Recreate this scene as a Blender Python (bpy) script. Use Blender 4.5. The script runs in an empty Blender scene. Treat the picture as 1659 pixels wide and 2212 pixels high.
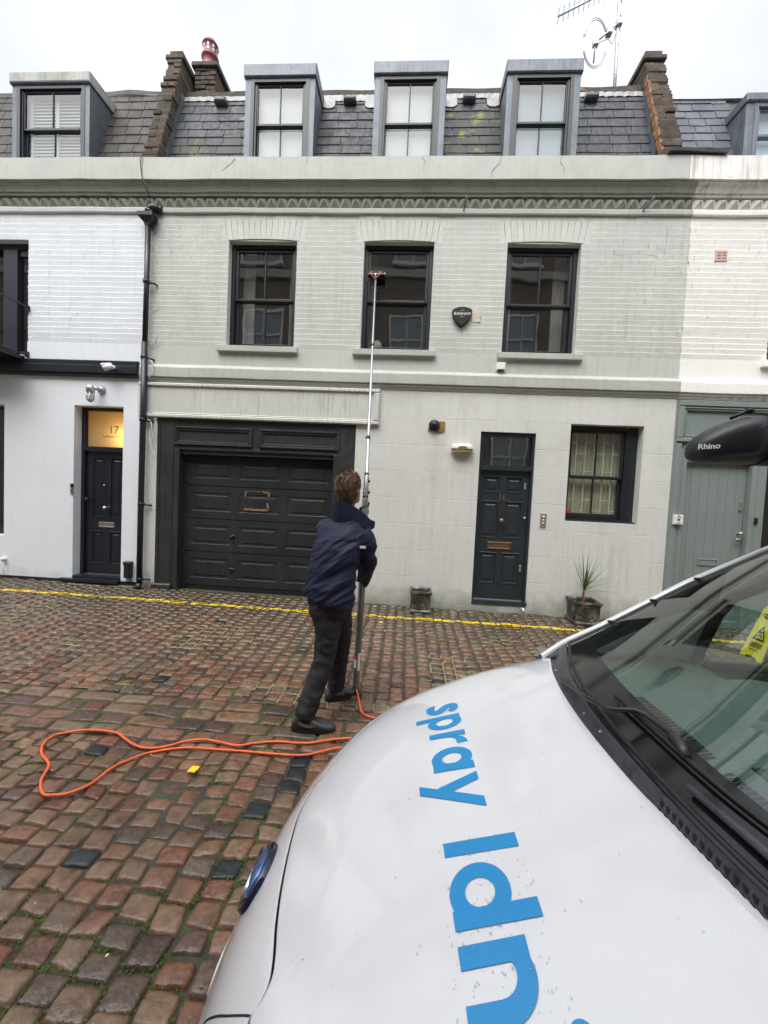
import bpy, math, random
import numpy as np
from mathutils import Vector, Matrix, noise
R = math.radians
random.seed(7); rng = np.random.default_rng(7)
sc = bpy.context.scene
COL = sc.collection

# ---------------------------------------------------------------- camera
pitch, roll, yaw = R(-2.4355), R(2.6967), R(-3.2660)
CAM = Vector((0, -5.65, 1.70))
cy_, sy_, cp_, sp_ = math.cos(yaw), math.sin(yaw), math.cos(pitch), math.sin(pitch)
fwd = Vector((sy_*cp_, cy_*cp_, sp_)); rt = Vector((cy_, -sy_, 0)); up = rt.cross(fwd)
cr_, sr_ = math.cos(roll), math.sin(roll)
rt2 = cr_*rt + sr_*up; up2 = -sr_*rt + cr_*up
cam = bpy.data.objects.new('camera', bpy.data.cameras.new('camera')); COL.objects.link(cam)
M4 = Matrix((rt2, up2, -fwd)).transposed().to_4x4(); M4.translation = CAM
cam.matrix_world = M4
cam.data.sensor_fit = 'HORIZONTAL'; cam.data.sensor_width = 36; cam.data.lens = 36*830/1659
cam.data.clip_start = .02; cam.data.clip_end = 400
sc.camera = cam

# ---------------------------------------------------------------- world, sun, exposure
SUN_EL, SUN_AZ = R(62), R(200)          # azimuth the light comes from, clockwise from +Y
w = bpy.data.worlds.new('World'); sc.world = w; w.use_nodes = True
nt = w.node_tree; bg = nt.nodes['Background']
sky = nt.nodes.new('ShaderNodeTexSky'); sky.sky_type = 'NISHITA'; sky.sun_disc = False
sky.sun_elevation = SUN_EL; sky.sun_rotation = SUN_AZ; sky.dust_density = 4; sky.air_density = 1.2; sky.ozone_density = 1
hs = nt.nodes.new('ShaderNodeHueSaturation'); hs.inputs['Saturation'].default_value = .22
nt.links.new(sky.outputs[0], hs.inputs['Color'])
# overcast sky: evened out by cloud and brighter towards the zenith
gtc = nt.nodes.new('ShaderNodeTexCoord'); gsp = nt.nodes.new('ShaderNodeSeparateXYZ'); nt.links.new(gtc.outputs['Generated'], gsp.inputs[0])
gmr = nt.nodes.new('ShaderNodeMapRange'); gmr.inputs[1].default_value = 0; gmr.inputs[2].default_value = 1; gmr.inputs[3].default_value = .85; gmr.inputs[4].default_value = 2.0; nt.links.new(gsp.outputs[2], gmr.inputs[0])
gvm = nt.nodes.new('ShaderNodeVectorMath'); gvm.operation = 'SCALE'; nt.links.new(hs.outputs[0], gvm.inputs[0]); gno = nt.nodes.new('ShaderNodeTexNoise'); gno.inputs['Scale'].default_value = 1.6; gno.inputs['Detail'].default_value = 4; nt.links.new(gtc.outputs['Generated'], gno.inputs['Vector'])
gm2 = nt.nodes.new('ShaderNodeMapRange'); gm2.inputs[1].default_value = .35; gm2.inputs[2].default_value = .65; gm2.inputs[3].default_value = .74; gm2.inputs[4].default_value = 1.18; nt.links.new(gno.outputs[0], gm2.inputs[0])
gmm = nt.nodes.new('ShaderNodeMath'); gmm.operation = 'MULTIPLY'; nt.links.new(gmr.outputs[0], gmm.inputs[0]); nt.links.new(gm2.outputs[0], gmm.inputs[1]); nt.links.new(gmm.outputs[0], gvm.inputs['Scale']); nt.links.new(gvm.outputs[0], bg.inputs[0])
bg.inputs[1].default_value = .15
sun = bpy.data.objects.new('sun', bpy.data.lights.new('sun', 'SUN')); COL.objects.link(sun)
sun.data.energy = 1.0; sun.data.angle = R(75); sun.data.color = (1, .97, .93)
d = Vector((math.sin(SUN_AZ)*math.cos(SUN_EL), math.cos(SUN_AZ)*math.cos(SUN_EL), math.sin(SUN_EL)))
sun.rotation_euler = d.to_track_quat('Z', 'Y').to_euler()
sc.view_settings.view_transform = 'Standard'; sc.view_settings.look = 'None'
sc.view_settings.exposure = .70; sc.view_settings.gamma = 1
sc.render.engine = 'CYCLES'
sc.cycles.max_bounces = 8; sc.cycles.transparent_max_bounces = 16

# ---------------------------------------------------------------- materials
MATS = {}
def srgb(r, g, b):
    f = lambda c: c/12.92 if c <= .04045 else ((c+.055)/1.055)**2.4
    return (f(r/255), f(g/255), f(b/255))
def M(name, col, rough=.6, metal=0, spec=.5, var=.12, vscale=3., fine=.06, streak=0., scol=None, sscale=9.,
      patch=0., pcol=None, pscale=1.5, pth=.55, bump=0., bscale=60., bdist=.003, island=0., ihue=0., coat=0., roughvar=0.,
      zdirt=None, trans=0., emit=None, estr=0., alpha=None):
    m = bpy.data.materials.new(name); m.use_nodes = True; n = m.node_tree.nodes; l = m.node_tree.links
    p = n['Principled BSDF']; p.inputs['Roughness'].default_value = rough; p.inputs['Metallic'].default_value = metal
    p.inputs['Specular IOR Level'].default_value = spec; p.inputs['Coat Weight'].default_value = coat
    p.inputs['Coat Roughness'].default_value = .06; p.inputs['Transmission Weight'].default_value = trans
    if emit: p.inputs['Emission Color'].default_value = (*emit, 1); p.inputs['Emission Strength'].default_value = estr
    tc = n.new('ShaderNodeTexCoord')
    def nz(scale, detail=4, vec=None, rough_=.55):
        t = n.new('ShaderNodeTexNoise'); t.inputs['Scale'].default_value = scale; t.inputs['Detail'].default_value = detail
        t.inputs['Roughness'].default_value = rough_; l.new(vec or tc.outputs['Object'], t.inputs['Vector']); return t.outputs['Fac']
    def mr(x, a, b, c, d_):
        t = n.new('ShaderNodeMapRange'); t.inputs[1].default_value = a; t.inputs[2].default_value = b
        t.inputs[3].default_value = c; t.inputs[4].default_value = d_; l.new(x, t.inputs[0]); return t.outputs[0]
    def mix(fac, a, b, mode='MIX'):
        t = n.new('ShaderNodeMix'); t.data_type = 'RGBA'; t.blend_type = mode
        if isinstance(fac, float): t.inputs[0].default_value = fac
        else: l.new(fac, t.inputs[0])
        for v, s in ((a, t.inputs[6]), (b, t.inputs[7])):
            if isinstance(v, tuple): s.default_value = (*v, 1)
            else: l.new(v, s)
        return t.outputs[2]
    def mul(col_, fac):
        t = n.new('ShaderNodeVectorMath'); t.operation = 'SCALE'; l.new(col_, t.inputs[0]); l.new(fac, t.inputs['Scale']); return t.outputs[0]
    c = n.new('ShaderNodeRGB'); c.outputs[0].default_value = (*col, 1); c = c.outputs[0]
    if island:
        g = n.new('ShaderNodeNewGeometry'); ri = g.outputs['Random Per Island']
        c = mul(c, mr(ri, 0, 1, 1-island, 1+island))
        if ihue:
            wn = n.new('ShaderNodeTexWhiteNoise'); wn.noise_dimensions = '1D'; l.new(ri, wn.inputs['W'])
            h = n.new('ShaderNodeHueSaturation'); l.new(c, h.inputs['Color'])
            l.new(mr(wn.outputs['Value'], 0, 1, .5-ihue*.12, .5+ihue*.12), h.inputs['Hue'])
            l.new(mr(wn.outputs['Value'], 0, 1, 1+ihue, 1-ihue), h.inputs['Saturation']); c = h.outputs[0]
    if var: c = mul(c, mr(nz(vscale), .3, .7, 1-var, 1+var))
    if fine: c = mul(c, mr(nz(vscale*18, 3), .3, .7, 1-fine, 1+fine))
    if streak:
        mp = n.new('ShaderNodeMapping'); mp.inputs['Scale'].default_value = (sscale, sscale, sscale*.06); l.new(tc.outputs['Object'], mp.inputs[0])
        s1 = nz(1.6, 5, mp.outputs[0], .65); s2 = nz(.7, 2)
        mm = n.new('ShaderNodeMath'); mm.operation = 'MULTIPLY'; l.new(mr(s1, .48, .75, 0, 1), mm.inputs[0]); l.new(mr(s2, .38, .62, .25, 1), mm.inputs[1])
        mm2 = n.new('ShaderNodeMath'); mm2.operation = 'MULTIPLY'; l.new(mm.outputs[0], mm2.inputs[0]); mm2.inputs[1].default_value = streak; mm2.use_clamp = True
        c = mix(mm2.outputs[0], c, scol or tuple(x*.4 for x in col))
    if patch:
        c = mix(mr(nz(pscale, 6, rough_=.65), pth, pth+.12, 0, patch), c, pcol)
    if zdirt:                      # dirt splashed up from the ground: (z0, z1, colour, amount)
        sp = n.new('ShaderNodeSeparateXYZ'); l.new(tc.outputs['Object'], sp.inputs[0])
        a = n.new('ShaderNodeMath'); a.operation = 'ADD'; l.new(sp.outputs[2], a.inputs[0]); l.new(mr(nz(5, 5), .3, .7, -.12, .12), a.inputs[1])
        c = mix(mr(a.outputs[0], zdirt[1], zdirt[0], 0, zdirt[3]), c, zdirt[2])
    l.new(c, p.inputs['Base Color'])
    if roughvar: l.new(mr(nz(vscale*3, 3), .35, .65, max(rough-roughvar, .03), rough+roughvar), p.inputs['Roughness'])
    if bump:
        b = n.new('ShaderNodeBump'); b.inputs['Strength'].default_value = bump; b.inputs['Distance'].default_value = bdist
        l.new(nz(bscale, 5), b.inputs['Height']); l.new(b.outputs[0], p.inputs['Normal'])
    MATS[name] = m; return m
def glass(name, tint=(1, 1, 1), ior=1.5, wob=0., gain=1.0, rough=.0):
    m = bpy.data.materials.new(name); m.use_nodes = True; n = m.node_tree.nodes; l = m.node_tree.links; n.clear()
    o = n.new('ShaderNodeOutputMaterial'); mx = n.new('ShaderNodeMixShader'); tr = n.new('ShaderNodeBsdfTransparent'); gl = n.new('ShaderNodeBsdfGlossy')
    tr.inputs[0].default_value = (*tint, 1); gl.inputs['Roughness'].default_value = rough; gl.inputs[0].default_value = (gain, gain, gain, 1)
    gm_ = n.new('ShaderNodeNewGeometry'); dt = n.new('ShaderNodeVectorMath'); dt.operation = 'DOT_PRODUCT'; l.new(gm_.outputs['Incoming'], dt.inputs[1])
    def mt_(op, a_, b_):
        q = n.new('ShaderNodeMath'); q.operation = op
        for v_, i_ in ((a_, 0), (b_, 1)):
            if v_ is None: continue
            if isinstance(v_, (int, float)): q.inputs[i_].default_value = v_
            else: l.new(v_, q.inputs[i_])
        return q.outputs[0]
    f0 = ((ior-1)/(ior+1))**2*(4.6 if wob > .1 else (3.4 if ior < 1.45 else 2))
    nrm_out = gm_.outputs['Normal']
    if wob:
        b = n.new('ShaderNodeBump'); b.inputs['Strength'].default_value = wob; b.inputs['Distance'].default_value = .02
        t = n.new('ShaderNodeTexNoise'); t.inputs['Scale'].default_value = 2.2; t.inputs['Detail'].default_value = 1
        tc = n.new('ShaderNodeTexCoord'); l.new(tc.outputs['Object'], t.inputs[0]); l.new(t.outputs[0], b.inputs['Height'])
        l.new(b.outputs[0], gl.inputs['Normal']); nrm_out = b.outputs[0]
    l.new(nrm_out, dt.inputs[0])
    c5 = mt_('POWER', mt_('SUBTRACT', 1., mt_('ABSOLUTE', dt.outputs['Value'], None)), 5.)
    l.new(mt_('MULTIPLY_ADD', c5, 1-f0), mx.inputs[0]); mx.inputs[0].links[0].from_node.inputs[2].default_value = f0
    l.new(tr.outputs[0], mx.inputs[1]); l.new(gl.outputs[0], mx.inputs[2]); l.new(mx.outputs[0], o.inputs[0])
    return m

DIRT = (.07, .075, .05)
m_greywall = M('grey_green_render', srgb(192, 196, 190), .72, var=.05, vscale=.9, fine=.03, streak=.34, scol=srgb(138, 140, 128), sscale=9, patch=.25, pcol=srgb(168, 170, 158), pscale=1.1, pth=.52, bump=.35, bscale=30, zdirt=(.05, .38, srgb(112, 116, 92), .6))
m_greybrick = M('grey_green_painted_brick', srgb(206, 209, 203), .7, var=.05, vscale=1.2, fine=.035, streak=.3, scol=srgb(142, 145, 133), sscale=8, bump=.5, bscale=45, island=.03)
m_stone = M('grey_green_painted_stone', srgb(180, 184, 177), .72, var=.07, vscale=1.3, fine=.04, streak=.28, scol=srgb(122, 124, 112), sscale=9, patch=.3, pcol=srgb(158, 160, 146), pscale=2.4, pth=.55, bump=.45, bscale=28)
m_cornice = M('grey_painted_cornice', srgb(158, 161, 151), .75, var=.1, vscale=2.3, fine=.05, streak=.35, scol=srgb(88, 89, 80), sscale=7, patch=.45, pcol=srgb(104, 104, 96), pscale=7, pth=.55, bump=.5, bscale=35)
m_whitewall = M('bluish_white_render', srgb(228, 234, 240), .7, var=.035, vscale=.9, fine=.02, streak=.12, scol=srgb(170, 178, 180), sscale=6, bump=.3, bscale=28, zdirt=(.12, .32, srgb(150, 156, 150), .3))
m_whitebrick = M('white_painted_brick', srgb(232, 237, 242), .68, var=.035, vscale=1.2, fine=.025, streak=.1, scol=srgb(175, 182, 184), bump=.5, bscale=45, island=.02)
m_cream = M('cream_white_painted_brick', srgb(240, 239, 235), .7, var=.04, vscale=1.2, fine=.03, streak=.16, scol=srgb(185, 182, 170), bump=.5, bscale=45, island=.02)
m_creamdirty = M('dirty_cream_stone', srgb(228, 226, 220), .75, var=.09, vscale=2, fine=.05, streak=.75, scol=(.08, .075, .065), sscale=8, patch=.5, pcol=(.16, .15, .13), pscale=4, pth=.58, bump=.6, bscale=30)
m_black = M('black_paint', (.012, .014, .017), .38, var=.2, bump=.2, bscale=20)
m_navyblack = M('blue_black_paint', (.014, .017, .028), .34, var=.2, vscale=4)
m_frame = M('dark_green_black_window_paint', (.015, .02, .023), .36, var=.2, vscale=6)
m_door = M('dark_blue_green_door_paint', (.022, .030, .036), .35, var=.15, vscale=5, streak=.2, scol=(.05, .06, .062))
m_garage = M('weathered_dark_green_garage_paint', (.026, .031, .032), .42, var=.2, vscale=3, streak=.7, scol=(.06, .07, .07), sscale=14, bump=.2, bscale=25, roughvar=.1)
m_garagedoor = M('dark_green_garage_door_steel', (.021, .025, .026), .55, spec=.3, var=.22, vscale=2.2, streak=.4, scol=(.05, .06, .058), sscale=7, roughvar=.1)
m_shop = M('sage_grey_paint', srgb(128, 139, 136), .5, var=.05, vscale=2, streak=.18, scol=srgb(98, 108, 104), sscale=12)
m_slate = M('blue_grey_slate', (.052, .056, .067), .6, spec=.22, var=.25, vscale=5, fine=.15, island=.2, ihue=.1, streak=.7, scol=(.10, .105, .10), sscale=10, bump=.6, bscale=35, patch=.8, pcol=(.032, .036, .030), pscale=2, pth=.56, roughvar=.12)
m_slatemoss = M('slate_with_lichen', (.052, .056, .055), .6, spec=.2, var=.2, vscale=5, fine=.15, patch=.75, pcol=srgb(132, 142, 44), pscale=3.6, pth=.555, streak=.3, bump=.5, bscale=35)
m_slateL = M('brown_grey_clay_slate', (.075, .070, .067), .7, spec=.2, var=.25, vscale=5, fine=.15, island=.25, ihue=.25, patch=.7, pcol=(.07, .066, .055), pscale=3, pth=.52, bump=.6, bscale=35)
m_slateR = M('pale_blue_grey_slate', (.10, .11, .13), .6, spec=.3, var=.2, vscale=4, fine=.12, island=.22, patch=.7, pcol=(.09, .10, .07), pscale=1.6, pth=.56, bump=.5, bscale=35)
m_lead = M('weathered_lead', (.12, .14, .165), .48, metal=.25, var=.3, vscale=3, fine=.1, streak=.8, scol=(.24, .26, .28), sscale=12, patch=.6, pcol=(.06, .075, .09), pscale=3, bump=.35, bscale=12)
m_leadlight = M('pale_lead_flashing', (.25, .26, .26), .55, var=.3, vscale=7, fine=.12, patch=.6, pcol=(.38, .36, .29), pscale=8, bump=.5, bscale=25)
m_oldbrick = M('sooty_stock_brick', (.075, .058, .045), .85, var=.35, vscale=7, fine=.25, island=.35, ihue=.3, patch=.55, pcol=(.2, .125, .055), pscale=6, pth=.56, bump=1, bscale=35, bdist=.006)
m_orange = M('crumbling_orange_mortar', (.20, .10, .045), .9, var=.4, vscale=12, fine=.3, bump=1, bscale=25, bdist=.01)
m_pot = M('red_clay_pot', (.20, .032, .03), .5, var=.2, vscale=8, streak=.4, scol=(.1, .03, .03))
m_steel = M('galvanised_steel', (.50, .49, .54), .45, metal=.7, var=.15)
m_ropewhite = M('white_cable', (.7, .7, .68), .5, var=.1)
m_brass = M('brass', (.30, .19, .12), .38, metal=.85, var=.2, vscale=20)
m_chrome = M('chrome', (.75, .75, .76), .15, metal=1, var=.05)
m_satin = M('satin_steel', (.5, .47, .43), .35, metal=.8, var=.1)
m_white = M('white_plastic', (.78, .78, .76), .4, var=.04)
m_creamplastic = M('cream_plastic', (.72, .7, .55), .3, var=.05)
m_diffuser = M('yellowed_diffuser', (.42, .36, .2), .3, var=.12, vscale=10)
m_bplastic = M('black_plastic', (.014, .015, .018), .38, var=.2, vscale=10)
m_brown = M('brown_board', (.26, .15, .05), .8, var=.2, vscale=12)
m_curtain = M('cream_blind', srgb(190, 184, 158), .9, var=.06, vscale=3, streak=.25, scol=srgb(150, 146, 122), sscale=4)
m_whiteblind = M('white_blind', (.40, .43, .42), .8, var=.05)
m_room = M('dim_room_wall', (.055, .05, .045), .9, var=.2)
m_shutter = M('white_shutter_paint', (.22, .24, .26), .6, var=.05)
m_grille = M('white_security_bars', (.68, .76, .68), .45, var=.05)
m_lettering = M('white_lettering', (.82, .82, .8), .5, var=0)
m_darklettering = M('grey_lettering', (.14, .14, .12), .6, var=0)
m_red = M('red_sticker', (.55, .05, .04), .5, var=.1)
m_tape = M('torn_brown_tape', (.22, .135, .075), .7, var=.3, vscale=25)
m_planter = M('weathered_lead_planter', (.055, .05, .045), .5, metal=.2, var=.35, vscale=7, fine=.2, patch=.9, pcol=(.25, .245, .23), pscale=7, pth=.53, bump=.7, bscale=18, streak=.4, scol=(.3, .29, .27), sscale=12)
m_soil = M('damp_soil', (.018, .014, .01), .95, var=.3, vscale=30, bump=1, bscale=80)
m_leaf = M('palm_leaf_green', (.055, .11, .02), .42, var=.35, vscale=6)
m_leafyellow = M('yellowing_leaf', (.3, .34, .06), .5, var=.25, vscale=6)
m_stem = M('palm_stem', (.2, .08, .045), .8, var=.3, vscale=30)
g_win = glass('old_window_glass', (.86, .9, .88), 1.5, .12)
g_dorm = glass('dormer_glass', (.9, .94, .94), 1.5, 0)
g_van = glass('green_tinted_windscreen', (.64, .80, .73), 1.42)
g_side = glass('tinted_side_glass', (.80, .88, .86), 1.4)

# ---------------------------------------------------------------- mesh helpers
ORG = {}
def thing(name, label, cat, loc=(0, 0, 0), group=None, kind=None):
    o = bpy.data.objects.new(name, None); COL.objects.link(o); o.location = loc; o.empty_display_size = .1
    o['label'] = label; o['category'] = cat
    if group: o['group'] = group
    if kind: o['kind'] = kind
    ORG[o.name] = Vector(loc); return o
class MB:
    def __init__(s): s.v = []; s.f = []
    def add(s, vs, fs):
        n = len(s.v); s.v += [tuple(v) for v in vs]; s.f += [tuple(i+n for i in f) for f in fs]; return s
    def box(s, x0, x1, y0, y1, z0, z1):
        vs = [(x, y, z) for z in (z0, z1) for y in (y0, y1) for x in (x0, x1)]
        return s.add(vs, [(0, 2, 3, 1), (4, 5, 7, 6), (0, 1, 5, 4), (2, 6, 7, 3), (0, 4, 6, 2), (1, 3, 7, 5)])
    def bbox(s, x0, x1, y0, y1, z0, z1, b=.004):
        """box facing -Y with its four front edges chamfered"""
        vs = [(x0, y1, z0), (x1, y1, z0), (x1, y1, z1), (x0, y1, z1), (x0, y0+b, z0), (x1, y0+b, z0), (x1, y0+b, z1), (x0, y0+b, z1),
              (x0+b, y0, z0+b), (x1-b, y0, z0+b), (x1-b, y0, z1-b), (x0+b, y0, z1-b)]
        fs = [(8, 9, 10, 11)]
        for i in range(4):
            j = (i+1) % 4; fs += [(4+i, 4+j, 8+j, 8+i), (i, j, 4+j, 4+i)]
        fs.append((3, 2, 1, 0)); return s.add(vs, fs)
    def tube(s, pts, r, n=10, cap=True):
        pts = [Vector(p) for p in pts]; rs = r if hasattr(r, '__len__') else [r]*len(pts)
        vs = []; fs = []; prev = None
        for i, p in enumerate(pts):
            t = (pts[min(i+1, len(pts)-1)]-pts[max(i-1, 0)])
            if t.length < 1e-9: t = Vector((0, 0, 1))
            t.normalize()
            if prev is None:
                a = Vector((0, 0, 1)) if abs(t.z) < .9 else Vector((1, 0, 0)); u = t.cross(a).normalized()
            else: u = (prev-t*prev.dot(t)).normalized()
            prev = u; v_ = t.cross(u)
            for k in range(n):
                an = 2*math.pi*k/n; vs.append(p+(u*math.cos(an)+v_*math.sin(an))*rs[i])
        for i in range(len(pts)-1):
            for k in range(n):
                a = i*n+k; b = i*n+(k+1) % n; fs.append((a, b, b+n, a+n))
        if cap: fs.append(tuple(range(n))[::-1]); fs.append(tuple(range((len(pts)-1)*n, len(pts)*n)))
        return s.add(vs, fs)
    def loft(s, rings, cap=True, closed=True):
        n = len(rings[0]); vs = [p for r_ in rings for p in r_]; fs = []
        for i in range(len(rings)-1):
            for k in range(n if closed else n-1):
                a = i*n+k; b = i*n+(k+1) % n; fs.append((a, b, b+n, a+n))
        if cap and closed: fs.append(tuple(range(n))[::-1]); fs.append(tuple(range((len(rings)-1)*n, len(rings)*n)))
        return s.add(vs, fs)
    def lathe(s, prof, c, n=20, axis='Z'):
        rings = []
        for r_, h in prof:
            ring = []
            for k in range(n):
                a = 2*math.pi*k/n; x, y = r_*math.cos(a), r_*math.sin(a)
                if axis == 'Z': ring.append((c[0]+x, c[1]+y, c[2]+h))
                elif axis == 'Y': ring.append((c[0]+x, c[1]-h, c[2]+y))
                else: ring.append((c[0]+h, c[1]+x, c[2]+y))
            rings.append(ring)
        return s.loft(rings)
    def grid(s, P):
        """P[i][j] points"""
        ni, nj = len(P), len(P[0]); fs = [(i*nj+j, i*nj+j+1, (i+1)*nj+j+1, (i+1)*nj+j) for i in range(ni-1) for j in range(nj-1)]
        return s.add([p for r_ in P for p in r_], fs)
    def prof(s, pts, x0, x1, nx=1, wav=0.):
        """extrude a (y,z) outline along x"""
        xs = np.linspace(x0, x1, nx+1); rings = []
        for x in xs:
            dz = noise.noise(Vector((x*1.3, 7.1, 0)))*wav; dy = noise.noise(Vector((x*1.7, 2.1, 0)))*wav
            rings.append([(x, y+dy, z+dz) for y, z in pts])
        return s.loft(rings)
def mesh_obj(name, me, mat, parent=None, smooth=False):
    o = bpy.data.objects.new(name, me); COL.objects.link(o)
    if mat is not None: me.materials.append(mat)
    if smooth: me.polygons.foreach_set('use_smooth', [True]*len(me.polygons))
    if parent is not None: o.parent = parent; ORG[o.name] = ORG[parent.name].copy() if False else Vector((0, 0, 0))
    return o
def root_org(o):
    v = Vector((0, 0, 0))
    while o is not None: v += o.location; o = o.parent
    return v
def build(name, mb, mat, parent=None, smooth=False, label=None, cat=None, group=None, kind=None, origin=None, autosmooth=None):
    o0 = root_org(parent) if parent is not None else Vector(origin or (0, 0, 0))
    me = bpy.data.meshes.new(name)
    V = np.array(mb.v, dtype=float)-np.array(o0)
    me.from_pydata(V.tolist(), [], mb.f); me.validate(); me.update()
    o = mesh_obj(name, me, mat, parent, smooth)
    if parent is None: o.location = o0
    if label: o['label'] = label
    if cat: o['category'] = cat
    if group: o['group'] = group
    if kind: o['kind'] = kind
    if autosmooth is not None:
        me.polygons.foreach_set('use_smooth', [True]*len(me.polygons))
        me.set_sharp_from_angle(angle=R(autosmooth))
    return o
def text(name, s, size, loc, mat, parent=None, rot=(math.pi/2, 0, 0), ext=.001, align='CENTER', sx=1., shear=0, bold=0., spacing=1.):
    cu = bpy.data.curves.new(name, 'FONT'); cu.body = s; cu.size = size; cu.extrude = ext; cu.align_x = align; cu.align_y = 'CENTER'; cu.shear = shear
    cu.offset = bold; cu.space_character = spacing
    t = bpy.data.objects.new(name, cu); COL.objects.link(t)
    dg = bpy.context.evaluated_depsgraph_get(); dg.update(); me = bpy.data.meshes.new_from_object(t.evaluated_get(dg))
    bpy.data.objects.remove(t); me.transform(Matrix.Diagonal((sx, 1, 1, 1)))
    me.transform(Matrix.Translation(Vector(loc)) @ (rot if isinstance(rot, Matrix) else __import__('mathutils').Euler(rot).to_matrix().to_4x4()))
    me.transform(Matrix.Translation(-(root_org(parent) if parent else Vector((0, 0, 0)))))
    return mesh_obj(name, me, mat, parent)
def bspline(pts, per=8):
    pts = [Vector(p) for p in pts]; P = [pts[0]]+pts+[pts[-1]]; out = []
    for i in range(1, len(P)-2):
        p0, p1, p2, p3 = P[i-1], P[i], P[i+1], P[i+2]
        for k in range(per):
            t = k/per; out.append(.5*((2*p1)+(p2-p0)*t+(2*p0-5*p1+4*p2-p3)*t*t+(3*p1-p0-3*p2+p3)*t**3))
    out.append(pts[-1]); return out
def voxel(mb, size, smooth_it=6, disp=None):
    """join overlapping closed pieces into one continuous skin"""
    me = bpy.data.meshes.new('tmp'); me.from_pydata([tuple(v) for v in mb.v], [], mb.f); me.update()
    import bmesh
    bm = bmesh.new(); bm.from_mesh(me); bmesh.ops.recalc_face_normals(bm, faces=bm.faces); bm.to_mesh(me); bm.free()
    o = bpy.data.objects.new('tmp', me); COL.objects.link(o)
    r_ = o.modifiers.new('r', 'REMESH'); r_.mode = 'VOXEL'; r_.voxel_size = size; r_.adaptivity = 0
    if smooth_it: s_ = o.modifiers.new('s', 'SMOOTH'); s_.iterations = smooth_it; s_.factor = .5
    dg = bpy.context.evaluated_depsgraph_get(); dg.update()
    m2 = bpy.data.meshes.new_from_object(o.evaluated_get(dg)); bpy.data.objects.remove(o)
    if disp:
        nr = [v.normal.copy() for v in m2.vertices]
        for v, n_ in zip(m2.vertices, nr): v.co = v.co + n_*disp(v.co, n_)
        m2.update()
    return m2
def skinobj(name, me, mat, parent, **kw):
    me.transform(Matrix.Translation(-root_org(parent))); me.materials.clear()
    return mesh_obj(name, me, mat, parent, True)

# ================================================================ GROUND
def gz(x, y):
    if y > -2.95: return (.095-.007*x)*max(0., min(1., (y+2.95)/2.95))
    return .028*(-2.95-y)
mb = MB(); xs = np.concatenate([[-60, -14], np.linspace(-9.5, 8.5, 37), [14, 60]]); ys = np.concatenate([[-40, -12], np.linspace(-7.6, .4, 33), [20]])
mb.grid([[(x, y, gz(x, min(max(y, -7.6), 0))-.016) for y in ys] for x in xs])
m_ground = M('mossy_joint_soil', (.052, .048, .034), .7, var=.35, vscale=6, fine=.3, patch=1, pcol=(.055, .085, .015), pscale=2.2, pth=.50, bump=1, bscale=60, bdist=.01, streak=0)
build('ground', mb, m_ground, kind='structure', smooth=True)
sett_col = (.172, .100, .061)
m_sett = M('wet_brown_granite_setts', sett_col, .25, spec=.5, var=.14, vscale=1.0, fine=.35, island=.24, ihue=.10, patch=.55, pcol=(.19, .165, .115), pscale=1.1, pth=.52, bump=.9, bscale=42, bdist=.006, roughvar=.14)
m_settred = M('wet_red_granite_setts', (.165, .080, .050), .28, spec=.5, var=.16, vscale=2, fine=.35, island=.32, ihue=.08, bump=.9, bscale=42, bdist=.006, roughvar=.14)
m_settdark = M('black_basalt_setts', (.018, .022, .026), .38, var=.2, vscale=8, fine=.25, island=.3, bump=.8, bscale=45, bdist=.005)
def wet_film(m, col, amt):
    n, l = m.node_tree.nodes, m.node_tree.links; p = n['Principled BSDF']; src = p.inputs['Base Color'].links[0].from_socket
    tc = n.new('ShaderNodeTexCoord'); sp = n.new('ShaderNodeSeparateXYZ'); l.new(tc.outputs['Object'], sp.inputs[0])
    no = n.new('ShaderNodeTexNoise'); no.inputs['Scale'].default_value = 1.1; no.inputs['Detail'].default_value = 5; l.new(tc.outputs['Object'], no.inputs['Vector'])
    a = n.new('ShaderNodeMath'); a.operation = 'MULTIPLY_ADD'; a.inputs[1].default_value = 3.2; l.new(no.outputs[0], a.inputs[0]); l.new(sp.outputs[1], a.inputs[2])
    mr = n.new('ShaderNodeMapRange'); mr.inputs[1].default_value = -.9; mr.inputs[2].default_value = 1.5; mr.inputs[3].default_value = 0; mr.inputs[4].default_value = amt; l.new(a.outputs[0], mr.inputs[0])
    mx = n.new('ShaderNodeMix'); mx.data_type = 'RGBA'; l.new(mr.outputs[0], mx.inputs[0]); l.new(src, mx.inputs[6]); mx.inputs[7].default_value = (*col, 1); l.new(mx.outputs[2], p.inputs['Base Color'])
SETTS = []                                     # (x0,x1,y0,y1,z,tx,ty,dome)
darks = [(-.62, -3.37), (-.53, -3.43), (-.53, -3.50), (-.53, -3.60), (-2.21, -1.11), (-1.94, -3.39), (-.74, -3.70), (-.66, -4.07)]
grid_idx = {}
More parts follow.
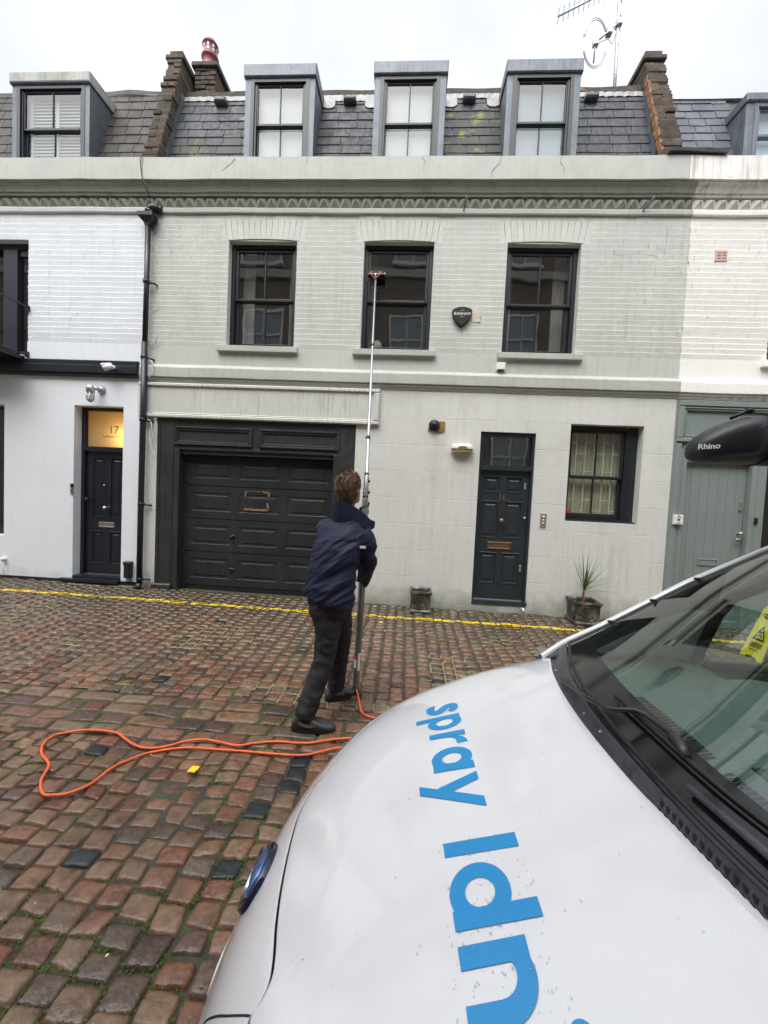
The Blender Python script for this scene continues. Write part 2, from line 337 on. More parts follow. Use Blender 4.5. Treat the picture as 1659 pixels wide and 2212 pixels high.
def add_sett(x0, x1, y0, y1, lens=False):
    j = .004
    s = dict(x0=x0+random.uniform(0, j), x1=x1-random.uniform(0, j), y0=y0+random.uniform(0, j), y1=y1-random.uniform(0, j))
    cx, cy = (x0+x1)/2, (y0+y1)/2
    sunk = .012*math.exp(-((cx+1.15)**2/.12+(cy+3.68)**2/.03))
    s['z'] = gz(cx, cy)+random.gauss(0, .0030)-sunk*1.2; s['tx'] = random.gauss(0, .02); s['ty'] = random.gauss(0, .02)
    s['dome'] = random.uniform(.000, .006); s['cx'] = cx; s['cy'] = cy
    r_ = random.random(); s['m'] = 1 if r_ < .22 else (3 if r_ < .36 else 0)
    if r_ > .997: s['m'] = 2
    s['k'] = [(random.gauss(0, .0045), random.gauss(0, .0045)) for _ in range(4)]
    for dx, dy in darks:
        if x0 <= dx < x1 and y0 <= dy < y1: s['m'] = 2
    s['sk'] = random.gauss(0, .004)
    SETTS.append(s); grid_idx.setdefault((int(cx*4//1), int(cy*4//1)), []).append(s)
def columns(xa, xb, ya, yb):
    x = xa
    while x < xb:
        wd = random.uniform(.112, .142); y = ya+random.uniform(-.08, 0)
        while y < yb:
            ln = random.uniform(.086, .120); a, b = max(y, ya), min(y+ln, yb)
            if b-a > .035: add_sett(x+.003, x+wd-.003, a+.003, b-.003)
            y += ln
        x += wd
columns(-9.4, 8.4, -2.72, -.0)
columns(-9.4, 8.4, -7.5, -3.24)
y = -3.24
for k in range(4):
    x = -9.4
    while x < 8.4:
        ln = random.uniform(.17, .36); add_sett(x+.007, x+ln-.007, y+.007, y+.13-.007); x += ln
    y += .13
def sett_top(s, x, y):
    u = (x-s['cx'])/(s['x1']-s['x0'])*2; v = (y-s['cy'])/(s['y1']-s['y0'])*2
    e = max(0, 1-abs(u)**3.2)*max(0, 1-abs(v)**3.2)
    return s['z']+s['tx']*(x-s['cx'])+s['ty']*(y-s['cy'])-.009*(1-e**.30)+s['dome']*.4*(1-u*u*.5-v*v*.5)+.0045*noise.noise(Vector((x*22, y*22, 3)))+.002*noise.noise(Vector((x*60, y*60, 6)))
def build_setts(mi, mat, name):
    V = []; F = []; n0 = 0
    for s in SETTS:
        if s['m'] != mi: continue
        near = -3.2 < s['cx'] < 2 and s['cy'] < -2.2
        us = [-1, -.93, -.72, -.36, 0, .36, .72, .93, 1] if near else [-1, -.88, -.3, .3, .88, 1]
        n = len(us); hx, hy = (s['x1']-s['x0'])/2, (s['y1']-s['y0'])/2; b0 = len(V)
        ph = random.random()*50
        for i, u in enumerate(us):
            for j_, v in enumerate(us):
                cr = 1-.03*(abs(u)*abs(v))**5
                wob = .0035
                x = s['cx']+u*hx*cr+s['sk']*v+wob*noise.noise(Vector((u*1.7+ph, v*1.7, 1))); y_ = s['cy']+v*hy*cr+s['sk']*u*.6+wob*noise.noise(Vector((u*1.7+ph, v*1.7, 9)))
                kk = s['k']; wx = (1+u)/2; wy = (1+v)/2; x += sum(kk[q][0]*w_ for q, w_ in enumerate(((1-wx)*(1-wy), wx*(1-wy), wx*wy, (1-wx)*wy))); y_ += sum(kk[q][1]*w_ for q, w_ in enumerate(((1-wx)*(1-wy), wx*(1-wy), wx*wy, (1-wx)*wy)))
                edge = abs(u) == 1 or abs(v) == 1
                V.append((x, y_, sett_top(s, s['cx']+u*hx*.999, s['cy']+v*hy*.999)-(.016 if edge else 0)))
        for i in range(n-1):
            for j_ in range(n-1): F.append((b0+i*n+j_, b0+(i+1)*n+j_, b0+(i+1)*n+j_+1, b0+i*n+j_+1))
    me = bpy.data.meshes.new(name); me.from_pydata(V, [], F); me.update()
    o = mesh_obj(name, me, mat, None, True); o['kind'] = 'structure'; return o
for m_ in (m_sett, m_settred): wet_film(m_, (.055, .044, .022), .9)
build_setts(0, m_sett, 'road'); build_setts(1, m_settred, 'road'); build_setts(2, m_settdark, 'road')
m_settbr = M('dark_wet_brown_setts', (.098, .066, .050), .24, spec=.5, var=.2, vscale=2, fine=.3, island=.3, ihue=.1, bump=.9, bscale=42, bdist=.006)
build_setts(3, m_settbr, 'road')
# worn yellow line painted over the setts
mb = MB(); m_yellow = M('worn_yellow_road_paint', (.72, .50, .015), .5, var=.15, vscale=12, fine=.2, patch=.8, pcol=(.22, .15, .02), pscale=16, pth=.58, bump=.4, bscale=60)
def top_at(x, y):
    for dx in (-1, 0, 1):
        for dy in (-1, 0, 1):
            for s in grid_idx.get((int(x*4//1)+dx, int(y*4//1)+dy), []):
                if s['x0'] <= x <= s['x1'] and s['y0'] <= y <= s['y1']: return s
    return None
st = .011
for i in range(int(17.5/st)):
    x = -9.2+i*st; yc0 = -.562+.012*math.sin(x*1.1)
    for k in range(-4, 4):
        y = yc0+k*st; nn = noise.noise(Vector((x*9, y*9, 0)))*.6+noise.noise(Vector((x*30, y*30, 5)))*.5+noise.noise(Vector((x*1.3, 0, 8)))*.25
        if nn > .25 or (k in (-4, 3) and nn > -.12): continue
        s = top_at(x+st/2, y+st/2)
        zz = []
        for (a, b) in ((x, y), (x+st, y), (x+st, y+st), (x, y+st)):
            if s: zz.append(sett_top(s, min(max(a, s['x0']+.004), s['x1']-.004), min(max(b, s['y0']+.004), s['y1']-.004))+.0035)
            else: zz.append(gz(a, b)-.011)
        if not s and nn > -.12: continue
        mb.add([(x, y, zz[0]), (x+st, y, zz[1]), (x+st, y+st, zz[2]), (x, y+st, zz[3])], [(0, 1, 2, 3)])
build('yellow_line', mb, m_yellow, kind='structure')
# mortar haunching in front of the garage and along the walls
m_conc = M('mossy_concrete', (.16, .16, .11), .75, var=.3, vscale=5, fine=.2, patch=1, pcol=(.09, .11, .02), pscale=2.5, pth=.45, bump=.8, bscale=30)
mb = MB(); mb.prof([(.0, .04), (-.20, .075), (-.215, .04)], -3.46, -.8, 30, .012); mb.prof([(.0, .0), (.0, .135), (-.10, .112), (-.16, .06)], -9, -4.1, 30, .012)
build('concrete_apron', mb, m_conc, kind='structure', smooth=False)
# moss tufts in the joints, one uncountable mass
mb = MB(); m_moss = M('bright_moss', (.07, .14, .012), .8, var=.4, vscale=20, fine=.3, island=.4)
m_lime = M('pale_green_mortar', (.24, .25, .13), .8, var=.3, vscale=10, fine=.3, bump=.8, bscale=60); ml = MB(); gx = -6.3
while gx < 2.2:
    gy_ = -2.7
    while gy_ < -1.0:
        if noise.noise(Vector((gx*1.15, gy_*1.7, 12)))+.3*noise.noise(Vector((gx*5, gy_*5, 14))) > .24 and not top_at(gx+.006, gy_+.006):
            z = gz(gx, gy_)-.0045; ml.add([(gx, gy_, z), (gx+.013, gy_, z), (gx+.013, gy_+.013, z), (gx, gy_+.013, z)], [(0, 1, 2, 3)])
        gy_ += .0125
    gx += .0125
if ml.v: build('mortar', ml, m_lime, kind='structure')
cnt = 0
while cnt < 9000:
    x = random.uniform(-3.2, 1.6); y = random.uniform(-5.2, -2.0)
    if noise.noise(Vector((x*1.9, y*1.9, 2)))+.35*noise.noise(Vector((x*6, y*6, 4))) < (.10 if y < -3.3 else .24): continue
    s = top_at(x, y)
    if s and not (min(x-s['x0'], s['x1']-x, y-s['y0'], s['y1']-y) < .004): continue
    z = gz(x, y)-.012+random.uniform(0, .008)
    for q in range(3):
        a = random.uniform(0, 6.28); r_ = random.uniform(.003, .008); dz = random.uniform(.002, .008)
        mb.add([(x, y, z), (x+r_*math.cos(a), y+r_*math.sin(a), z+dz), (x+r_*math.cos(a+1.2), y+r_*math.sin(a+1.2), z+dz*.8)], [(0, 1, 2)])
    cnt += 1
build('moss', mb, m_moss, kind='stuff', label='bright green moss growing in the joints between the setts', cat='moss')
mb = MB(); m_litter = M('pale_leaf_litter', (.5, .42, .2), .6, var=.3, vscale=30, island=.5, ihue=.3)
for k in range(170):
    x = random.uniform(-6.5, 1.2); y = random.uniform(-4.9, -.1) if k % 3 else random.uniform(-4.9, -3.2); s = top_at(x, y)
    z = (sett_top(s, x, y) if s else gz(x, y))+.004; a = random.uniform(0, 3.1); r_ = random.uniform(.003, .0085)
    c_, s_ = math.cos(a)*r_, math.sin(a)*r_
    mb.add([(x+c_, y+s_, z), (x-s_*.6, y+c_*.6, z+.003), (x-c_, y-s_, z), (x+s_*.6, y-c_*.6, z+.001)], [(0, 1, 2, 3)])
build('litter', mb, m_litter, kind='stuff', label='tiny pale leaf scraps and grit scattered over the wet setts', cat='litter')

# ================================================================ HOUSE BUILDERS
def panel(mb, x0, x1, z0, z1, y, ops, depth):
    """flat wall front at y with rectangular openings and their reveals running back to y+depth"""
    X = sorted({x0, x1, *[v for o in ops for v in o[:2] if x0 < v < x1]}); Z = sorted({z0, z1, *[v for o in ops for v in o[2:4] if z0 < v < z1]})
    for i in range(len(X)-1):
        for j in range(len(Z)-1):
            cx, cz = (X[i]+X[i+1])/2, (Z[j]+Z[j+1])/2
            if any(o[0] < cx < o[1] and o[2] < cz < o[3] for o in ops): continue
            mb.add([(X[i], y, Z[j]), (X[i+1], y, Z[j]), (X[i+1], y, Z[j+1]), (X[i], y, Z[j+1])], [(0, 1, 2, 3)])
    for o in ops:
        a, b, c, d_ = max(o[0], x0), min(o[1], x1), max(o[2], z0), min(o[3], z1); dp = o[4] if len(o) > 4 else depth
        if a >= b or c >= d_: continue
        if o[0] >= x0: mb.add([(a, y, c), (a, y, d_), (a, y+dp, d_), (a, y+dp, c)], [(0, 1, 2, 3)])
        if o[1] <= x1: mb.add([(b, y, c), (b, y+dp, c), (b, y+dp, d_), (b, y, d_)], [(0, 1, 2, 3)])
        if o[3] <= z1: mb.add([(a, y, d_), (b, y, d_), (b, y+dp, d_), (a, y+dp, d_)], [(0, 1, 2, 3)])
        if o[2] >= z0: mb.add([(a, y, c), (a, y+dp, c), (b, y+dp, c), (b, y, c)], [(0, 1, 2, 3)])
def bricks(mb, x0, x1, z0, z1, ops, flat=.0, zsmooth=None, soft=None):
    ph = .0748; n = int(round((z1-z0)/ph)); ph = (z1-z0)/n
    for r_ in range(n):
        za, zb = z0+r_*ph, z0+(r_+1)*ph; zc = (za+zb)/2
        iv = [(x0, x1)]
        for o in ops:
            if o[2] < zc < o[3]:
                nv = []
                for a, b in iv:
                    if o[1] <= a or o[0] >= b: nv.append((a, b)); continue
                    if a < o[0]: nv.append((a, o[0]))
                    if b > o[1]: nv.append((o[1], b))
                iv = nv
        rowy = random.gauss(0, .0018)
        for a, b in iv:
            x = a-random.uniform(0, .22) if a == x0 else a
            k = r_ % 2
            while x < b-.001:
                L_ = .225 if (k % 2 == 0) else .1125
                L_ *= random.uniform(.97, 1.03); xa, xb = max(x, a), min(x+L_, b)
                if b-xb < .05: xb = b
                if xb-xa > .02:
                    yy = rowy+random.gauss(0, .0016)*(1-flat); lg = random.choice((.004, .007, .010, .013))*random.uniform(.7, 1.2); wv = random.gauss(0, .0018); rd = .0025; g_ = .0012
                    mb.add([(xa+g_, yy+.0075, za), (xb-g_, yy+.0075, za), (xb-g_, yy-.001, zb-rd+wv), (xa+g_, yy-.001, zb-rd), (xa+g_, yy+.0010, zb+.0002), (xb-g_, yy+.0010, zb+wv+.0002), (xb-g_, yy+lg+.004, zb+wv), (xa+g_, yy+lg+.004, zb)],
                           [(0, 1, 2, 3), (3, 2, 5, 4), (4, 5, 6, 7)])
                x = xb; k += 1
            
def sash(parent, x0, x1, z0, z1, y, bars=(1, 1), zmid=None, ztop=None, f=.055, st=.042, mat=None, gl=None, name='window', mid=.04, lower_back=.035, label=None, nb=1):
    """box frame, two sliding sashes with their glazing bars, a pane in each sash"""
    mat = mat or m_frame; gl = gl or g_win; zmid = zmid or (z0+z1)/2
    mb = MB(); mb.box(x0, x0+f, y, y+.12, z0, z1); mb.box(x1-f, x1, y, y+.12, z0, z1); mb.box(x0+f, x1-f, y, y+.12, z1-f, z1+.03); mb.box(x0+f, x1-f, y-.01, y+.12, z0, z0+.035)
    w_ = build(name, mb, mat, parent, label=label)
    a, b = x0+f+.001, x1-f-.001
    def sashframe(za, zb, yy, bar, top):
        mb = MB(); mb.bbox(a, a+st, yy, yy+.035, za, zb, .006); mb.bbox(b-st, b, yy, yy+.035, za, zb, .006)
        mb.bbox(a+st, b-st, yy+.001, yy+.035, zb-(st if top else mid), zb, .006); mb.bbox(a+st, b-st, yy+.001, yy+.035, za, za+(mid if top else .07), .006)
        for k in range(bar):
            xc = a+(b-a)*(k+1)/(bar+1); mb.bbox(xc-.011, xc+.011, yy+.004, yy+.03, za+.02, zb-.02, .005)
        build('sash', mb, mat, w_)
        j1, j2, j3 = (random.uniform(-.0045, .0045) for _ in range(3))
        build('pane', MB().add([(a+.01, yy+.024+j1, za+.01), (b-.01, yy+.024+j2, za+.01), (b-.01, yy+.024+j2+j3, zb-.01), (a+.01, yy+.024+j1+j3, zb-.01)], [(0, 1, 2, 3)]), gl, w_)
    sashframe(zmid, z1-f, y+.02, bars[0], True)
    sashframe(z0+.035, zmid+mid*.9, y+.02+lower_back+.003, bars[1], False)
    return w_
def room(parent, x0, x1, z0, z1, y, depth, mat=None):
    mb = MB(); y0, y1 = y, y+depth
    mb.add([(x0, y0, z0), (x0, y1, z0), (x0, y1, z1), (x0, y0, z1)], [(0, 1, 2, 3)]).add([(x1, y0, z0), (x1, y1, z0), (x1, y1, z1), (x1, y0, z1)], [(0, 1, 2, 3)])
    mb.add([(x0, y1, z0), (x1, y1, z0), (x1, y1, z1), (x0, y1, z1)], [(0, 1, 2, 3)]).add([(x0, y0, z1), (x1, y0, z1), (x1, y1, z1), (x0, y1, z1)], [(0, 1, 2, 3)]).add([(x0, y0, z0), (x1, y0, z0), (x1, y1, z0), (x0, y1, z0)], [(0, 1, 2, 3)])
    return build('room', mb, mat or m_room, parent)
RY, SL = .42, .30                                        # roof slope: metres back per metre up
def slates(parent, x0, x1, ztop, mat, skip, name='slates', gauge=.172, width=.30, moss=None, y0=.42):
    mb = MB(); mm = MB(); n = int((ztop-6.45)/gauge)
    nrm = Vector((0, -1, SL)).normalized()
    for r_ in range(n+1):
        za = 6.45+r_*gauge; zb = min(za+gauge*1.05, ztop+.02)
        x = x0-random.uniform(0, width)-(r_ % 2)*width/2
        while x < x1:
            wd = width*random.uniform(.94, 1.04)
            if random.random() < .08: wd *= 1.35
            a, b = max(x, x0), min(x+wd-.009, x1)
            if b-a > .02 and not any(s0+.03 < a and b < s1-.03 for s0, s1 in skip):
                zj = random.gauss(0, .003); th = random.uniform(.010, .016); tl = random.gauss(0, .0025)
                P = lambda xx, zz, off: (xx, y0+(zz-6.75)*SL+nrm.y*off, zz+nrm.z*off)
                vs = [P(a, za+zj, th), P(b, za+zj+tl, th), P(b, zb, .003), P(a, zb, .003), P(a, za+zj, 0), P(b, za+zj+tl, 0), P(b, zb, -.004), P(a, zb, -.004)]
                fs = [(0, 1, 2, 3), (4, 5, 1, 0), (0, 3, 7, 4), (1, 5, 6, 2)]
                cx = (a+b)/2
                tgt = mm if moss and moss(cx, za+gauge/2) else mb
                tgt.add(vs, fs)
            x += wd
    under = MB().add([(x0, y0+.012+(6.3-6.75)*SL, 6.3), (x1, y0+.012+(6.3-6.75)*SL, 6.3), (x1, y0+.012+(ztop-6.75)*SL, ztop), (x0, y0+.012+(ztop-6.75)*SL, ztop)], [(0, 1, 2, 3)])
    rf = build('roof', under, m_black, parent)
    build(name, mb, mat, rf)
    if mm.v: build('slate', mm, m_slatemoss, rf, label='slates spotted with yellow green lichen')
    return rf
def dormer(parent, x0, x1, yf, ztop, fas=.18, mat=None, framemat=None, blind=m_whiteblind, side_w=.085, zmeet=7.25, gtop=None, label=None, bars=(1, 1), shutter=False, back=.85):
    hood = MB(); z0 = 6.3
    # lead-clad cheeks
    for a, b in ((x0, x0+side_w), (x1-side_w, x1)):
        hood.add([(a, yf, z0), (b, yf, z0), (b, yf, ztop-fas), (a, yf, ztop-fas), (a, back, z0), (b, back, z0), (b, back+.05, ztop-fas), (a, back+.05, ztop-fas)],
                 [(0, 1, 2, 3), (0, 3, 7, 4), (1, 5, 6, 2)])
    d_ = build('dormer', hood, mat or m_lead, parent, label=label)
    top = MB(); top.bbox(x0-.02, x1+.02, yf-.035, back+.05, ztop-fas, ztop, .012)
    build('lead_hood', top, mat or m_lead, d_)
    mb = MB(); mb.box(x0+side_w, x0+side_w+.055, yf-.006, yf+.08, z0, ztop-fas-.002); mb.box(x1-side_w-.055, x1-side_w, yf-.006, yf+.08, z0, ztop-fas-.002)
    mb.box(x0+side_w+.055, x1-side_w-.055, yf-.004, yf+.08, ztop-fas-.055, ztop-fas-.002)
    mb.box(x0+side_w+.055, x0+side_w+.085, yf+.018, yf+.09, z0, ztop-fas-.055); mb.box(x1-side_w-.085, x1-side_w-.055, yf+.018, yf+.09, z0, ztop-fas-.055)
    fm = framemat or m_frame
    w_ = build('window_frame', mb, fm, d_)
    a, b = x0+side_w+.086, x1-side_w-.086; zt = ztop-fas-.06
    def sf(za, zb, yy, bar):
        mb = MB(); t = .022; mb.bbox(a, a+t, yy, yy+.03, za, zb); mb.bbox(b-t, b, yy, yy+.03, za, zb); mb.bbox(a+t, b-t, yy+.001, yy+.03, zb-.03, zb); mb.bbox(a+t, b-t, yy+.001, yy+.03, za, za+.035)
        if bar: mb.bbox((a+b)/2-.009, (a+b)/2+.009, yy+.003, yy+.028, za+.01, zb-.01)
        build('sash', mb, fm, d_)
        build('pane', MB().add([(a+.008, yy+.018, za+.01), (b-.008, yy+.018, za+.01), (b-.008, yy+.018, zb-.01), (a+.008, yy+.018, zb-.01)], [(0, 1, 2, 3)]), g_dorm, d_)
    sf(zmeet, zt, yf+.03, bars[0]); sf(z0, zmeet+.03, yf+.068, bars[1])
    # blind or slatted shutters just inside
    mb = MB()
    if shutter:
        for k in range(26):
            z = 6.6+k*.05; mb.add([(a, yf+.13, z), (b, yf+.13, z), (b, yf+.16, z+.052), (a, yf+.16, z+.052)], [(0, 1, 2, 3)])
        for xx in (a, (a+b)/2-.03, b-.04): mb.box(xx, xx+.05, yf+.125, yf+.15, z0, zt)
    else:
        for k in range(60):
            z = 6.5+k*.026
            if z > zt: break
            mb.add([(a, yf+.13, z), (b, yf+.13, z), (b, yf+.1315, z+.0262), (a, yf+.1315, z+.0262)], [(0, 1, 2, 3)])
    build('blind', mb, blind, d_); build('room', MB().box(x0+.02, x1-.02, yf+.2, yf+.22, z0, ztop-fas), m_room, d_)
    return d_

# ---- moulding profiles (y, z), outwards is negative y
P_FASCIA = [(.25, 6.37), (.25, 6.06), (-.150, 6.065), (-.165, 6.075), (-.155, 6.385), (-.135, 6.40), (.24, 6.41)]
P_CORN = [(.02, 5.93), (-.05, 5.93), (-.055, 5.955), (-.075, 5.965), (-.085, 5.99), (-.10, 6.02), (-.128, 6.045), (-.145, 6.0555), (.02, 6.057)]
P_STRING = [(.03, 5.70), (-.028, 5.704), (-.034, 5.715), (-.034, 5.765), (-.02, 5.785), (.03, 5.79)]
P_BAND = [(.03, 3.31), (-.058, 3.315), (-.062, 3.325), (-.062, 3.455), (-.055, 3.468), (-.02, 3.51), (.03, 3.52)]
P_COVE = [(.03, 3.235), (-.008, 3.238), (-.02, 3.262), (-.038, 3.285), (-.045, 3.308), (.03, 3.312)]
def dogtooth(parent, x0, x1, mat, pitch=.1535, ph=0):
    mb = MB(); mb.box(x0, x1, .0, .05, 5.785, 5.935)
    x = x0+ph
    while x < x1-.04:
        a, b = x, min(x+pitch*.97, x1); c = (a+b)/2; z0, z1 = 5.792, 5.928
        q = random.uniform(-.004, .004)
        mb.add([(a, -.001, z0), (b, -.001, z0), (b, -.001, z1), (a, -.001, z1), (c+q, -.062+q, z0+.088)], [(0, 1, 4), (1, 2, 4), (2, 3, 4), (3, 0, 4)])
        x += pitch
    return build('dogtooth_frieze', mb, mat, parent)
def facade_top(parent, x0, x1, mfas, mcor, mstr, xf=None, xc=None):
    build('parapet', MB().prof(P_FASCIA, *(xf or (x0, x1)), 40, .008), mfas, parent)
    build('cornice', MB().prof(P_CORN, *(xc or (x0, x1)), 40, .006), mcor, parent)
    build('string_course', MB().prof(P_STRING, x0, x1, 40, .006), mstr, parent)
    dogtooth(parent, x0, x1, mcor)
def soldier_arch(parent, x0, x1, z, mat, h=.29):
    mb = MB(); n = int((x1-x0+.22)/.078)
    for k in range(n):
        u0, u1 = k/n, (k+1)/n; xa, xb = x0-.11+(x1-x0+.22)*u0, x0-.11+(x1-x0+.22)*u1; t = (u0+u1)-1; sp = t*.05
        zb = z+.030*(1-t*t)-.002; yy = random.gauss(.000, .0007); g = .0006; zz = z+h+random.uniform(-.004, .004)
        mid_ = zb+(zz-zb)*(.5+.18*(k % 2)); 
        for a, b in ((zb, mid_-.001), (mid_+.001, zz)):
            s0 = sp*(a-zb)/h; s1 = sp*(b-zb)/h
            mb.add([(xa+g+s0, yy+.006, a), (xb-g+s0, yy+.006, a), (xb-g+s1, yy-.0005, b-.001), (xa+g+s1, yy-.0005, b-.001), (xa+s0, .02, a), (xb+s0, .02, a), (xb+s1, .02, b), (xa+s1, .02, b)],
                   [(0, 1, 2, 3), (4, 5, 1, 0), (3, 2, 6, 7), (0, 3, 7, 4), (1, 5, 6, 2)])
    # infill between the flat head of the opening and the arch
    pts = [(x0, z)]
    build('arch', mb, mat, parent)

# ================================================================ MIDDLE HOUSE
H = thing('terraced_house', 'grey green painted mews house in the middle with dark garage and front door 16', 'house', (-.2, 0, 0), 'mews houses in a row')
W1, W2, W3 = (-2.785, -1.770, 3.80, 5.335, .11), (-.785, .216, 3.80, 5.345, .11), (1.246, 2.260, 3.80, 5.335, .11)
W4 = (2.28, 3.282, 1.462, 2.842, .13); D16 = (1.022, 1.805, .17, 2.69, .07); GAR = (-3.815, -.790, .0, 2.72, .16)
XL, XR = -4.075, 3.693
m_ash = M('grey_green_ashlar_render', srgb(210, 212, 207), .72, var=.05, vscale=.8, fine=.03, streak=.27, scol=srgb(134, 136, 124), sscale=9, patch=.2, pcol=srgb(162, 164, 152), pscale=1.1, pth=.52, zdirt=(.05, .42, srgb(108, 112, 88), .65))
nt_ = m_ash.node_tree; n = nt_.nodes; l = nt_.links; pb = n['Principled BSDF']
sp = n.new('ShaderNodeSeparateXYZ'); cb = n.new('ShaderNodeCombineXYZ'); tc = n.new('ShaderNodeTexCoord'); l.new(tc.outputs['Object'], sp.inputs[0]); l.new(sp.outputs[0], cb.inputs[0])
ad = n.new('ShaderNodeMath'); ad.operation = 'SUBTRACT'; ad.inputs[1].default_value = .539-.385; l.new(sp.outputs[2], ad.inputs[0]); l.new(ad.outputs[0], cb.inputs[1])
wn = n.new('ShaderNodeTexNoise'); wn.inputs['Scale'].default_value = 3; l.new(tc.outputs['Object'], wn.inputs['Vector'])
va = n.new('ShaderNodeVectorMath'); va.operation = 'MULTIPLY_ADD'; va.inputs[1].default_value = (.02, .02, 0); l.new(wn.outputs['Color'], va.inputs[0]); l.new(cb.outputs[0], va.inputs[2])
bt = n.new('ShaderNodeTexBrick'); bt.inputs['Scale'].default_value = 1; bt.inputs['Brick Width'].default_value = 1.15; bt.inputs['Row Height'].default_value = .3855; bt.inputs['Mortar Size'].default_value = .006; bt.inputs['Mortar Smooth'].default_value = .6
l.new(va.outputs[0], bt.inputs['Vector']); bt.offset = .37
nn = n.new('ShaderNodeTexNoise'); nn.inputs['Scale'].default_value = 26; nn.inputs['Detail'].default_value = 5; l.new(tc.outputs['Object'], nn.inputs['Vector'])
n2 = n.new('ShaderNodeTexNoise'); n2.inputs['Scale'].default_value = 2.2; l.new(tc.outputs['Object'], n2.inputs['Vector'])
gate = n.new('ShaderNodeMapRange'); gate.inputs[1].default_value = .40; gate.inputs[2].default_value = .58; l.new(n2.outputs[0], gate.inputs[0])
gm = n.new('ShaderNodeMath'); gm.operation = 'MULTIPLY'; l.new(bt.outputs['Fac'], gm.inputs[0]); l.new(gate.outputs[0], gm.inputs[1])
hh = n.new('ShaderNodeMath'); hh.operation = 'MULTIPLY_ADD'; hh.inputs[1].default_value = -3.0; l.new(gm.outputs[0], hh.inputs[0]); l.new(nn.outputs[0], hh.inputs[2])
bb = n.new('ShaderNodeBump'); bb.inputs['Strength'].default_value = .5; bb.inputs['Distance'].default_value = .004; l.new(hh.outputs[0], bb.inputs['Height']); l.new(bb.outputs[0], pb.inputs['Normal'])
mb = MB(); panel(mb, XL, XR, -.05, 3.24, 0, [W4, D16, GAR], .1); wall = build('wall', mb, m_ash, H)
mb = MB(); panel(mb, XL, XR, 3.515, 3.79, -.003, [], .1); build('plain_band', mb, m_greywall, wall)
mb = MB(); panel(mb, XL, XR, 3.79, 5.71, .019, [W1, W2, W3], .1)
for o in (W1, W2, W3):   # curved soffit piece under each arch
    pass
build('brick_backing', mb, m_greybrick, wall)
mb = MB(); hop = [(W1[0]-.11, W1[1]+.11, 5.33, 5.63), (W2[0]-.11, W2[1]+.11, 5.33, 5.63), (W3[0]-.11, W3[1]+.11, 5.33, 5.63)]
bricks(mb, XL, XR, 3.79, 5.70, [W1, W2, W3]+hop); build('brickwork', mb, m_greybrick, wall)
for o in (W1, W2, W3): soldier_arch(wall, o[0], o[1], 5.335, m_greybrick)
build('band', MB().prof(P_BAND, XL, XR, 50, .007), m_stone, H); build('cove', MB().prof(P_COVE, XL, XR, 50, .005), m_stone, H)
facade_top(H, XL, XR, m_stone, m_cornice, m_stone, xf=(-4.012, 3.52), xc=(-4.02, 3.66))
m_crack = M('dark_crack', (.20, .20, .18), .9, var=.2)
for pts_, nm_ in (([(-2.66, 6.36), (-2.70, 6.30), (-2.80, 6.22), (-2.86, 6.18)], 0), ([(-1.62, 6.37), (-1.63, 6.28)], 0), ([(-.02, 6.37), (.03, 6.29), (.00, 6.20), (.02, 6.10)], 0), ([(1.06, 6.37), (1.02, 6.27), (.94, 6.18), (.93, 6.10)], 0), ([(1.86, 6.37), (1.84, 6.30), (1.90, 6.22), (1.89, 6.12)], 0)):
    mb = MB(); mb.tube(bspline([(x, -.158-.0015*(6.385-z)*8, z) for x, z in pts_], 4), .0022, 5); build('crack', mb, m_crack, H)
# window sills
for a, b in ((-2.90, -1.70), (-.885, .305), (1.185, 2.355)):
    mb = MB(); mb.prof([(.11, 3.812), (-.055, 3.800), (-.062, 3.795), (-.062, 3.722), (-.05, 3.715), (.0, 3.712)], a, b, 12, .004); build('window_sill', mb, m_stone, H)
wA = sash(H, W1[0], W1[1], 3.805, 5.335, .105, (1, 1), 4.525); wB = sash(H, W2[0], W2[1], 3.805, 5.345, .105, (0, 0), 4.54); wC = sash(H, W3[0], W3[1], 3.805, 5.335, .105, (1, 1), 4.52)
for (o, w_) in ((W1, wA), (W2, wB), (W3, wC)):
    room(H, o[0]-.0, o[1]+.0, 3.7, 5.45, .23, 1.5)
def shutters(parent, x0, x1, z0, z1, y):
    mb = MB(); t = .045
    for a, b in ((x0, x0+t), (x1-t, x1)): mb.box(a, b, y, y+.03, z0, z1)
    for z in (z0, z1-t, z0+(z1-z0)*.42): mb.box(x0+t, x1-t, y+.001, y+.03, z, z+t)
    for k in range(int((z1-z0)/.04)):
        z = z0+k*.04; mb.add([(x0+t, y+.005, z), (x1-t, y+.005, z), (x1-t, y+.03, z+.03), (x0+t, y+.03, z+.03)], [(0, 1, 2, 3)])
    return build('shutter', mb, m_shutter, parent)
m_innercurtain = M('grey_linen_curtain', (.36, .35, .33), .9, var=.12, vscale=6)
for a, b in ((-2.72, -2.52), (-1.98, -1.84), (1.32, 1.42), (2.02, 2.2), (-.74, -.62)):
    mb = MB(); n_ = 24; mb.grid([[(a+(b-a)*i/n_, .38+.02*math.sin(i*1.7+a*9)+.008*math.sin(i*3.1), z) for z in (3.75, 4.6, 5.4)] for i in range(n_+1)]); build('curtain', mb, m_innercurtain, H, smooth=True)
# white round lamp on the inner sill of the middle window
mb = MB(); mb.lathe([(.01, 0), (.05, .02), (.075, .07), (.08, .12), (.065, .18), (.03, .215), (.004, .22)], (-.575, .36, 3.86), 20); build('lamp', mb, m_whiteblind, None, True, 'white rounded lamp standing inside the middle upper window', 'lamp')
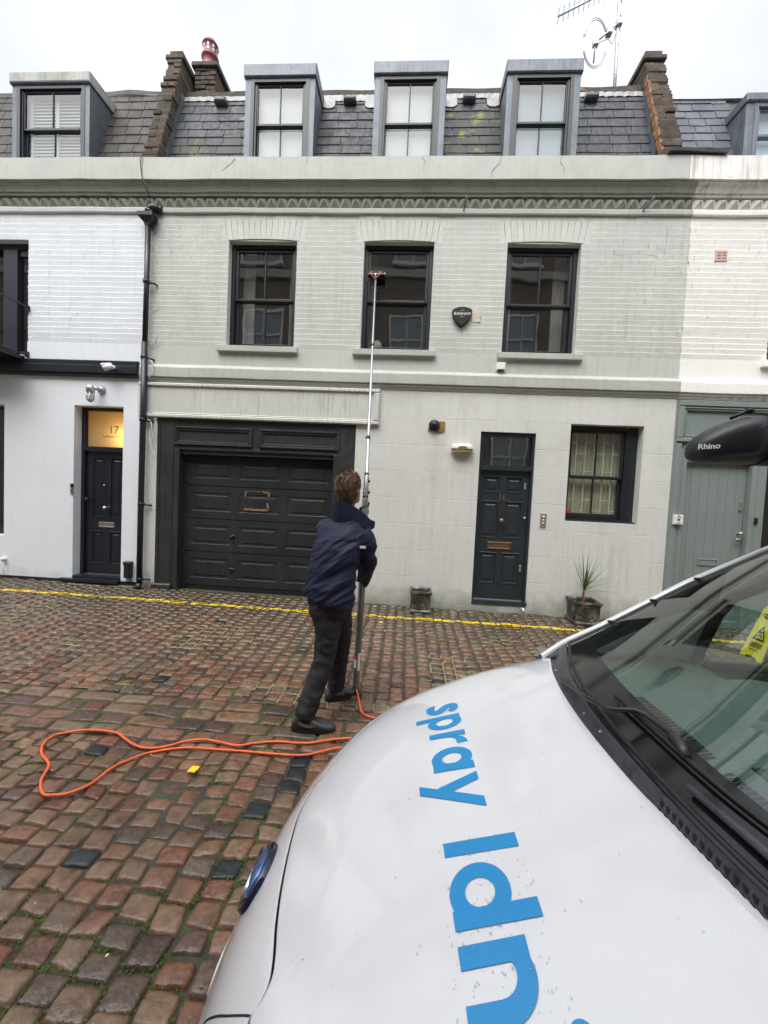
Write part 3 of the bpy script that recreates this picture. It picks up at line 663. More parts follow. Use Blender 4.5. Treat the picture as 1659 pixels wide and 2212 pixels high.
# ground-floor window with blind and security bars
w4 = sash(H, 2.283, 3.155, 1.475, 2.83, .115, (1, 1), 2.09, f=.05, st=.035)
mb = MB(); mb.box(3.155, 3.28, .125, .25, 1.462, 2.842); build('window_jamb', mb, m_frame, H)
mb = MB(); mb.prof([(.135, 1.485), (.03, 1.472), (.028, 1.455), (.135, 1.455)], 2.285, 3.28, 4, .002); build('window_sill', mb, m_frame, H)
mb = MB(); nfold = 60
mb.grid([[(2.26+1.0*i/nfold, .27+.012*math.sin(i*1.9)+.006*math.sin(i*4.3), z) for z in (1.4, 2.9)] for i in range(nfold+1)]); build('blind', mb, m_curtain, H, smooth=True)
mb = MB(); x = 2.33; k = 0
while x < 3.15:
    mb.box(x-.006, x+.006, .205, .217, 1.5, 2.8)
    for z in np.arange(1.62+(.0 if k % 2 else .16), 2.75, .42): mb.box(x+.006, x+.125, .207, .215, z-.006, z+.006)
    x += .131; k += 1
build('security_grille', mb, m_grille, H)
mb = MB(); mb.box(2.345, 2.435, .176, .178, 1.575, 1.625); stk = build('sticker', mb, m_red, H); 
# front door 16
mb = MB(); mb.box(1.022, 1.056, .03, .13, .24, 2.69); mb.box(1.771, 1.805, .03, .13, .24, 2.69); mb.box(1.056, 1.771, .03, .13, 2.645, 2.69); mb.box(1.056, 1.771, .015, .13, 2.155, 2.215); mb.prof([(.12, .245), (-.012, .238), (-.015, .195), (.12, .19)], 1.022, 1.812, 3, 0)
fr = build('door_frame', mb, m_door, H)
def door_leaf(parent, x0, x1, z0, z1, y, panels, mat, label=None):
    mb = MB(); X = sorted({x0, x1, *[v for p in panels for v in p[:2]]}); Z = sorted({z0, z1, *[v for p in panels for v in p[2:]]})
    for i in range(len(X)-1):
        for j in range(len(Z)-1):
            cx, cz = (X[i]+X[i+1])/2, (Z[j]+Z[j+1])/2
            if any(p[0] < cx < p[1] and p[2] < cz < p[3] for p in panels): continue
            mb.add([(X[i], y, Z[j]), (X[i+1], y, Z[j]), (X[i+1], y, Z[j+1]), (X[i], y, Z[j+1])], [(0, 1, 2, 3)])
    for a, b, c, d_ in panels:
        def rr(i_, yy): return [(a+i_, yy, c+i_), (b-i_, yy, c+i_), (b-i_, yy, d_-i_), (a+i_, yy, d_-i_)]
        L_ = [rr(0, y), rr(.006, y-.006), rr(.014, y-.006), rr(.022, y+.012), rr(.05, y+.012), rr(.065, y+.004)]
        for q in range(len(L_)-1):
            mb.add(L_[q]+L_[q+1], [(k_, (k_+1) % 4, 4+(k_+1) % 4, 4+k_) for k_ in range(4)])
        mb.add(L_[-1], [(0, 1, 2, 3)])
    mb.add([(x0, y, z0), (x0, y+.04, z0), (x0, y+.04, z1), (x0, y, z1)], [(0, 1, 2, 3)]).add([(x1, y, z0), (x1, y+.04, z0), (x1, y+.04, z1), (x1, y, z1)], [(0, 1, 2, 3)])
    return build('door', mb, mat, parent, label=label)
dr = door_leaf(H, 1.058, 1.769, .25, 2.15, .075, [(1.115, 1.355, 1.82, 2.06), (1.435, 1.68, 1.82, 2.06), (1.10, 1.36, 1.15, 1.70), (1.43, 1.69, 1.15, 1.70), (1.105, 1.36, .48, .945), (1.43, 1.69, .48, .945)], m_door, 'dark blue green six panel front door numbered 16')
def knob(parent, x, y, z, r_=.03, mat=None, name='knob'):
    mb = MB(); mb.lathe([(r_*.55, 0), (r_*.55, .006), (r_*.35, .012), (r_*.4, .03), (r_*.95, .042), (r_, .055), (r_*.75, .068), (r_*.2, .073)], (x, y, z), 16, 'Y'); return build(name, mb, mat or m_satin, parent, smooth=True)
def letterbox(parent, x, y, z, w_=.34, h_=.105, mat=None):
    mb = MB(); o = .02
    mb.bbox(x-w_/2, x-w_/2+o, y-.012, y, z-h_/2, z+h_/2, .003); mb.bbox(x+w_/2-o, x+w_/2, y-.012, y, z-h_/2, z+h_/2, .003); mb.bbox(x-w_/2+o, x+w_/2-o, y-.011, y, z+h_/2-o, z+h_/2, .003); mb.bbox(x-w_/2+o, x+w_/2-o, y-.011, y, z-h_/2, z-h_/2+o, .003)
    lb = build('letterbox', mb, mat or m_brass, parent); mb = MB(); mb.bbox(x-w_/2+o, x+w_/2-o, y-.006, y, z-h_/2+o, z+h_/2-o, .008); build('flap', mb, mat or m_brass, lb); return lb
knob(dr, 1.392, .07, 1.413, .036, m_brass); knob(dr, 1.715, .07, 1.47, .018, m_satin, 'lock'); letterbox(dr, 1.393, .075, 1.045)
for z in (1.93, .72): mb = MB(); mb.bbox(1.70, 1.728, .066, .077, z-.05, z+.05, .004); mb.lathe([(.014, 0), (.014, .012), (.005, .014)], (1.714, .068, z-.03), 10, 'Y'); build('lock', mb, m_satin, dr)
t_ = text('house_number', '16', .155, (1.392, .070, 1.755), m_brass, dr, ext=.002, bold=.001, sx=.85)
build('transom_pane', MB().add([(1.056, .09, 2.215), (1.771, .09, 2.215), (1.771, .09, 2.645), (1.056, .09, 2.645)], [(0, 1, 2, 3)]), g_win, fr)
mb = MB(); mb.box(1.30, 1.325, .15, .16, 2.215, 2.6); mb.box(1.36, 1.40, .15, .16, 2.215, 2.6)
room(H, 1.03, 1.80, 2.16, 2.70, .14, .8)
mb = MB(); mb.grid([[(1.05+.72*i/50, .34+.02*math.sin(i*1.3), z) for z in (2.2, 2.66)] for i in range(51)]); build('curtain', mb, M('dim_green_net_curtain', (.10, .12, .105), .9, var=.1), H, smooth=True)
# garage: surround, sectional door
mb = MB(); G = m_garage
mb.bbox(-3.813, -3.49, .0, .16, .06, 2.715, .006); mb.bbox(-1.07, -.792, .0, .16, .06, 2.715, .006)
mb.bbox(-3.49, -1.07, .012, .16, 2.30, 2.715, .004); mb.bbox(-3.49, -1.07, .0, .16, 2.25, 2.30, .006)
mb.bbox(-3.49, -1.07, .03, .16, 2.19, 2.25, .004); mb.bbox(-3.525, -3.455, -.012, .15, .06, 2.262, .008); mb.bbox(-1.105, -1.04, -.012, .15, .06, 2.262, .008)
mb.bbox(-3.84, -3.53, -.055, -.001, .02, .20, .015); mb.bbox(-1.03, -.77, -.055, -.001, .02, .20, .015)
for a, b in ((-3.77, -3.56),): 
    for xx in (a, b): mb.bbox(xx-.008, xx+.008, -.010, .0, .22, 2.66, .004)
gs = build('garage_surround', mb, G, H, label='weathered dark green timber garage surround')
for a, b in ((-3.545, -2.345), (-2.235, -1.03)):
    mb = MB(); c, d_ = 2.325, 2.60
    for t, dp in ((0, -.022), (.03, -.008)):
        mb.bbox(a+t, b-t, dp, .011, d_-t-.03, d_-t, .006); mb.bbox(a+t, b-t, dp, .011, c+t, c+t+.03, .006); mb.bbox(a+t, a+t+.03, dp+.001, .011, c+t+.03, d_-t-.03, .006); mb.bbox(b-t-.03, b-t, dp+.001, .011, c+t+.03, d_-t-.03, .006)
    build('panel_moulding', mb, G, gs)
mb = MB(); gy = .135; zs_ = [.17, .70, 1.215, 1.725, 2.19]
xg0, xg1 = -3.455, -1.105
for k in range(4):
    a, b = zs_[k]+.006, zs_[k+1]-.006
    X = [xg0]; pan = []
    for q in range(3):
        pa = xg0+.13+q*.755; pan.append((pa, pa+.625, a+.11, b-.10))
    Xs = sorted({xg0, xg1, *[v for p in pan for v in p[:2]]}); Zs = sorted({a, b, *[v for p in pan for v in p[2:]]})
    for i in range(len(Xs)-1):
        for j in range(len(Zs)-1):
            cx, cz = (Xs[i]+Xs[i+1])/2, (Zs[j]+Zs[j+1])/2
            if any(p[0] < cx < p[1] and p[2] < cz < p[3] for p in pan): continue
            mb.add([(Xs[i], gy, Zs[j]), (Xs[i+1], gy, Zs[j]), (Xs[i+1], gy, Zs[j+1]), (Xs[i], gy, Zs[j+1])], [(0, 1, 2, 3)])
    for pa, pb_, c, d_ in pan:
        def rr(i_, yy, iz=None): iz = iz or i_; return [(pa+i_, yy, c+iz), (pb_-i_, yy, c+iz), (pb_-i_, yy, d_-iz), (pa+i_, yy, d_-iz)]
        L_ = [rr(0, gy), rr(.010, gy+.007), rr(.055, gy+.007, .04), rr(.075, gy-.001, .055)]
        for q in range(len(L_)-1): mb.add(L_[q]+L_[q+1], [(k_, (k_+1) % 4, 4+(k_+1) % 4, 4+k_) for k_ in range(4)])
        mb.add(L_[-1], [(0, 1, 2, 3)])
    mb.add([(xg0, gy, b), (xg1, gy, b), (xg1, gy+.03, b+.004), (xg0, gy+.03, b+.004)], [(0, 1, 2, 3)]).add([(xg0, gy, a), (xg1, gy, a), (xg1, gy+.03, a-.004), (xg0, gy+.03, a-.004)], [(0, 1, 2, 3)])
mb.box(xg0, xg1, gy+.031, gy+.05, .1, 2.2)
gd = build('garage_door', mb, m_garagedoor, H, label='dark green sectional garage door with raised panels')
mb = MB(); mb.box(xg0, xg1, gy-.004, gy+.02, .10, .165); build('rubber_seal', mb, m_bplastic, gd)
mb = MB(); mb.lathe([(.03, 0), (.03, .008), (.014, .014), (.014, .04)], (-2.648, gy, .965), 14, 'Y'); mb.tube([(-2.648, gy-.04, .975), (-2.66, gy-.048, .955), (-2.668, gy-.045, .90)], [.014, .014, .010], 10); build('handle', mb, m_bplastic, gd, smooth=True)
mb = MB(); mb.bbox(-2.70, -2.61, gy-.012, gy, .40, .46); build('lock', mb, m_bplastic, gd)
mb = MB()
def torn(pts, t): 
    for i in range(len(pts)-1):
        p, q = Vector(pts[i]), Vector(pts[i+1]); dd = (q-p).normalized(); nn_ = Vector((dd.z, 0, -dd.x)); N_ = 10
        P_ = []
        for k in range(N_+1):
            c = p+(q-p)*k/N_; wv = t*(.55+.5*noise.noise(Vector((k*.9+i*7, 1, 2)))); P_.append([tuple(c+nn_*wv), tuple(c-nn_*t*.45)])
        mb.grid(P_)
yt = gy-.0065
torn([(-2.475, yt, 1.585), (-2.475, yt, 1.665), (-2.445, yt, 1.668)], .018); torn([(-2.20, yt, 1.668), (-2.105, yt, 1.66), (-2.105, yt, 1.59)], .028); torn([(-2.13, yt, 1.50), (-2.105, yt, 1.405)], .03); torn([(-2.49, yt, 1.395), (-2.3, yt, 1.388), (-2.11, yt, 1.395)], .034); torn([(-2.44, yt-.001, 1.668), (-2.2, yt-.001, 1.672)], .008)
build('tape_remnants', mb, m_tape, gd)
# fascia board over the garage
m_fascia = M('streaked_grey_fascia_board', srgb(200, 202, 196), .6, var=.05, vscale=1.5, fine=.03, streak=.9, scol=srgb(142, 143, 132), sscale=22)
mb = MB(); a, b, c, d_ = -4.093, -.455, 2.715, 3.232
mb.box(a, b, -.028, -.004, c, d_)
for q in ((a, b, d_-.055, d_), (a, b, c, c+.06)): mb.bbox(q[0], q[1], -.055, -.0285, q[2], q[3], .014)
for q in ((a, a+.06), (b-.09, b)): mb.bbox(q[0], q[1], -.054, -.0285, c+.06, d_-.055, .012)
mb.bbox(-2.272, -2.252, -.036, -.0285, c+.06, d_-.055, .006); mb.bbox(a+.06, b-.09, -.044, -.0285, c+.06, c+.078, .008)
build('fascia_board', mb, m_fascia, H)
# roof, dormers, party walls, chimney
def lichen(x, z): return True if (x < -2.7 and z < 7.35) or (.28 < x < 1.17 and z < 7.75) else ((-3.75 < x < -2.8 and z < 7.15 and noise.noise(Vector((x*3, z*3, 0))) > -.25) or (.62 < x < 1.0 and 6.6 < z < 7.7 and noise.noise(Vector((x*4, z*4, 5))) > -.2) or (.45 < x < .75 and (6.9 < z < 7.1 or 6.6 < z < 6.8)))
DX = [(-2.745, -1.675), (-.775, .283), (1.165, 2.212)]
rf = slates(H, -4.03, 3.37, 8.17, m_slate, DX, moss=lichen)
mb = MB(); mb.prof([(.86, 8.20), (.87, 8.20), (.90, 8.34), (1.2, 8.36), (1.2, 8.1), (.9, 8.07)], -4.03, 3.37, 60, .02); build('ridge_edge', mb, M('dark_mossy_ridge', (.05, .045, .035), .9, var=.35, vscale=9, fine=.3, patch=.6, pcol=(.09, .1, .03), pscale=6, bump=1, bscale=30, bdist=.01), rf)
m_ventgrey = M('grey_plastic_vent', (.09, .10, .11), .5, var=.2, vscale=10)
segs = [(-4.03, -2.75), (-1.67, -.78), (.29, 1.16), (2.22, 3.37)]
for i, (a, b) in enumerate(segs):
    mb = MB(); N_ = 24; mb.grid([[(a+(b-a)*k/N_, RY+(z-6.75)*SL-.02+.004*math.sin(k*2.2), z+.01*noise.noise(Vector((k*.7, i, 3)))) for z in (8.095 if i != 1 else 8.06, 8.15, 8.19)] for k in range(N_+1)])
    if i in (1, 2):
        for xx in ((a+.0, a+.20), (b-.20, b)):
            if i == 2 and False: continue
            c_ = [(xx[0]+(xx[1]-xx[0])*k/8, RY+(7.6-6.75)*SL-.024, 0) for k in range(9)]
            mb.grid([[(p[0], RY+(z-6.75)*SL-.024, z) for z in (7.90+.05*(abs(k-4)/4)**3, 8.09)] for k, p in enumerate(c_)])
    build('lead_flashing', mb, m_leadlight, rf)
    xc = (a+b)/2+(.03, -.0, -.05, -.24)[i]
    mb = MB(); mb.bbox(xc-.10, xc+.10, RY+(7.98-6.75)*SL-.10, RY+(7.98-6.75)*SL+.08, 7.99, 8.06, .02); build('roof_vent', mb, m_ventgrey, rf)
mb = MB(); mb.add([(-2.98, .62, 7.62), (-2.80, .60, 7.58), (-2.80, .60, 7.72)], [(0, 1, 2)]); build('torn_flashing', mb, m_leadlight, rf)
dormer(H, *DX[0], .30, 8.095); dormer(H, *DX[1], .30, 8.105); dormer(H, *DX[2], .30, 8.10, blind=M('blue_grey_blind', (.19, .25, .29), .8, var=.05))
def party_wall(x0, x1, ztop, yk, yb_=.20):
    mb = MB(); z = 6.25; k = 0
    while z < ztop:
        yf = yb_+(z-6.73)*yk+random.gauss(0, .010); n_ = 2 if k % 2 else 1
        xs_ = [x0, x1] if n_ == 1 else [x0, (x0+x1)/2, x1]
        for q in range(len(xs_)-1):
            jx = random.gauss(0, .012); jy = random.gauss(0, .012)
            mb.bbox(xs_[q]+jx*.3+.002, xs_[q+1]+jx*.3-.002, yf+jy, yf+.85, z+.004, z+.069, .009)
        mb.box(x0+.01, x1-.01, yf+.012, yf+.84, z-.01, z+.08)
        z += .074; k += 1
    p = build('party_wall', mb, m_oldbrick, H)
    yt_ = yb_+(ztop-6.73)*yk
    mb = MB(); mb.bbox(x0-.035, x1+.03, yt_-.045, yt_+.9, ztop, ztop+.07, .012); mb.bbox(x0+.01, x1-.02, yt_-.0, yt_+.9, ztop+.07, ztop+.17, .012); build('coping', mb, m_oldbrick, p)
    return p
pl = party_wall(-4.275, -4.03, 8.70, .29); pr_ = party_wall(3.37, 3.655, 8.66, .34)
# lead soakers stepped up the walls, crumbling mortar on the right one
for pw, x, s in ((pl, -4.025, 1), (pr_, 3.365, -1)):
    mb = MB(); z = 6.3
    while z < 8.15:
        y = .22+(z-6.73)*.30; mb.add([(x+s*.004, y+.05+.07*((z*13.5) % 1), z), (x+s*.004, RY+.02+(z-6.75)*SL, z-.02), (x+s*.004, RY+.02+(z+.085-6.75)*SL, z+.065), (x+s*.004, y+.12, z+.085)], [(0, 1, 2, 3)]); z += .085
    build('lead_soaker', mb, m_lead, pw)
mb = MB(); z = 6.3; rings = []
while z < 8.35:
    y = .20+(z-6.73)*.34; r_ = .014+.022*noise.noise(Vector((z*9, 0, 0)))+.012*noise.noise(Vector((z*27, 3, 0))); rings.append([(3.365-r_, y+.07, z), (3.36, y+.018-r_, z), (3.38+r_*.5, y-.010, z), (3.395+r_, y+.012, z), (3.38, y+.09, z)]); z += .03
mb.loft(rings); build('mortar_fillet', mb, m_orange, pr_)
mb = MB(); mb.prof([(-.19, 6.40), (-.20, 6.43), (.05, 6.47), (.05, 6.45)], 3.22, 3.98, 24, .03); build('lead_apron', mb, m_lead, pr_)
mb = MB(); z = 8.0; k = 0
while z < 8.84:
    xs_ = [-3.98, -3.98+.10*(1+k % 2), -3.98+.10*(2.6+k % 2), -3.60]
    for q in range(3): mb.bbox(xs_[q]+.003, xs_[q+1]-.003, 1.02+random.gauss(0, .007), 1.5, z, z+.066, .008)
    mb.box(-3.97, -3.61, 1.035, 1.48, z-.01, z+.07)
    z += .073; k += 1
mb.bbox(-4.02, -3.56, .98, 1.55, 8.855, 8.93, .01)
ch = build('chimney', mb, m_oldbrick, H)
mb = MB(); mb.lathe([(.150, 0), (.145, .05), (.128, .08), (.122, .22), (.142, .235), (.142, .265), (.120, .28), (.118, .44), (.135, .455), (.128, .48), (.085, .54), (.0, .56)], (-3.81, 1.20, 8.93), 24)
cp = build('chimney_pot', mb, m_pot, ch, smooth=True)
mb = MB()
for k in range(9):
    a = k/9*6.283
    for h in (.31, .375):
        ca, sa = math.cos(a), math.sin(a); r_ = .1215; wv = .13
        mb.add([(-3.81+r_*math.cos(a-wv), 1.20+r_*math.sin(a-wv), 8.93+h), (-3.81+r_*math.cos(a+wv), 1.20+r_*math.sin(a+wv), 8.93+h), (-3.81+r_*math.cos(a+wv), 1.20+r_*math.sin(a+wv), 8.93+h+.045), (-3.81+r_*math.cos(a-wv), 1.20+r_*math.sin(a-wv), 8.93+h+.045)], [(0, 1, 2, 3)])
build('vent_slots', mb, m_white, cp)

# ================================================================ LEFT HOUSE
HL = thing('terraced_house', 'white painted mews house on the left with black band and lit fanlight', 'house', (-6.5, 0, 0), 'mews houses in a row')
D17 = (-5.14, -4.353, .17, 2.862, .15); WL = (-8.4, -5.905, 3.60, 5.325, .12); WG = (-8.2, -6.276, .80, 2.83, .15)
mb = MB(); panel(mb, -9.4, XL, .155, 3.30, .0, [D17, WG], .15); wallL = build('wall', mb, m_whitewall, HL)
mb = MB(); panel(mb, -9.4, XL, 3.5, 3.80, -.003, [WL], .1); build('plain_band', mb, m_whitewall, wallL)
mb = MB(); panel(mb, -9.4, XL, 3.80, 5.72, .019, [WL], .1); build('brick_backing', mb, m_whitebrick, wallL)
mb = MB(); bricks(mb, -9.4, XL, 3.80, 5.70, [WL], .2); build('brickwork', mb, m_whitebrick, wallL)
facade_top(HL, -9.4, XL, m_stone, m_cornice, M('bluish_white_string', srgb(196, 200, 202), .7, var=.08, streak=.3, scol=srgb(140, 142, 138)), xf=(-9.4, -4.018), xc=(-9.4, -4.024))
mb = MB(); mb.bbox(-9.4, -4.11, -.075, .0, 3.335, 3.455, .008); mb.bbox(-9.4, -4.11, -.05, .0, 3.29, 3.335, .004); mb.bbox(-9.4, -4.11, -.05, .0, 3.455, 3.535, .012); build('band', mb, m_navyblack, HL)
mb = MB(); mb.box(-9.4, -5.14, -.018, .1, -.05, .175); mb.box(-4.353, XL-.01, -.018, .1, -.05, .19); build('plinth', mb, m_black, HL)
mb = MB(); mb.box(-5.30, -4.352, -.07, .12, .155, .195); mb.box(-5.14, -4.353, .0, .15, .1, .235); build('doorstep', mb, m_navyblack, HL)
mb = MB(); mb.box(-5.14, -5.085, .14, .24, .235, 2.86); mb.box(-4.40, -4.352, .14, .24, .235, 2.86); mb.box(-5.085, -4.40, .14, .24, 2.815, 2.86); mb.box(-5.085, -4.40, .13, .24, 2.19, 2.255)
frL = build('door_frame', mb, m_navyblack, HL)
dl = door_leaf(HL, -5.083, -4.402, .245, 2.188, .18, [(-4.985, -4.78, 1.14, 2.10), (-4.69, -4.485, 1.14, 2.10), (-4.985, -4.78, .40, .93), (-4.69, -4.485, .40, .93)], m_navyblack, 'blue black four panel front door')
knob(dl, -4.735, .175, 1.30, .03, m_chrome); knob(dl, -4.735, .175, 1.66, .012, m_chrome, 'spyhole'); letterbox(dl, -4.735, .18, 1.03, .26, .085, m_satin)
knob(dl, -5.035, .175, 1.42, .034, m_black, 'lock'); 
# lit frosted fanlight: a real lamp behind translucent glass
mt = bpy.data.materials.new('frosted_fanlight'); mt.use_nodes = True; n = mt.node_tree.nodes; n.clear(); l = mt.node_tree.links
o_ = n.new('ShaderNodeOutputMaterial'); t1 = n.new('ShaderNodeBsdfTranslucent'); t2 = n.new('ShaderNodeBsdfDiffuse'); mx = n.new('ShaderNodeMixShader'); t1.inputs[0].default_value = (.9, .8, .6, 1); t2.inputs[0].default_value = (.35, .33, .28, 1); mx.inputs[0].default_value = .6
l.new(t2.outputs[0], mx.inputs[1]); l.new(t1.outputs[0], mx.inputs[2]); l.new(mx.outputs[0], o_.inputs[0])
build('fanlight_pane', MB().add([(-5.085, .20, 2.255), (-4.40, .20, 2.255), (-4.40, .20, 2.815), (-5.085, .20, 2.815)], [(0, 1, 2, 3)]), mt, frL, label='frosted fanlight glowing warm yellow with number 17')
room(HL, -5.10, -4.36, 2.2, 2.86, .24, .6, M('warm_hall_wall', (.5, .42, .3), .9, var=.03))
lp = bpy.data.objects.new('hall_lamp', bpy.data.lights.new('hall_lamp', 'POINT')); COL.objects.link(lp); lp.location = (-4.50, .36, 2.42); lp.data.energy = 3.2; lp.data.color = (1, .62, .2); lp.data.shadow_soft_size = .04
text('fanlight_number', '17', .17, (-4.66, .197, 2.53), m_darklettering, frL, ext=.0006); text('fanlight_street_name', 'Lexham Mews', .062, (-4.66, .197, 2.43), m_darklettering, frL, ext=.0006)
# tall dark window with glazed door and balcony, cut by the left edge
mb = MB(); y = .12
mb.box(-5.975, -5.905, y, y+.08, 3.60, 5.325); mb.box(-8.4, -5.975, y, y+.08, 5.24, 5.325); mb.box(-6.20, -5.975, y+.02, y+.07, 3.60, 3.70); mb.box(-6.43, -6.20, y-.005, y+.08, 3.60, 5.24); mb.box(-6.20, -5.975, y+.02, y+.07, 5.15, 5.24); mb.box(-7.4, -6.95, y, y+.08, 3.60, 5.24)
wl = build('window', mb, m_navyblack, HL, label='tall dark framed balcony window')
build('pane', MB().add([(-6.20, y+.05, 3.7), (-5.975, y+.05, 3.7), (-5.975, y+.05, 5.15), (-6.20, y+.05, 5.15)], [(0, 1, 2, 3)]).add([(-6.95, y+.05, 3.7), (-6.43, y+.05, 3.7), (-6.43, y+.05, 5.15), (-6.95, y+.05, 5.15)], [(0, 1, 2, 3)]), g_win, wl)
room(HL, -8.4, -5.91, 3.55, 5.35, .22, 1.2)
mb = MB(); mb.grid([[(-6.25+.34*i/40, .42+.025*math.sin(i*1.1)+.01*math.sin(i*2.7), z) for z in (3.62, 4.4, 5.25)] for i in range(41)]); build('curtain', mb, M('pale_net_curtain', (.42, .41, .38), .9, var=.15, vscale=8), HL, smooth=True)
mb = MB(); yb = -.55
mb.box(-8.2, -5.93, yb, -.0, 3.515, 3.545)
for k in range(7): mb.box(-8.2, -5.92, yb+.005+k*.078, yb+.06+k*.078, 3.546, 3.566)
mb.tube([(-5.90, -.0, 4.31), (-5.90, -.03, 4.31), (-5.90, yb, 4.31)], .012, 8); mb.tube([(-5.90, -.0, 3.58), (-5.90, yb, 3.58)], .012, 8); mb.box(-5.915, -5.87, -.02, .0, 4.25, 4.33); mb.box(-5.92, -5.87, -.03, .0, 3.56, 3.64)
mb.tube([(-5.90, yb, 3.55), (-5.90, yb, 4.31)], .012, 8); mb.tube([(-8.2, yb, 4.31), (-5.90, yb, 4.31)], .012, 8)
x = -8.1
while x < -5.95: mb.tube([(x, yb, 3.55), (x, yb, 4.31)], .006, 6); x += .11
build('balcony', mb, m_navyblack, HL)
mb = MB(); y = .15
for a, b in ((-6.34, -6.276),): mb.box(a, b, y-.03, y+.05, .80, 2.83)
for z in (.80, 1.2, 1.6, 2.0, 2.4, 2.78): mb.box(-8.2, -6.34, y-.02, y+.04, z, z+.045)
for x in (-6.75, -7.2, -7.7): mb.box(x, x+.05, y-.02, y+.04, .8, 2.83)
wg = build('window', mb, M('dark_brown_timber', (.02, .012, .01), .5, var=.2), HL); build('pane', MB().add([(-8.2, y+.02, .8), (-6.34, y+.02, .8), (-6.34, y+.02, 2.83), (-8.2, y+.02, 2.83)], [(0, 1, 2, 3)]), g_win, wg); room(HL, -8.2, -6.28, .75, 2.85, .21, 1.)
rl = slates(HL, -9.4, -4.27, 8.28, m_slateL, [(-6.49, -5.215)], gauge=.185, width=.245)
mb = MB(); mb.prof([(.85, 8.24), (.89, 8.21), (.91, 8.30), (.89, 8.35), (1.15, 8.37), (1.15, 8.2)], -9.4, -4.27, 90, .03); build('ridge_edge', mb, m_leadlight, rl)
m_leadmoss = M('mossy_lead', (.36, .37, .34), .6, var=.3, vscale=4, streak=.9, scol=(.16, .19, .13), sscale=10, bump=.4, bscale=15)
dm = dormer(HL, -6.49, -5.215, .29, 8.015, .16, shutter=True, side_w=.075, zmeet=7.20, framemat=m_navyblack, back=.80)
mb = MB(); mb.bbox(-6.512, -5.193, .25, .90, 7.868, 8.018, .012); build('lead_hood', mb, m_leadmoss, dm)

# ================================================================ RIGHT HOUSE
HR = thing('terraced_house', 'cream white painted mews house on the right with a sage grey timber front', 'house', (5.5, 0, 0), 'mews houses in a row')
WR = (4.83, 5.85, 3.79, 5.22, .12)
mb = MB(); panel(mb, XR, 8.4, 3.515, 3.79, -.003, [], .1); wr = build('wall', mb, m_cream, HR)
mb = MB(); panel(mb, XR, 8.4, 3.79, 5.71, .019, [WR], .1); build('brick_backing', mb, m_cream, wr)
mb = MB(); bricks(mb, XR, 8.4, 3.79, 5.70, [WR], .3); build('brickwork', mb, m_cream, wr)
facade_top(HR, XR, 8.4, m_creamdirty, m_creamdirty, m_cream, xf=(3.526, 8.4), xc=(3.666, 8.4))
build('band', MB().prof(P_BAND, XR, 8.4, 40, .006), m_cream, HR); build('cove', MB().prof(P_COVE, XR, 8.4, 40, .004), m_creamdirty, HR)
sash(HR, *WR[:4], .11, (1, 1), 4.5); room(HR, 4.83, 5.85, 3.7, 5.3, .24, 1.)
mb = MB(); mb.prof([(.11, 3.80), (-.055, 3.79), (-.062, 3.70), (.0, 3.70)], 4.75, 5.95, 6, .003); build('window_sill', mb, m_cream, HR)
mb = MB(); y = .0
GDR = (3.90, 4.775, .14, 2.385)
panel(mb, 3.72, 8.4, -.05, 2.62, .02, [(3.90, 4.775, .14, 2.385, .10), (4.98, 6.1, .95, 2.385, .12)], .1); panel(mb, 3.72, 8.4, 2.62, 3.24, .02, [], .1)
mb.box(3.6935, 3.7215, -.008, .1, -.05, 3.235); mb.bbox(3.722, 3.80, -.02, .019, .0, 2.63, .008); mb.bbox(3.80, 3.898, -.003, .019, .0, 2.55, .006); mb.bbox(3.835, 3.845, -.012, -.002, .0, 2.6, .004); mb.bbox(4.777, 4.97, -.003, .019, .0, 2.55, .006); mb.bbox(4.85, 4.86, -.010, -.002, .0, 2.5, .004)
mb.bbox(3.722, 8.4, -.03, .019, 2.645, 2.695, .01); mb.bbox(3.722, 8.4, -.03, .019, 3.14, 3.225, .012); mb.bbox(3.722, 3.80, -.029, .019, 2.695, 3.14, .01)
for t in (0, .026): mb.bbox(3.80+t, 8.4, -.022+t*.4, .019, 2.695+t, 2.712+t, .005); mb.bbox(3.80+t, 3.817+t, -.021+t*.4, .019, 2.73+t, 3.1-t, .005); mb.bbox(3.80+t, 8.4, -.022+t*.4, .019, 3.11-t, 3.13-t, .005)
mb.bbox(3.90, 8.4, -.03, .019, .0, .18, .01) if False else None
mb.bbox(4.95, 8.4, -.06, .019, .82, .90, .012); mb.bbox(4.95, 8.4, -.035, .019, .90, .95, .01); mb.bbox(4.97, 8.4, -.02, .019, .02, .22, .01); mb.bbox(5.1, 6.0, -.012, .019, .30, .74, .012)
shop = build('timber_front', mb, m_shop, HR, label='sage grey timber shopfront style ground floor')
mb = MB(); nb = 7
for k in range(nb):
    a = 3.903+(.870)*k/nb; mb.bbox(a+.001, a+.870/nb-.001, .085, .12, .15, 2.38, .003)
dg_ = build('door', mb, m_shop, HR, label='sage grey boarded door')
letterbox(dg_, 4.34, .085, .965, .28, .10, m_shop); knob(dg_, 4.715, .08, 1.40, .026, m_satin, 'lock'); mb = MB(); mb.tube([(4.715, .03, 1.32), (4.715, .03, 1.315), (4.69, .03, 1.312)], .012, 8); mb.tube([(4.725, .085, 1.32), (4.725, .03, 1.32)], .01, 8); mb.tube([(4.73, .03, 1.32), (4.655, .03, 1.318)], .010, 8); build('handle', mb, m_satin, dg_, smooth=True)
mb = MB(); mb.bbox(4.70, 4.735, .07, .085, 1.72, 1.86, .006); mb.lathe([(.016, 0), (.016, .012), (.006, .016)], (4.718, .07, 1.745), 12, 'Y'); build('lock', mb, m_satin, dg_)
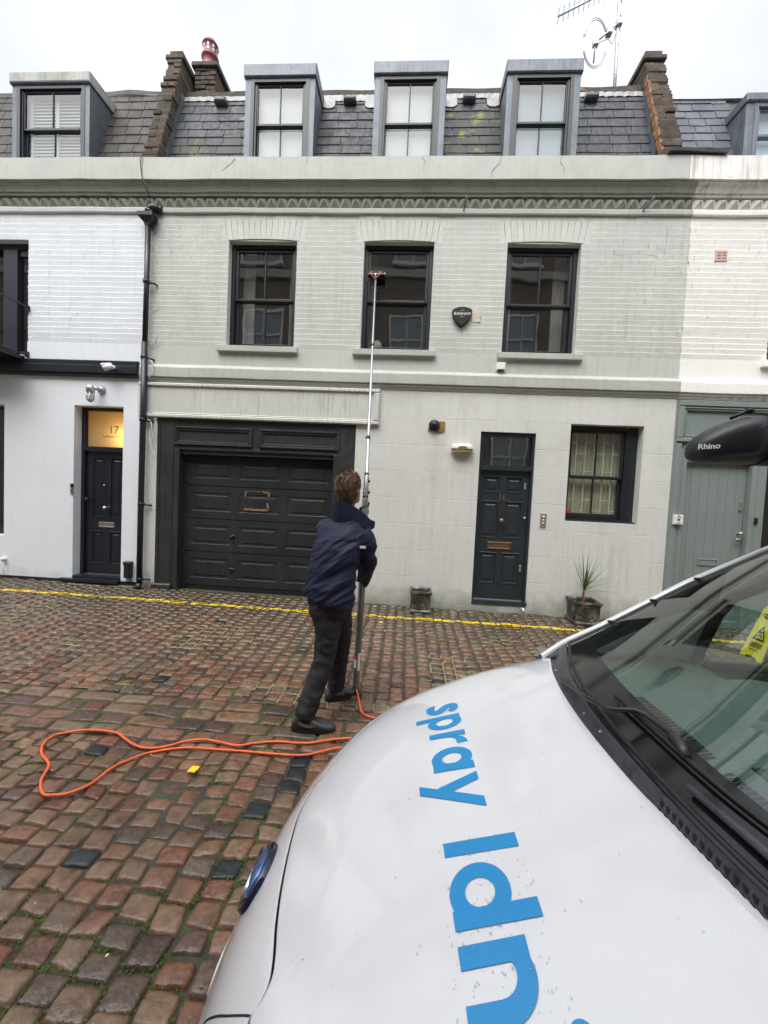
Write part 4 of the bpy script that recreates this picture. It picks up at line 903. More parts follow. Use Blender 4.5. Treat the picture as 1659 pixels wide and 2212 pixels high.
mb = MB(); mb.bbox(4.98, 6.1, .10, .13, .95, .99, .004); mb.bbox(5.5, 5.54, .10, .13, .99, 2.38, .004); mb.bbox(4.98, 5.02, .101, .13, .99, 2.38, .004); wq = build('window', mb, m_shop, HR); build('pane', MB().add([(5.0, .12, .97), (6.1, .12, .97), (6.1, .12, 2.38), (5.0, .12, 2.38)], [(0, 1, 2, 3)]), g_win, wq); room(HR, 4.98, 6.1, .9, 2.4, .14, .8)
rr_ = slates(HR, 3.655, 8.4, 8.02, m_slateR, [(4.52, 6.2)], gauge=.148, width=.232)
mb = MB(); mb.prof([(.77, 8.01), (.83, 7.99), (.86, 8.09), (1.1, 8.12), (1.1, 8.0)], 3.66, 8.4, 20, .004); build('ridge_edge', mb, m_leadlight, rr_)
dormer(HR, 4.52, 5.9, .30, 7.60, .11, framemat=m_lead, side_w=.11, zmeet=7.05, back=.72, blind=M('sky_blue_blind', (.45, .56, .68), .8, var=.03))

# ================================================================ FIXTURES ON THE FACADES
def disc_pts(cx, cz, r_, n=24): return [(cx+r_*math.cos(2*math.pi*k/n), cz+r_*math.sin(2*math.pi*k/n)) for k in range(n)]
# drainpipe
T = thing('drainpipe', 'black cast iron drainpipe with hopper head between the white and grey green houses', 'drainpipe', (-3.99, -.06, .1))
XP, YP = -3.965, -.075
mb = MB(); mb.tube([(XP-.005, YP, 5.47), (XP-.012, YP, 4.6), (XP-.02, YP, 3.78)], .036, 14); mb.tube([(XP-.02, YP-.004, 3.80), (XP-.022, YP-.004, 2.7), (XP-.03, YP-.004, 1.2), (XP-.03, YP-.004, .17)], .041, 14); build('pipe', mb, m_black, T, True)
mb = MB(); h0 = 5.64
mb.loft([[(XP-.115, YP+.06, h0), (XP+.095, YP+.06, h0), (XP+.105, YP-.08, h0), (XP-.125, YP-.08, h0)], [(XP-.115, YP+.06, h0-.05), (XP+.095, YP+.06, h0-.05), (XP+.105, YP-.08, h0-.055), (XP-.125, YP-.08, h0-.05)],
         [(XP-.045, YP+.05, h0-.13), (XP+.035, YP+.05, h0-.13), (XP+.045, YP-.04, h0-.14), (XP-.05, YP-.04, h0-.13)], [(XP-.035, YP+.035, h0-.17), (XP+.03, YP+.035, h0-.17), (XP+.03, YP-.035, h0-.17), (XP-.035, YP-.035, h0-.17)]])
build('hopper', mb, m_black, T)
mb = MB(); mb.tube(bspline([(XP+.0, YP, h0-.02), (XP+.01, YP, h0+.05), (XP+.05, YP, h0+.10), (XP+.11, YP+.03, h0+.105), (XP+.15, YP+.09, h0+.10)], 5), .048, 14)
for p, q in (((XP+.006, YP, h0+.03), (XP+.010, YP, h0+.055)), ((XP+.115, YP+.03, h0+.105), (XP+.14, YP+.065, h0+.10))): mb.tube([p, q], .058, 14)
build('bend', mb, m_black, T, True)
for z in (4.68, 3.58, 2.66, 1.40, .26):
    dx = -.012 if z > 3.8 else -.026
    mb = MB(); mb.lathe([(.047, -.022), (.050, -.012), (.050, .012), (.047, .022)], (XP+dx, YP, z), 14); mb.tube([(XP+dx, YP, z), (XP+.10+dx, YP+.03, z-.012), (XP+.11+dx, YP+.09, z-.012)], .014, 8); build('bracket', mb, m_black, T, True)
mb = MB(); mb.tube([(XP-.03, YP, .20), (XP-.03, YP-.02, .155), (XP-.02, YP-.07, .125)], .043, 12); build('shoe', mb, m_black, T, True)
def cable(name, pts, r_, mat, label, group=None):
    mb = MB(); mb.tube(bspline(pts, 6), r_, 6); o = build(name, mb, mat, None, True, label, 'cable', group); return o
cable('cable', [(-4.02, -.17, 6.40), (-4.035, -.175, 6.30), (-4.0, -.172, 6.07), (-3.94, -.16, 5.95), (-3.93, -.09, 5.80), (-3.92, -.07, 5.74)], .006, m_bplastic, 'thin black cable hanging over the parapet down to the pipe bend')
cable('cable', [(-3.90, -.06, 5.68), (-3.86, -.05, 5.62), (-3.865, -.045, 5.54), (-3.93, -.05, 5.42)], .007, m_bplastic, 'black cable curling beside the hopper of the drainpipe')
cable('cable', [(-3.95, -.04, 3.86), (-3.92, -.03, 3.79), (-3.86, -.03, 3.80), (-3.83, -.03, 3.88), (-3.82, -.03, 3.92)], .006, m_steel, 'grey loose cable end sprouting from the pipe joint')
cable('cable', [(-3.91, -.07, 3.55), (-3.86, -.08, 3.50), (-3.845, -.08, 3.40), (-3.87, -.08, 3.33), (-3.93, -.06, 3.29)], .007, m_ropewhite, 'white cable looping over the band right beside the drainpipe')
cable('cable', [(-3.94, -.05, 2.68), (-3.90, -.05, 2.66), (-3.87, -.05, 2.58), (-3.90, -.05, 2.42), (-3.86, -.05, 2.24), (-3.80, -.04, 2.13)], .008, m_ropewhite, 'white cable dangling beside the top left of the garage surround')
cable('cable', [(-3.815, -.05, 2.70), (-3.815, -.045, 2.60), (-3.84, -.045, 2.45), (-3.865, -.045, 2.35)], .007, m_ropewhite, 'short white cable joining the dangling one under the fascia board')
# caged wall lamp over door 17
T = thing('wall_lamp', 'small galvanised caged bulkhead lamp above the lit fanlight', 'wall lamp', (-4.74, 0, 3.05))
mb = MB(); mb.lathe([(.062, 0), (.062, .02), (.045, .035), (.04, .05)], (-4.70, .0, 3.10), 18, 'Y'); mb.tube([(-4.70, -.04, 3.10), (-4.75, -.12, 3.10)], .028, 12); mb.lathe([(.03, .09), (.05, .08), (.055, .05), (.055, -.01)], (-4.765, -.14, 3.04), 18); build('lamp_body', mb, m_steel, T, True)
mb = MB(); mb.lathe([(.036, .0), (.036, -.10), (.02, -.135), (.002, -.14)], (-4.765, -.14, 3.03), 14); build('bulb_glass', mb, m_white, T, True)
mb = MB()
for k in range(6):
    a = k*math.pi/3; mb.tube([(-4.765+.05*math.cos(a), -.14+.05*math.sin(a), 3.03-h) for h in (0, .1)]+[(-4.765+.03*math.cos(a), -.14+.03*math.sin(a), 2.90), (-4.765, -.14, 2.885)], .005, 6)
for h, r_ in ((.05, .05), (.10, .05)): mb.tube([(-4.765+r_*math.cos(a), -.14+r_*math.sin(a), 3.03-h) for a in np.linspace(0, 6.283, 19)], .005, 6)
build('cage', mb, m_steel, T, True)
# white bullet camera on the black band
T = thing('security_camera', 'white bullet camera fixed to the black band above the white house door', 'camera', (-4.50, -.06, 3.42))
mb = MB(); mb.lathe([(.03, 0), (.03, .012), (.015, .02), (.012, .05)], (-4.46, -.075, 3.42), 12, 'Y'); build('mount', mb, m_white, T, True)
mb = MB(); mb.tube([(-4.44, -.12, 3.43), (-4.50, -.15, 3.40), (-4.545, -.172, 3.375)], [.036, .040, .038], 14); mb.tube([(-4.46, -.13, 3.455), (-4.565, -.18, 3.415)], [.02, .032], 8); build('camera_body', mb, m_white, T, True)
mb = MB(); mb.tube([(-4.545, -.172, 3.375), (-4.549, -.174, 3.373)], .028, 12); build('lens', mb, m_bplastic, T)
# black electrical box, door bell and outdoor light
T = thing('electrical_box', 'small black cable box low on the white wall beside door 17', 'box', (-4.21, 0, .38))
mb = MB(); mb.bbox(-4.265, -4.155, -.075, 0, .255, .505, .02); mb.bbox(-4.27, -4.15, -.08, -.01, .46, .51, .012); build('casing', mb, m_black, T)
mb = MB()
for k in range(4): mb.tube([(-4.24+k*.02, -.03, .26), (-4.23+k*.028, -.045, .21), (-4.215+k*.02, -.03, .17+.01*k)], .004, 5)
build('wires', mb, m_bplastic, T)
T = thing('doorbell', 'small video doorbell with black top on the white reveal left of door 17', 'doorbell', (-5.12, 0, 1.6))
mb = MB(); mb.bbox(-5.175, -5.135, -.022, 0, 1.50, 1.60, .004); build('plate', mb, m_satin, T); mb = MB(); mb.bbox(-5.175, -5.135, -.023, 0, 1.601, 1.66, .004); mb.lathe([(.010, 0), (.010, .006), (.003, .008)], (-5.155, -.022, 1.555), 10, 'Y'); build('lens', mb, m_bplastic, T)
T = thing('outdoor_tap_light', 'small round white wall light low on the far left white wall', 'wall light', (-6.27, 0, .45))
mb = MB(); mb.lathe([(.03, 0), (.034, .02), (.03, .045), (.012, .055)], (-6.255, 0, .43), 14, 'Y'); mb.tube([(-6.25, -.03, .41), (-6.25, -.03, .30), (-6.25, -.02, .18)], .004, 6); build('light_body', mb, m_white, T, True)
# alarm bell box shaped like a rounded shield
T = thing('alarm_box', 'black shield shaped alarm box lettered in white on the painted brick', 'alarm box', (.65, 0, 4.28))
def shield(cx, zt, w_, h_, n=14):
    pts = []
    for k in range(n+1): t = -1+2*k/n; pts.append((cx+t*w_/2*.93, zt-.018*t*t*2))
    for k in range(1, 5): t = k/5; pts.append((cx+w_/2*(.93+.07*math.sin(t*3.14)), zt-.036-t*.05))
    for k in range(1, 13): t = k/13; pts.append((cx+w_/2*math.cos(t*math.pi/2)**.75*.98, zt-.08-(h_-.08)*t**1.05))
    L_ = pts[:]; 
    left = [(2*cx-x, z) for x, z in pts[n+1:]][::-1]
    return pts[:n+1]+pts[n+1:]+[(cx, zt-h_)]+left
sh = shield(.655, 4.425, .285, .285)
mb = MB(); c0 = Vector((.655, 0, 4.31)); rings = []
for sc_, y in ((1, 0), (1, -.035), (.97, -.05), (.90, -.056)): rings.append([(c0.x+(x-c0.x)*sc_, y, c0.z+(z-c0.z)*sc_) for x, z in sh])
mb.loft(rings); ab = build('casing', mb, m_bplastic, T)
text('lettering', 'BANHAM', .056, (.655, -.058, 4.318), m_lettering, T, bold=.0003, ext=.0008); text('small_lettering', 'EST 1926', .014, (.655, -.058, 4.362), m_lettering, T, ext=.0008); text('small_lettering', 'SECURITY', .014, (.655, -.058, 4.28), m_lettering, T, ext=.0008)
mb = MB(); mb.lathe([(.005, 0), (.004, .003)], (.655, -.056, 4.395), 8, 'Y'); mb.lathe([(.005, 0), (.004, .003)], (.655, -.056, 4.20), 8, 'Y'); build('screw', mb, m_satin, T)
mb = MB(); mb.box(.80, .915, -.006, .004, 4.23, 4.41); mb.box(.905, .925, -.012, .0, 4.30, 4.31); mb.box(.905, .925, -.012, .0, 4.235, 4.245)
o = build('bare_patch', mb, M('bare_pinkish_patch', srgb(204, 192, 178), .8, var=.12, vscale=14, patch=.6, pcol=(.3, .18, .1), pscale=30, pth=.62), H)
T = thing('junction_box', 'small white junction box under the right upper window sill', 'box', (1.24, 0, 3.6))
mb = MB(); mb.bbox(1.185, 1.30, -.062, 0, 3.555, 3.655, .008); build('casing', mb, m_white, T); mb = MB(); mb.box(1.20, 1.285, -.05, -.01, 3.549, 3.556); build('vent_slot', mb, m_bplastic, T)
T = thing('dome_camera', 'black dome security camera on a bare brown patch', 'camera', (.345, 0, 2.75))
mb = MB(); mb.lathe([(.078, 0), (.078, .03), (.072, .045), (.05, .05)], (.345, -.012, 2.752), 24, 'Y'); build('camera_body', mb, m_bplastic, T, True); mb = MB(); mb.lathe([(.048, .0), (.045, .02), (.03, .038), (.003, .045)], (.345, -.055, 2.752), 20, 'Y'); build('lens', mb, m_bplastic, T, True)
mb = MB(); mb.loft([[(.262, y, 2.665), (.262, y, 2.72), (.43, y, 2.81), (.502, y, 2.808), (.502, y, 2.672), (.475, y, 2.65), (.40, y, 2.648), (.33, y, 2.672)] for y in (-.001, -.011)]); build('backing_patch', mb, m_brown, T)
T = thing('bulkhead_light', 'oval cream bulkhead light with yellowed lower half', 'wall light', (.76, 0, 2.41))
def oval(cx, cz, w_, h_, n=32): return [(cx+math.copysign(abs(math.cos(a))**.55, math.cos(a))*w_/2, cz+math.copysign(abs(math.sin(a))**.8, math.sin(a))*h_/2) for a in np.linspace(0, 2*math.pi, n, endpoint=False)]
ov = oval(.76, 2.415, .315, .165); mb = MB(); mb.loft([[(.76+(x-.76)*s_, y, 2.415+(z-2.415)*s_) for x, z in ov] for s_, y in ((1, 0), (1, -.025), (.97, -.035), (.92, -.037))]); build('casing', mb, m_creamplastic, T)
mb = MB(); rings = []
for s_, y in ((.90, -.036), (.88, -.065), (.78, -.085), (.5, -.097), (.1, -.10)): rings.append([(.76+(x-.76)*s_, y, 2.415+(z-2.415)*s_) for x, z in ov])
mb.loft(rings); build('diffuser', mb, m_diffuser, T, True)
mb = MB(); up_ = [p for p in ov if p[1] >= 2.4149]; up_.sort(key=lambda p: p[0])
rings = []
for s_, y in ((.99, -.03), (.99, -.06), (.93, -.085), (.75, -.104), (.4, -.112)): rings.append([(.76+(x-.76)*s_, y, 2.420+(z-2.415)*s_) for x, z in up_])
mb.loft(rings, cap=False, closed=False); rr_b = rings
mb.add([rings[0][0], rings[0][-1], rings[-1][-1], rings[-1][0]], [(0, 1, 2, 3)]); build('hood', mb, m_creamplastic, T, True)
T = thing('door_entry_panel', 'brushed steel door entry panel right of door 16', 'intercom', (1.975, 0, 1.45))
mb = MB(); mb.bbox(1.932, 2.018, -.012, 0, 1.352, 1.555, .003); build('plate', mb, m_satin, T)
for z, w_, h_ in ((1.505, .03, .026),): mb = MB(); mb.bbox(1.975-w_/2, 1.975+w_/2, -.02, -.011, z-h_/2, z+h_/2, .003); build('call_button', mb, m_white, T)
for z in (1.453, 1.408): mb = MB(); mb.lathe([(.014, 0), (.013, .01), (.004, .013)], (1.975, -.011, z), 12, 'Y'); build('call_button', mb, m_chrome, T, True)
mb = MB(); mb.bbox(1.955, 1.995, -.0135, -.011, 1.475, 1.48, .0005); build('slot', mb, m_bplastic, T)
T = thing('drain_stub', 'small white pipe stub under the right corner of door sill 16', 'pipe', (1.76, 0, .14))
mb = MB(); mb.tube([(1.763, .0, .15), (1.763, -.05, .145), (1.763, -.055, .12)], .016, 10); build('pipe', mb, m_white, T, True)
T = thing('key_safe', 'square brushed metal door entry unit on the sage grey frame', 'intercom', (3.83, -.03, 1.56))
mb = MB(); mb.bbox(3.745, 3.875, -.05, -.021, 1.49, 1.625, .006); build('plate', mb, m_white, T)
mb = MB(); mb.bbox(3.797, 3.822, -.058, -.05, 1.545, 1.572, .003); mb.bbox(3.79, 3.825, -.053, -.05, 1.612, 1.618, .001); build('button', mb, m_bplastic, T); mb = MB(); mb.tube([(3.78, -.052, 1.575), (3.79, -.053, 1.60), (3.81, -.053, 1.606), (3.83, -.053, 1.60), (3.84, -.052, 1.575)], .003, 6); mb.bbox(3.785, 3.84, -.053, -.05, 1.508, 1.518, .001); build('trim', mb, m_satin, T)
T = thing('doorbell', 'small black doorbell on the right frame of the sage grey door', 'doorbell', (4.86, 0, 1.6)); mb = MB(); mb.bbox(4.845, 4.885, -.03, -.001, 1.545, 1.635, .006); build('casing', mb, m_bplastic, T)
T = thing('air_brick', 'square terracotta air brick on the cream upper wall', 'vent', (4.12, 0, 5.18))
mb = MB(); mb.bbox(4.04, 4.20, -.012, .01, 5.11, 5.26, .006); build('frame', mb, M('pinkish_terracotta', srgb(196, 176, 160), .8, var=.1), T); mb = MB()
for z in (5.15, 5.185, 5.22):
    for x in (4.07, 4.135): mb.box(x, x+.04, -.0135, -.011, z-.006, z+.006)
build('vent_slot', mb, M('terracotta_slot', (.14, .08, .06), .9), T)
for x, z, dx, dz, lb in ((.60, 5.79, .02, .12, 'left of the two rusty spikes leaning out under the dogtooth frieze'), (3.02, 5.80, .09, .09, 'right of the two rusty spikes leaning out under the dogtooth frieze')):
    mb = MB(); mb.tube([(x, -.02, z-.06), (x+dx*.5, -.09, z), (x+dx, -.16, z+dz*.6)], .010, 6); build('iron_spike', mb, m_lead, None, True, lb, 'iron spike')

# ---- TV aerial behind the roof
T = thing('tv_aerial', 'tall thin mast with a yagi and a round loop aerial against the sky', 'aerial', (3.0, 1.0, 8.0))
mb = MB(); mb.tube([(3.01, 1.0, 7.9), (3.0, 1.0, 9.0), (2.985, 1.0, 10.3)], .026, 10); 
for z in np.arange(8.4, 10, .22): mb.tube([(3.002, 1.0, z), (3.002, 1.0, z+.012)], .028, 8)
build('mast', mb, m_steel, T, True)
mb = MB(); mb.tube([(3.02, .97, 9.40), (2.86, 1.0, 9.29), (2.66, 1.02, 9.13)], .014, 8); build('boom', mb, m_steel, T, True)
mb = MB(); mb.bbox(2.96, 3.04, .94, 1.04, 9.34, 9.43, .01); mb.bbox(2.82, 2.90, .95, 1.04, 9.22, 9.32, .01); mb.bbox(2.63, 2.71, .98, 1.05, 9.08, 9.16, .01); build('clamp_box', mb, m_steel, T)
cR = Vector((2.665, 1.02, 9.125)); ux = Vector((.80, .35, .30)).normalized(); uz = (Vector((.10, -.3, 1))-ux*Vector((.10, -.3, 1)).dot(ux)).normalized()
for rr2, a0, a1 in ((.285, .45, 2.95), (.262, .5, 2.9), (.285, 3.45, 6.1), (.262, 3.5, 6.0)):
    mb = MB(); mb.tube([cR+ux*math.cos(a)*rr2*.92+uz*math.sin(a)*rr2 for a in np.linspace(a0, a1, 24)], .006, 6); build('loop_element', mb, m_steel, T, True)
mb = MB(); mb.tube([cR+Vector((0.005, 0, .30)), cR+Vector((-.005, 0, -.30))], .012, 8); build('dipole', mb, m_steel, T, True)
mb = MB(); p0, p1 = Vector((2.03, .95, 9.47)), Vector((2.98, .99, 9.98)); mb.tube([p0, p1], .013, 8); build('yagi_boom', mb, m_steel, T, True)
mb = MB()
for k in range(12):
    c = p0+(p1-p0)*(k*.083+.01); mb.tube([c+Vector((-.01, -.05, .065)), c+Vector((.01, .05, -.07))], .005, 6)
build('yagi_elements', mb, m_steel, T)
mb = MB(); mb.tube(bspline([(2.70, 1.0, 9.10), (2.78, 1.0, 9.14), (2.86, 1.0, 9.16), (2.92, 1.0, 9.10), (2.98, 1.0, 9.28)], 5), .004, 5); build('lead_wire', mb, m_bplastic, T)
mb = MB(); mb.lathe([(.105, 0), (.10, .05), (.07, .09), (.02, .11)], (2.45, .95, 8.22), 20); build('roof_vent_cap', mb, M('rusty_clay_cap', (.16, .075, .055), .8, var=.3, vscale=10), rf)

# ================================================================ PLANTERS AND PLANT
def planter(x0, y0, w_, h_, label):
    z0 = gz(x0+w_/2, y0+.1)+.002; T = thing('planter', label, 'planter', (x0+w_/2, y0+w_/2, z0), 'square lead effect planters'); mb = MB(); x1, y1 = x0+w_, y0+w_; f = .012
    sh_ = lambda i_, z: [(x0+i_, y0+i_, z), (x1-i_, y0+i_, z), (x1-i_, y1-i_, z), (x0+i_, y1-i_, z)]
    mb.loft([sh_(-.012, z0), sh_(-.012, z0+.02), sh_(.0, z0+.034), sh_(.012, z0+.045), sh_(.006, z0+h_-.055), sh_(-.004, z0+h_-.04), sh_(-.014, z0+h_-.03), sh_(-.014, z0+h_), sh_(.004, z0+h_), sh_(.018, z0+h_-.015), sh_(.025, z0+h_-.08)], cap=False)
    build('planter_box', mb, m_planter, T)
    cx, cz = (x0+x1)/2, z0+h_*.48; a, b = w_*.34, h_*.30; c_ = .33
    octo = [(cx-a, cz-b*c_), (cx-a, cz+b*c_), (cx-a*.62, cz+b), (cx+a*.62, cz+b), (cx+a, cz+b*c_), (cx+a, cz-b*c_), (cx+a*.62, cz-b), (cx-a*.62, cz-b)]
    mb = MB(); mb.tube([(p[0], y0+.008, p[1]) for p in octo+[octo[0]]], .009, 6)
    cy = (y0+y1)/2; mb.tube([(x0+.008, cy+(p[0]-cx), p[1]) for p in octo+[octo[0]]], .009, 6); mb.tube([(x1-.008, cy+(p[0]-cx), p[1]) for p in octo+[octo[0]]], .009, 6)
    build('panel_relief', mb, m_planter, T, True)
    build('soil', MB().box(x0+.02, x1-.02, y0+.02, y1-.02, z0+h_-.10, z0+h_-.06), m_soil, T)
    return z0+h_-.06
planter(.130, -.325, .275, .30, 'empty dark lead effect planter standing left of the front door')
zs = planter(2.375, -.345, .325, .31, 'dark lead effect planter holding the spiky palm under the window')
T = thing('dracaena_plant', 'thin spiky palm with arching leaves growing in the right planter', 'plant', (2.53, -.19, zs))
px_, py_ = 2.525, -.19
mb = MB(); tr = [(px_, py_, zs-.01), (px_+.004, py_, zs+.06), (px_-.006, py_, zs+.12), (px_+.002, py_, zs+.19)]; mb.tube(bspline(tr, 4), [.019-.0004*k for k in range(13)], 10); build('trunk', mb, m_stem, T, True)
base = Vector((px_+.002, py_, zs+.17))
def leaf(parent, az, el, L_, droop, wd, mat, h=0, name='leaf'):
    mb = MB(); N_ = 12; P_ = []; p = base+Vector((0, 0, h)); dirh = Vector((math.cos(az), math.sin(az), 0)); side = Vector((-math.sin(az), math.cos(az), 0)); e = el
    for k in range(N_+1):
        t = k/N_; wv = wd*(.55+.9*t if t < .35 else 1.0-(t-.35)/.65*.97)
        P_.append([tuple(p-side*wv/2+Vector((0, 0, wv*.18))), tuple(p), tuple(p+side*wv/2+Vector((0, 0, wv*.18)))])
        p = p+(dirh*math.cos(e)+Vector((0, 0, math.sin(e))))*L_/N_; e -= droop/N_
    mb.grid(P_); build(name, mb, mat, parent, True)
random.seed(11)
spec_ = [(2.9, 1.30, .50, .05), (1.7, 1.45, .42, .1), (.2, 1.25, .46, .15), (.0, .95, .42, .15), (-.2, .75, .40, .3), (2.2, 1.38, .40, .1), (3.4, 1.2, .42, .1), (.5, 1.1, .40, .3), (-.5, 1.1, .40, .2), (.1, .45, .34, .35), (-.3, .30, .36, .5), (3.0, 1.05, .30, .5), (4.4, 1.1, .36, .3), (1.0, 1.2, .36, .4), (-1.0, 1.25, .38, .3), (4.8, 1.35, .40, .1), (3.8, 1.4, .44, .05), (.8, 1.42, .44, .1)]
for az, el, L_, dr_ in spec_: leaf(T, az, el, L_*1.32, dr_*1.1, .018, m_leaf, random.uniform(-.01, .03))
for k in range(8): leaf(T, random.uniform(-1, 1.2), random.uniform(.5, 1.3), random.uniform(.3, .4), random.uniform(.2, .9), .014, m_leaf, random.uniform(0, .03))
for az, el, L_, dr_ in ((-.35, .35, .36, 2.0), (-.1, .1, .40, 1.1), (.2, -.2, .22, .5)): leaf(T, az, el, L_, dr_, .017, m_leafyellow, -.02)
leaf(T, -.15, .15, .50, .55, .012, m_leaf, .02)

# ================================================================ HOUSE ACROSS THE STREET (behind the camera, seen in the window reflections)
HB = thing('brick_house', 'brown brick house with cream band and white sash windows mirrored in the dark window panes', 'house', (0, -7.6, 0))
m_bb = M('brown_stock_brick', (.24, .20, .165), .85, var=.2, vscale=2, fine=.2, bump=.4, bscale=30); m_opp = M('grey_blind_behind_glass', (.34, .38, .40), .6, var=.1); m_bw = M('white_timber', (.78, .78, .76), .6, var=.04)
ops2 = []; yb = -7.62
for xc, ww in ((-9.5, .6), (-5.45, .72), (-2.4, .5), (-.2, .62), (3.6, .55), (6.4, .6)): ops2 += [(xc-ww, xc+ww, 6.3, 8.05), (xc-ww, xc+ww, 9.66, 10.35)]
for xc in (-6.8, -3.2, .6, 3.4): ops2 += [(xc-.6, xc+.6, 2.3 if xc != .6 else .3, 4.1)]
mb = MB(); panel(mb, -16, 15, -.3, 10.4, yb, [], .1); build('wall', mb, m_bb, HB)
mb = MB(); mb.box(-16, 15, yb+.001, yb+.16, 9.15, 9.42); mb.box(-16, 15, yb+.001, yb+.10, 5.0, 5.15); build('band', mb, m_stone, HB)
for a, b, c, d_ in ops2:
    mb = MB(); mb.box(a, b, yb+.001, yb+.02, c, d_); wf = build('window', mb, m_opp, HB)
    mb = MB(); t = .07
    for q in ((a, a+t, c, d_), (b-t, b, c, d_), (a+t, b-t, c, c+t), (a+t, b-t, d_-t, d_), (a+t, b-t, (c+d_)/2-.03, (c+d_)/2+.03), ((a+b)/2-.02, (a+b)/2+.02, c+t, d_-t)): mb.box(q[0], q[1], yb+.021, yb+.07, q[2], q[3])
    mb.box(a-.06, b+.06, yb+.02, yb+.16, c-.09, c-.002); build('frame', mb, m_bw, wf)

# ================================================================ VAN
YC = -4.8
m_vanwhite = M('white_van_paint', (.72, .73, .755), .16, spec=.5, var=.015, vscale=2, fine=.012, coat=.9, patch=.16, pcol=(.55, .55, .54), pscale=9, pth=.60, roughvar=.05)
m_blue = M('blue_vinyl_lettering', srgb(38, 140, 200), .28, var=.03, vscale=5, fine=.02)
m_rubber = M('black_rubber', (.012, .012, .013), .5, var=.2, vscale=20)
m_cowl = M('damp_grey_black_cowl_plastic', (.060, .061, .073), .42, var=.2, vscale=12, fine=.15, patch=.8, pcol=(.012, .013, .016), pscale=26, pth=.55, bump=.5, bscale=120, bdist=.001)
m_gap = M('panel_gap_shadow', (.01, .01, .01), .8, var=0, fine=0)
m_dash = M('dark_grey_dashboard', (.17, .19, .185), .7, var=.06, vscale=4, bump=.3, bscale=200, bdist=.0006)
m_trim = M('grey_cab_trim', (.16, .17, .165), .8, var=.06)
m_frit = M('black_frit_glass', (.010, .011, .012), .10, spec=.5, var=.1, fine=0, patch=.4, pcol=(.035, .035, .035), pscale=30, pth=.6)
m_badge = M('blue_tinted_badge', (.09, .20, .42), .08, metal=.6, var=.1); m_badgerim = M('dark_navy_badge_rim', (.012, .018, .05), .12, metal=.3, coat=.5)
m_lens = glass('lamp_lens', (.8, .88, 1.), 1.5)
HXv = np.array([-.42, -.36, -.30, -.22, -.12, .0, .12, .30, .50, .62, .80])-.0107
HZv = np.array([.45, .66, .78, .865, .935, .985, 1.027, 1.085, 1.14, 1.165, 1.20])-.02
VX0, VXR = -.3948, .62
_hx = np.linspace(-.45, .8, 500); _hz = np.interp(_hx, HXv, HZv); _k = np.ones(31)/31; _hz2 = np.convolve(np.pad(_hz, 15, mode='edge'), _k, 'valid'); _hz2[:15] = _hz[:15]
def van_w(x):
    q = min(max((VXR-x)/(VXR-VX0), 0), 1); return .84*max(1-q**4.0, 1e-9)**(1/1.4639)
def vz(x, y):
    q = min(max((VXR-x)/(VXR-VX0), 0), 1); w_ = max(van_w(x), 1e-6); h = max(float(np.interp(x, _hx, _hz2)), .5687); pw = 5.0+(2.1026-5.0)*q
    t = min(abs((y-YC)/w_), 1); return .5687+(h-.5687)*max(1-t**pw, 0)**(1/pw)
VAN = thing('van', 'white panel van in the foreground with blue spray ldn lettering on its bonnet', 'van', (1.7, YC, 0))
# bonnet outline in plan, from the far rear corner round the nose
BON = [(.575, -4.181), (.600, -4.120), (.600, -4.060), (.53, -4.025), (.40, -4.03), (.25, -4.06), (.10, -4.125), (-.02, -4.225), (-.12, -4.355), (-.193, -4.490), (-.232, -4.555), (-.250, -4.64), (-.243, -4.75), (-.228, -4.86), (-.212, -4.94), (-.196, -5.0), (-.191, -5.035), (-.200, -5.058), (-.212, -5.072),
       (-.196, -5.11), (-.125, -5.225), (-.02, -5.335), (.10, -5.42), (.25, -5.475), (.40, -5.495), (.55, -5.50), (.60, -5.485), (.605, -5.44), (.585, -5.36), (.56, -5.25), (.538, -5.10), (.528, -5.027), (.519, -4.95), (.511, -4.90), (.504, -4.84), (.500, -4.757), (.498, -4.64), (.503, -4.52), (.516, -4.405), (.538, -4.297)]
BC = (.17, -4.80)
sm = bspline([(x, y, 0) for x, y in BON]+[(BON[0][0], BON[0][1], 0)], 6)[:-1]
# drop to a plan polyline with evenly spaced samples
Bp = [(p.x, p.y) for p in sm]
mb = MB(); rings = []; rad = [0.02, .15, .3, .45, .58, .7, .8, .88, .94, .975, .992, .998, 1.0, 1.001]
for k, r_ in enumerate(rad):
    ring = []
    for x, y in Bp:
        X, Y = BC[0]+(x-BC[0])*r_, BC[1]+(y-BC[1])*r_; dz = -.0012*(r_ > .99)-.0035*(r_ > .999)-.012*(r_ > 1.0005)
        ring.append((X, Y, vz(X, Y)+dz+.001))
    rings.append(ring)
mb.loft(rings, cap=False); mb.add(rings[0], [tuple(range(len(rings[0])))])
bon = build('bonnet', mb, m_vanwhite, VAN, True)
# wings and nose: from the bonnet edge outwards, then down the sides
def outline(ang):
    """plan outline of the nose hit by a ray from BC"""
    dx, dy = math.cos(ang), math.sin(ang); lo, hi = .2, 1.6
    for _ in range(40):
        m_ = (lo+hi)/2; x, y = BC[0]+dx*m_, BC[1]+dy*m_
        inside = x > VX0+.0005 and abs(y-YC) < van_w(x)*.9995
        if inside: lo = m_
        else: hi = m_
    return (BC[0]+dx*lo, BC[1]+dy*lo)
rings = []; seq = [i for i, (x, y) in enumerate(Bp) if not (x > .44 and abs(y-YC) < .60)]
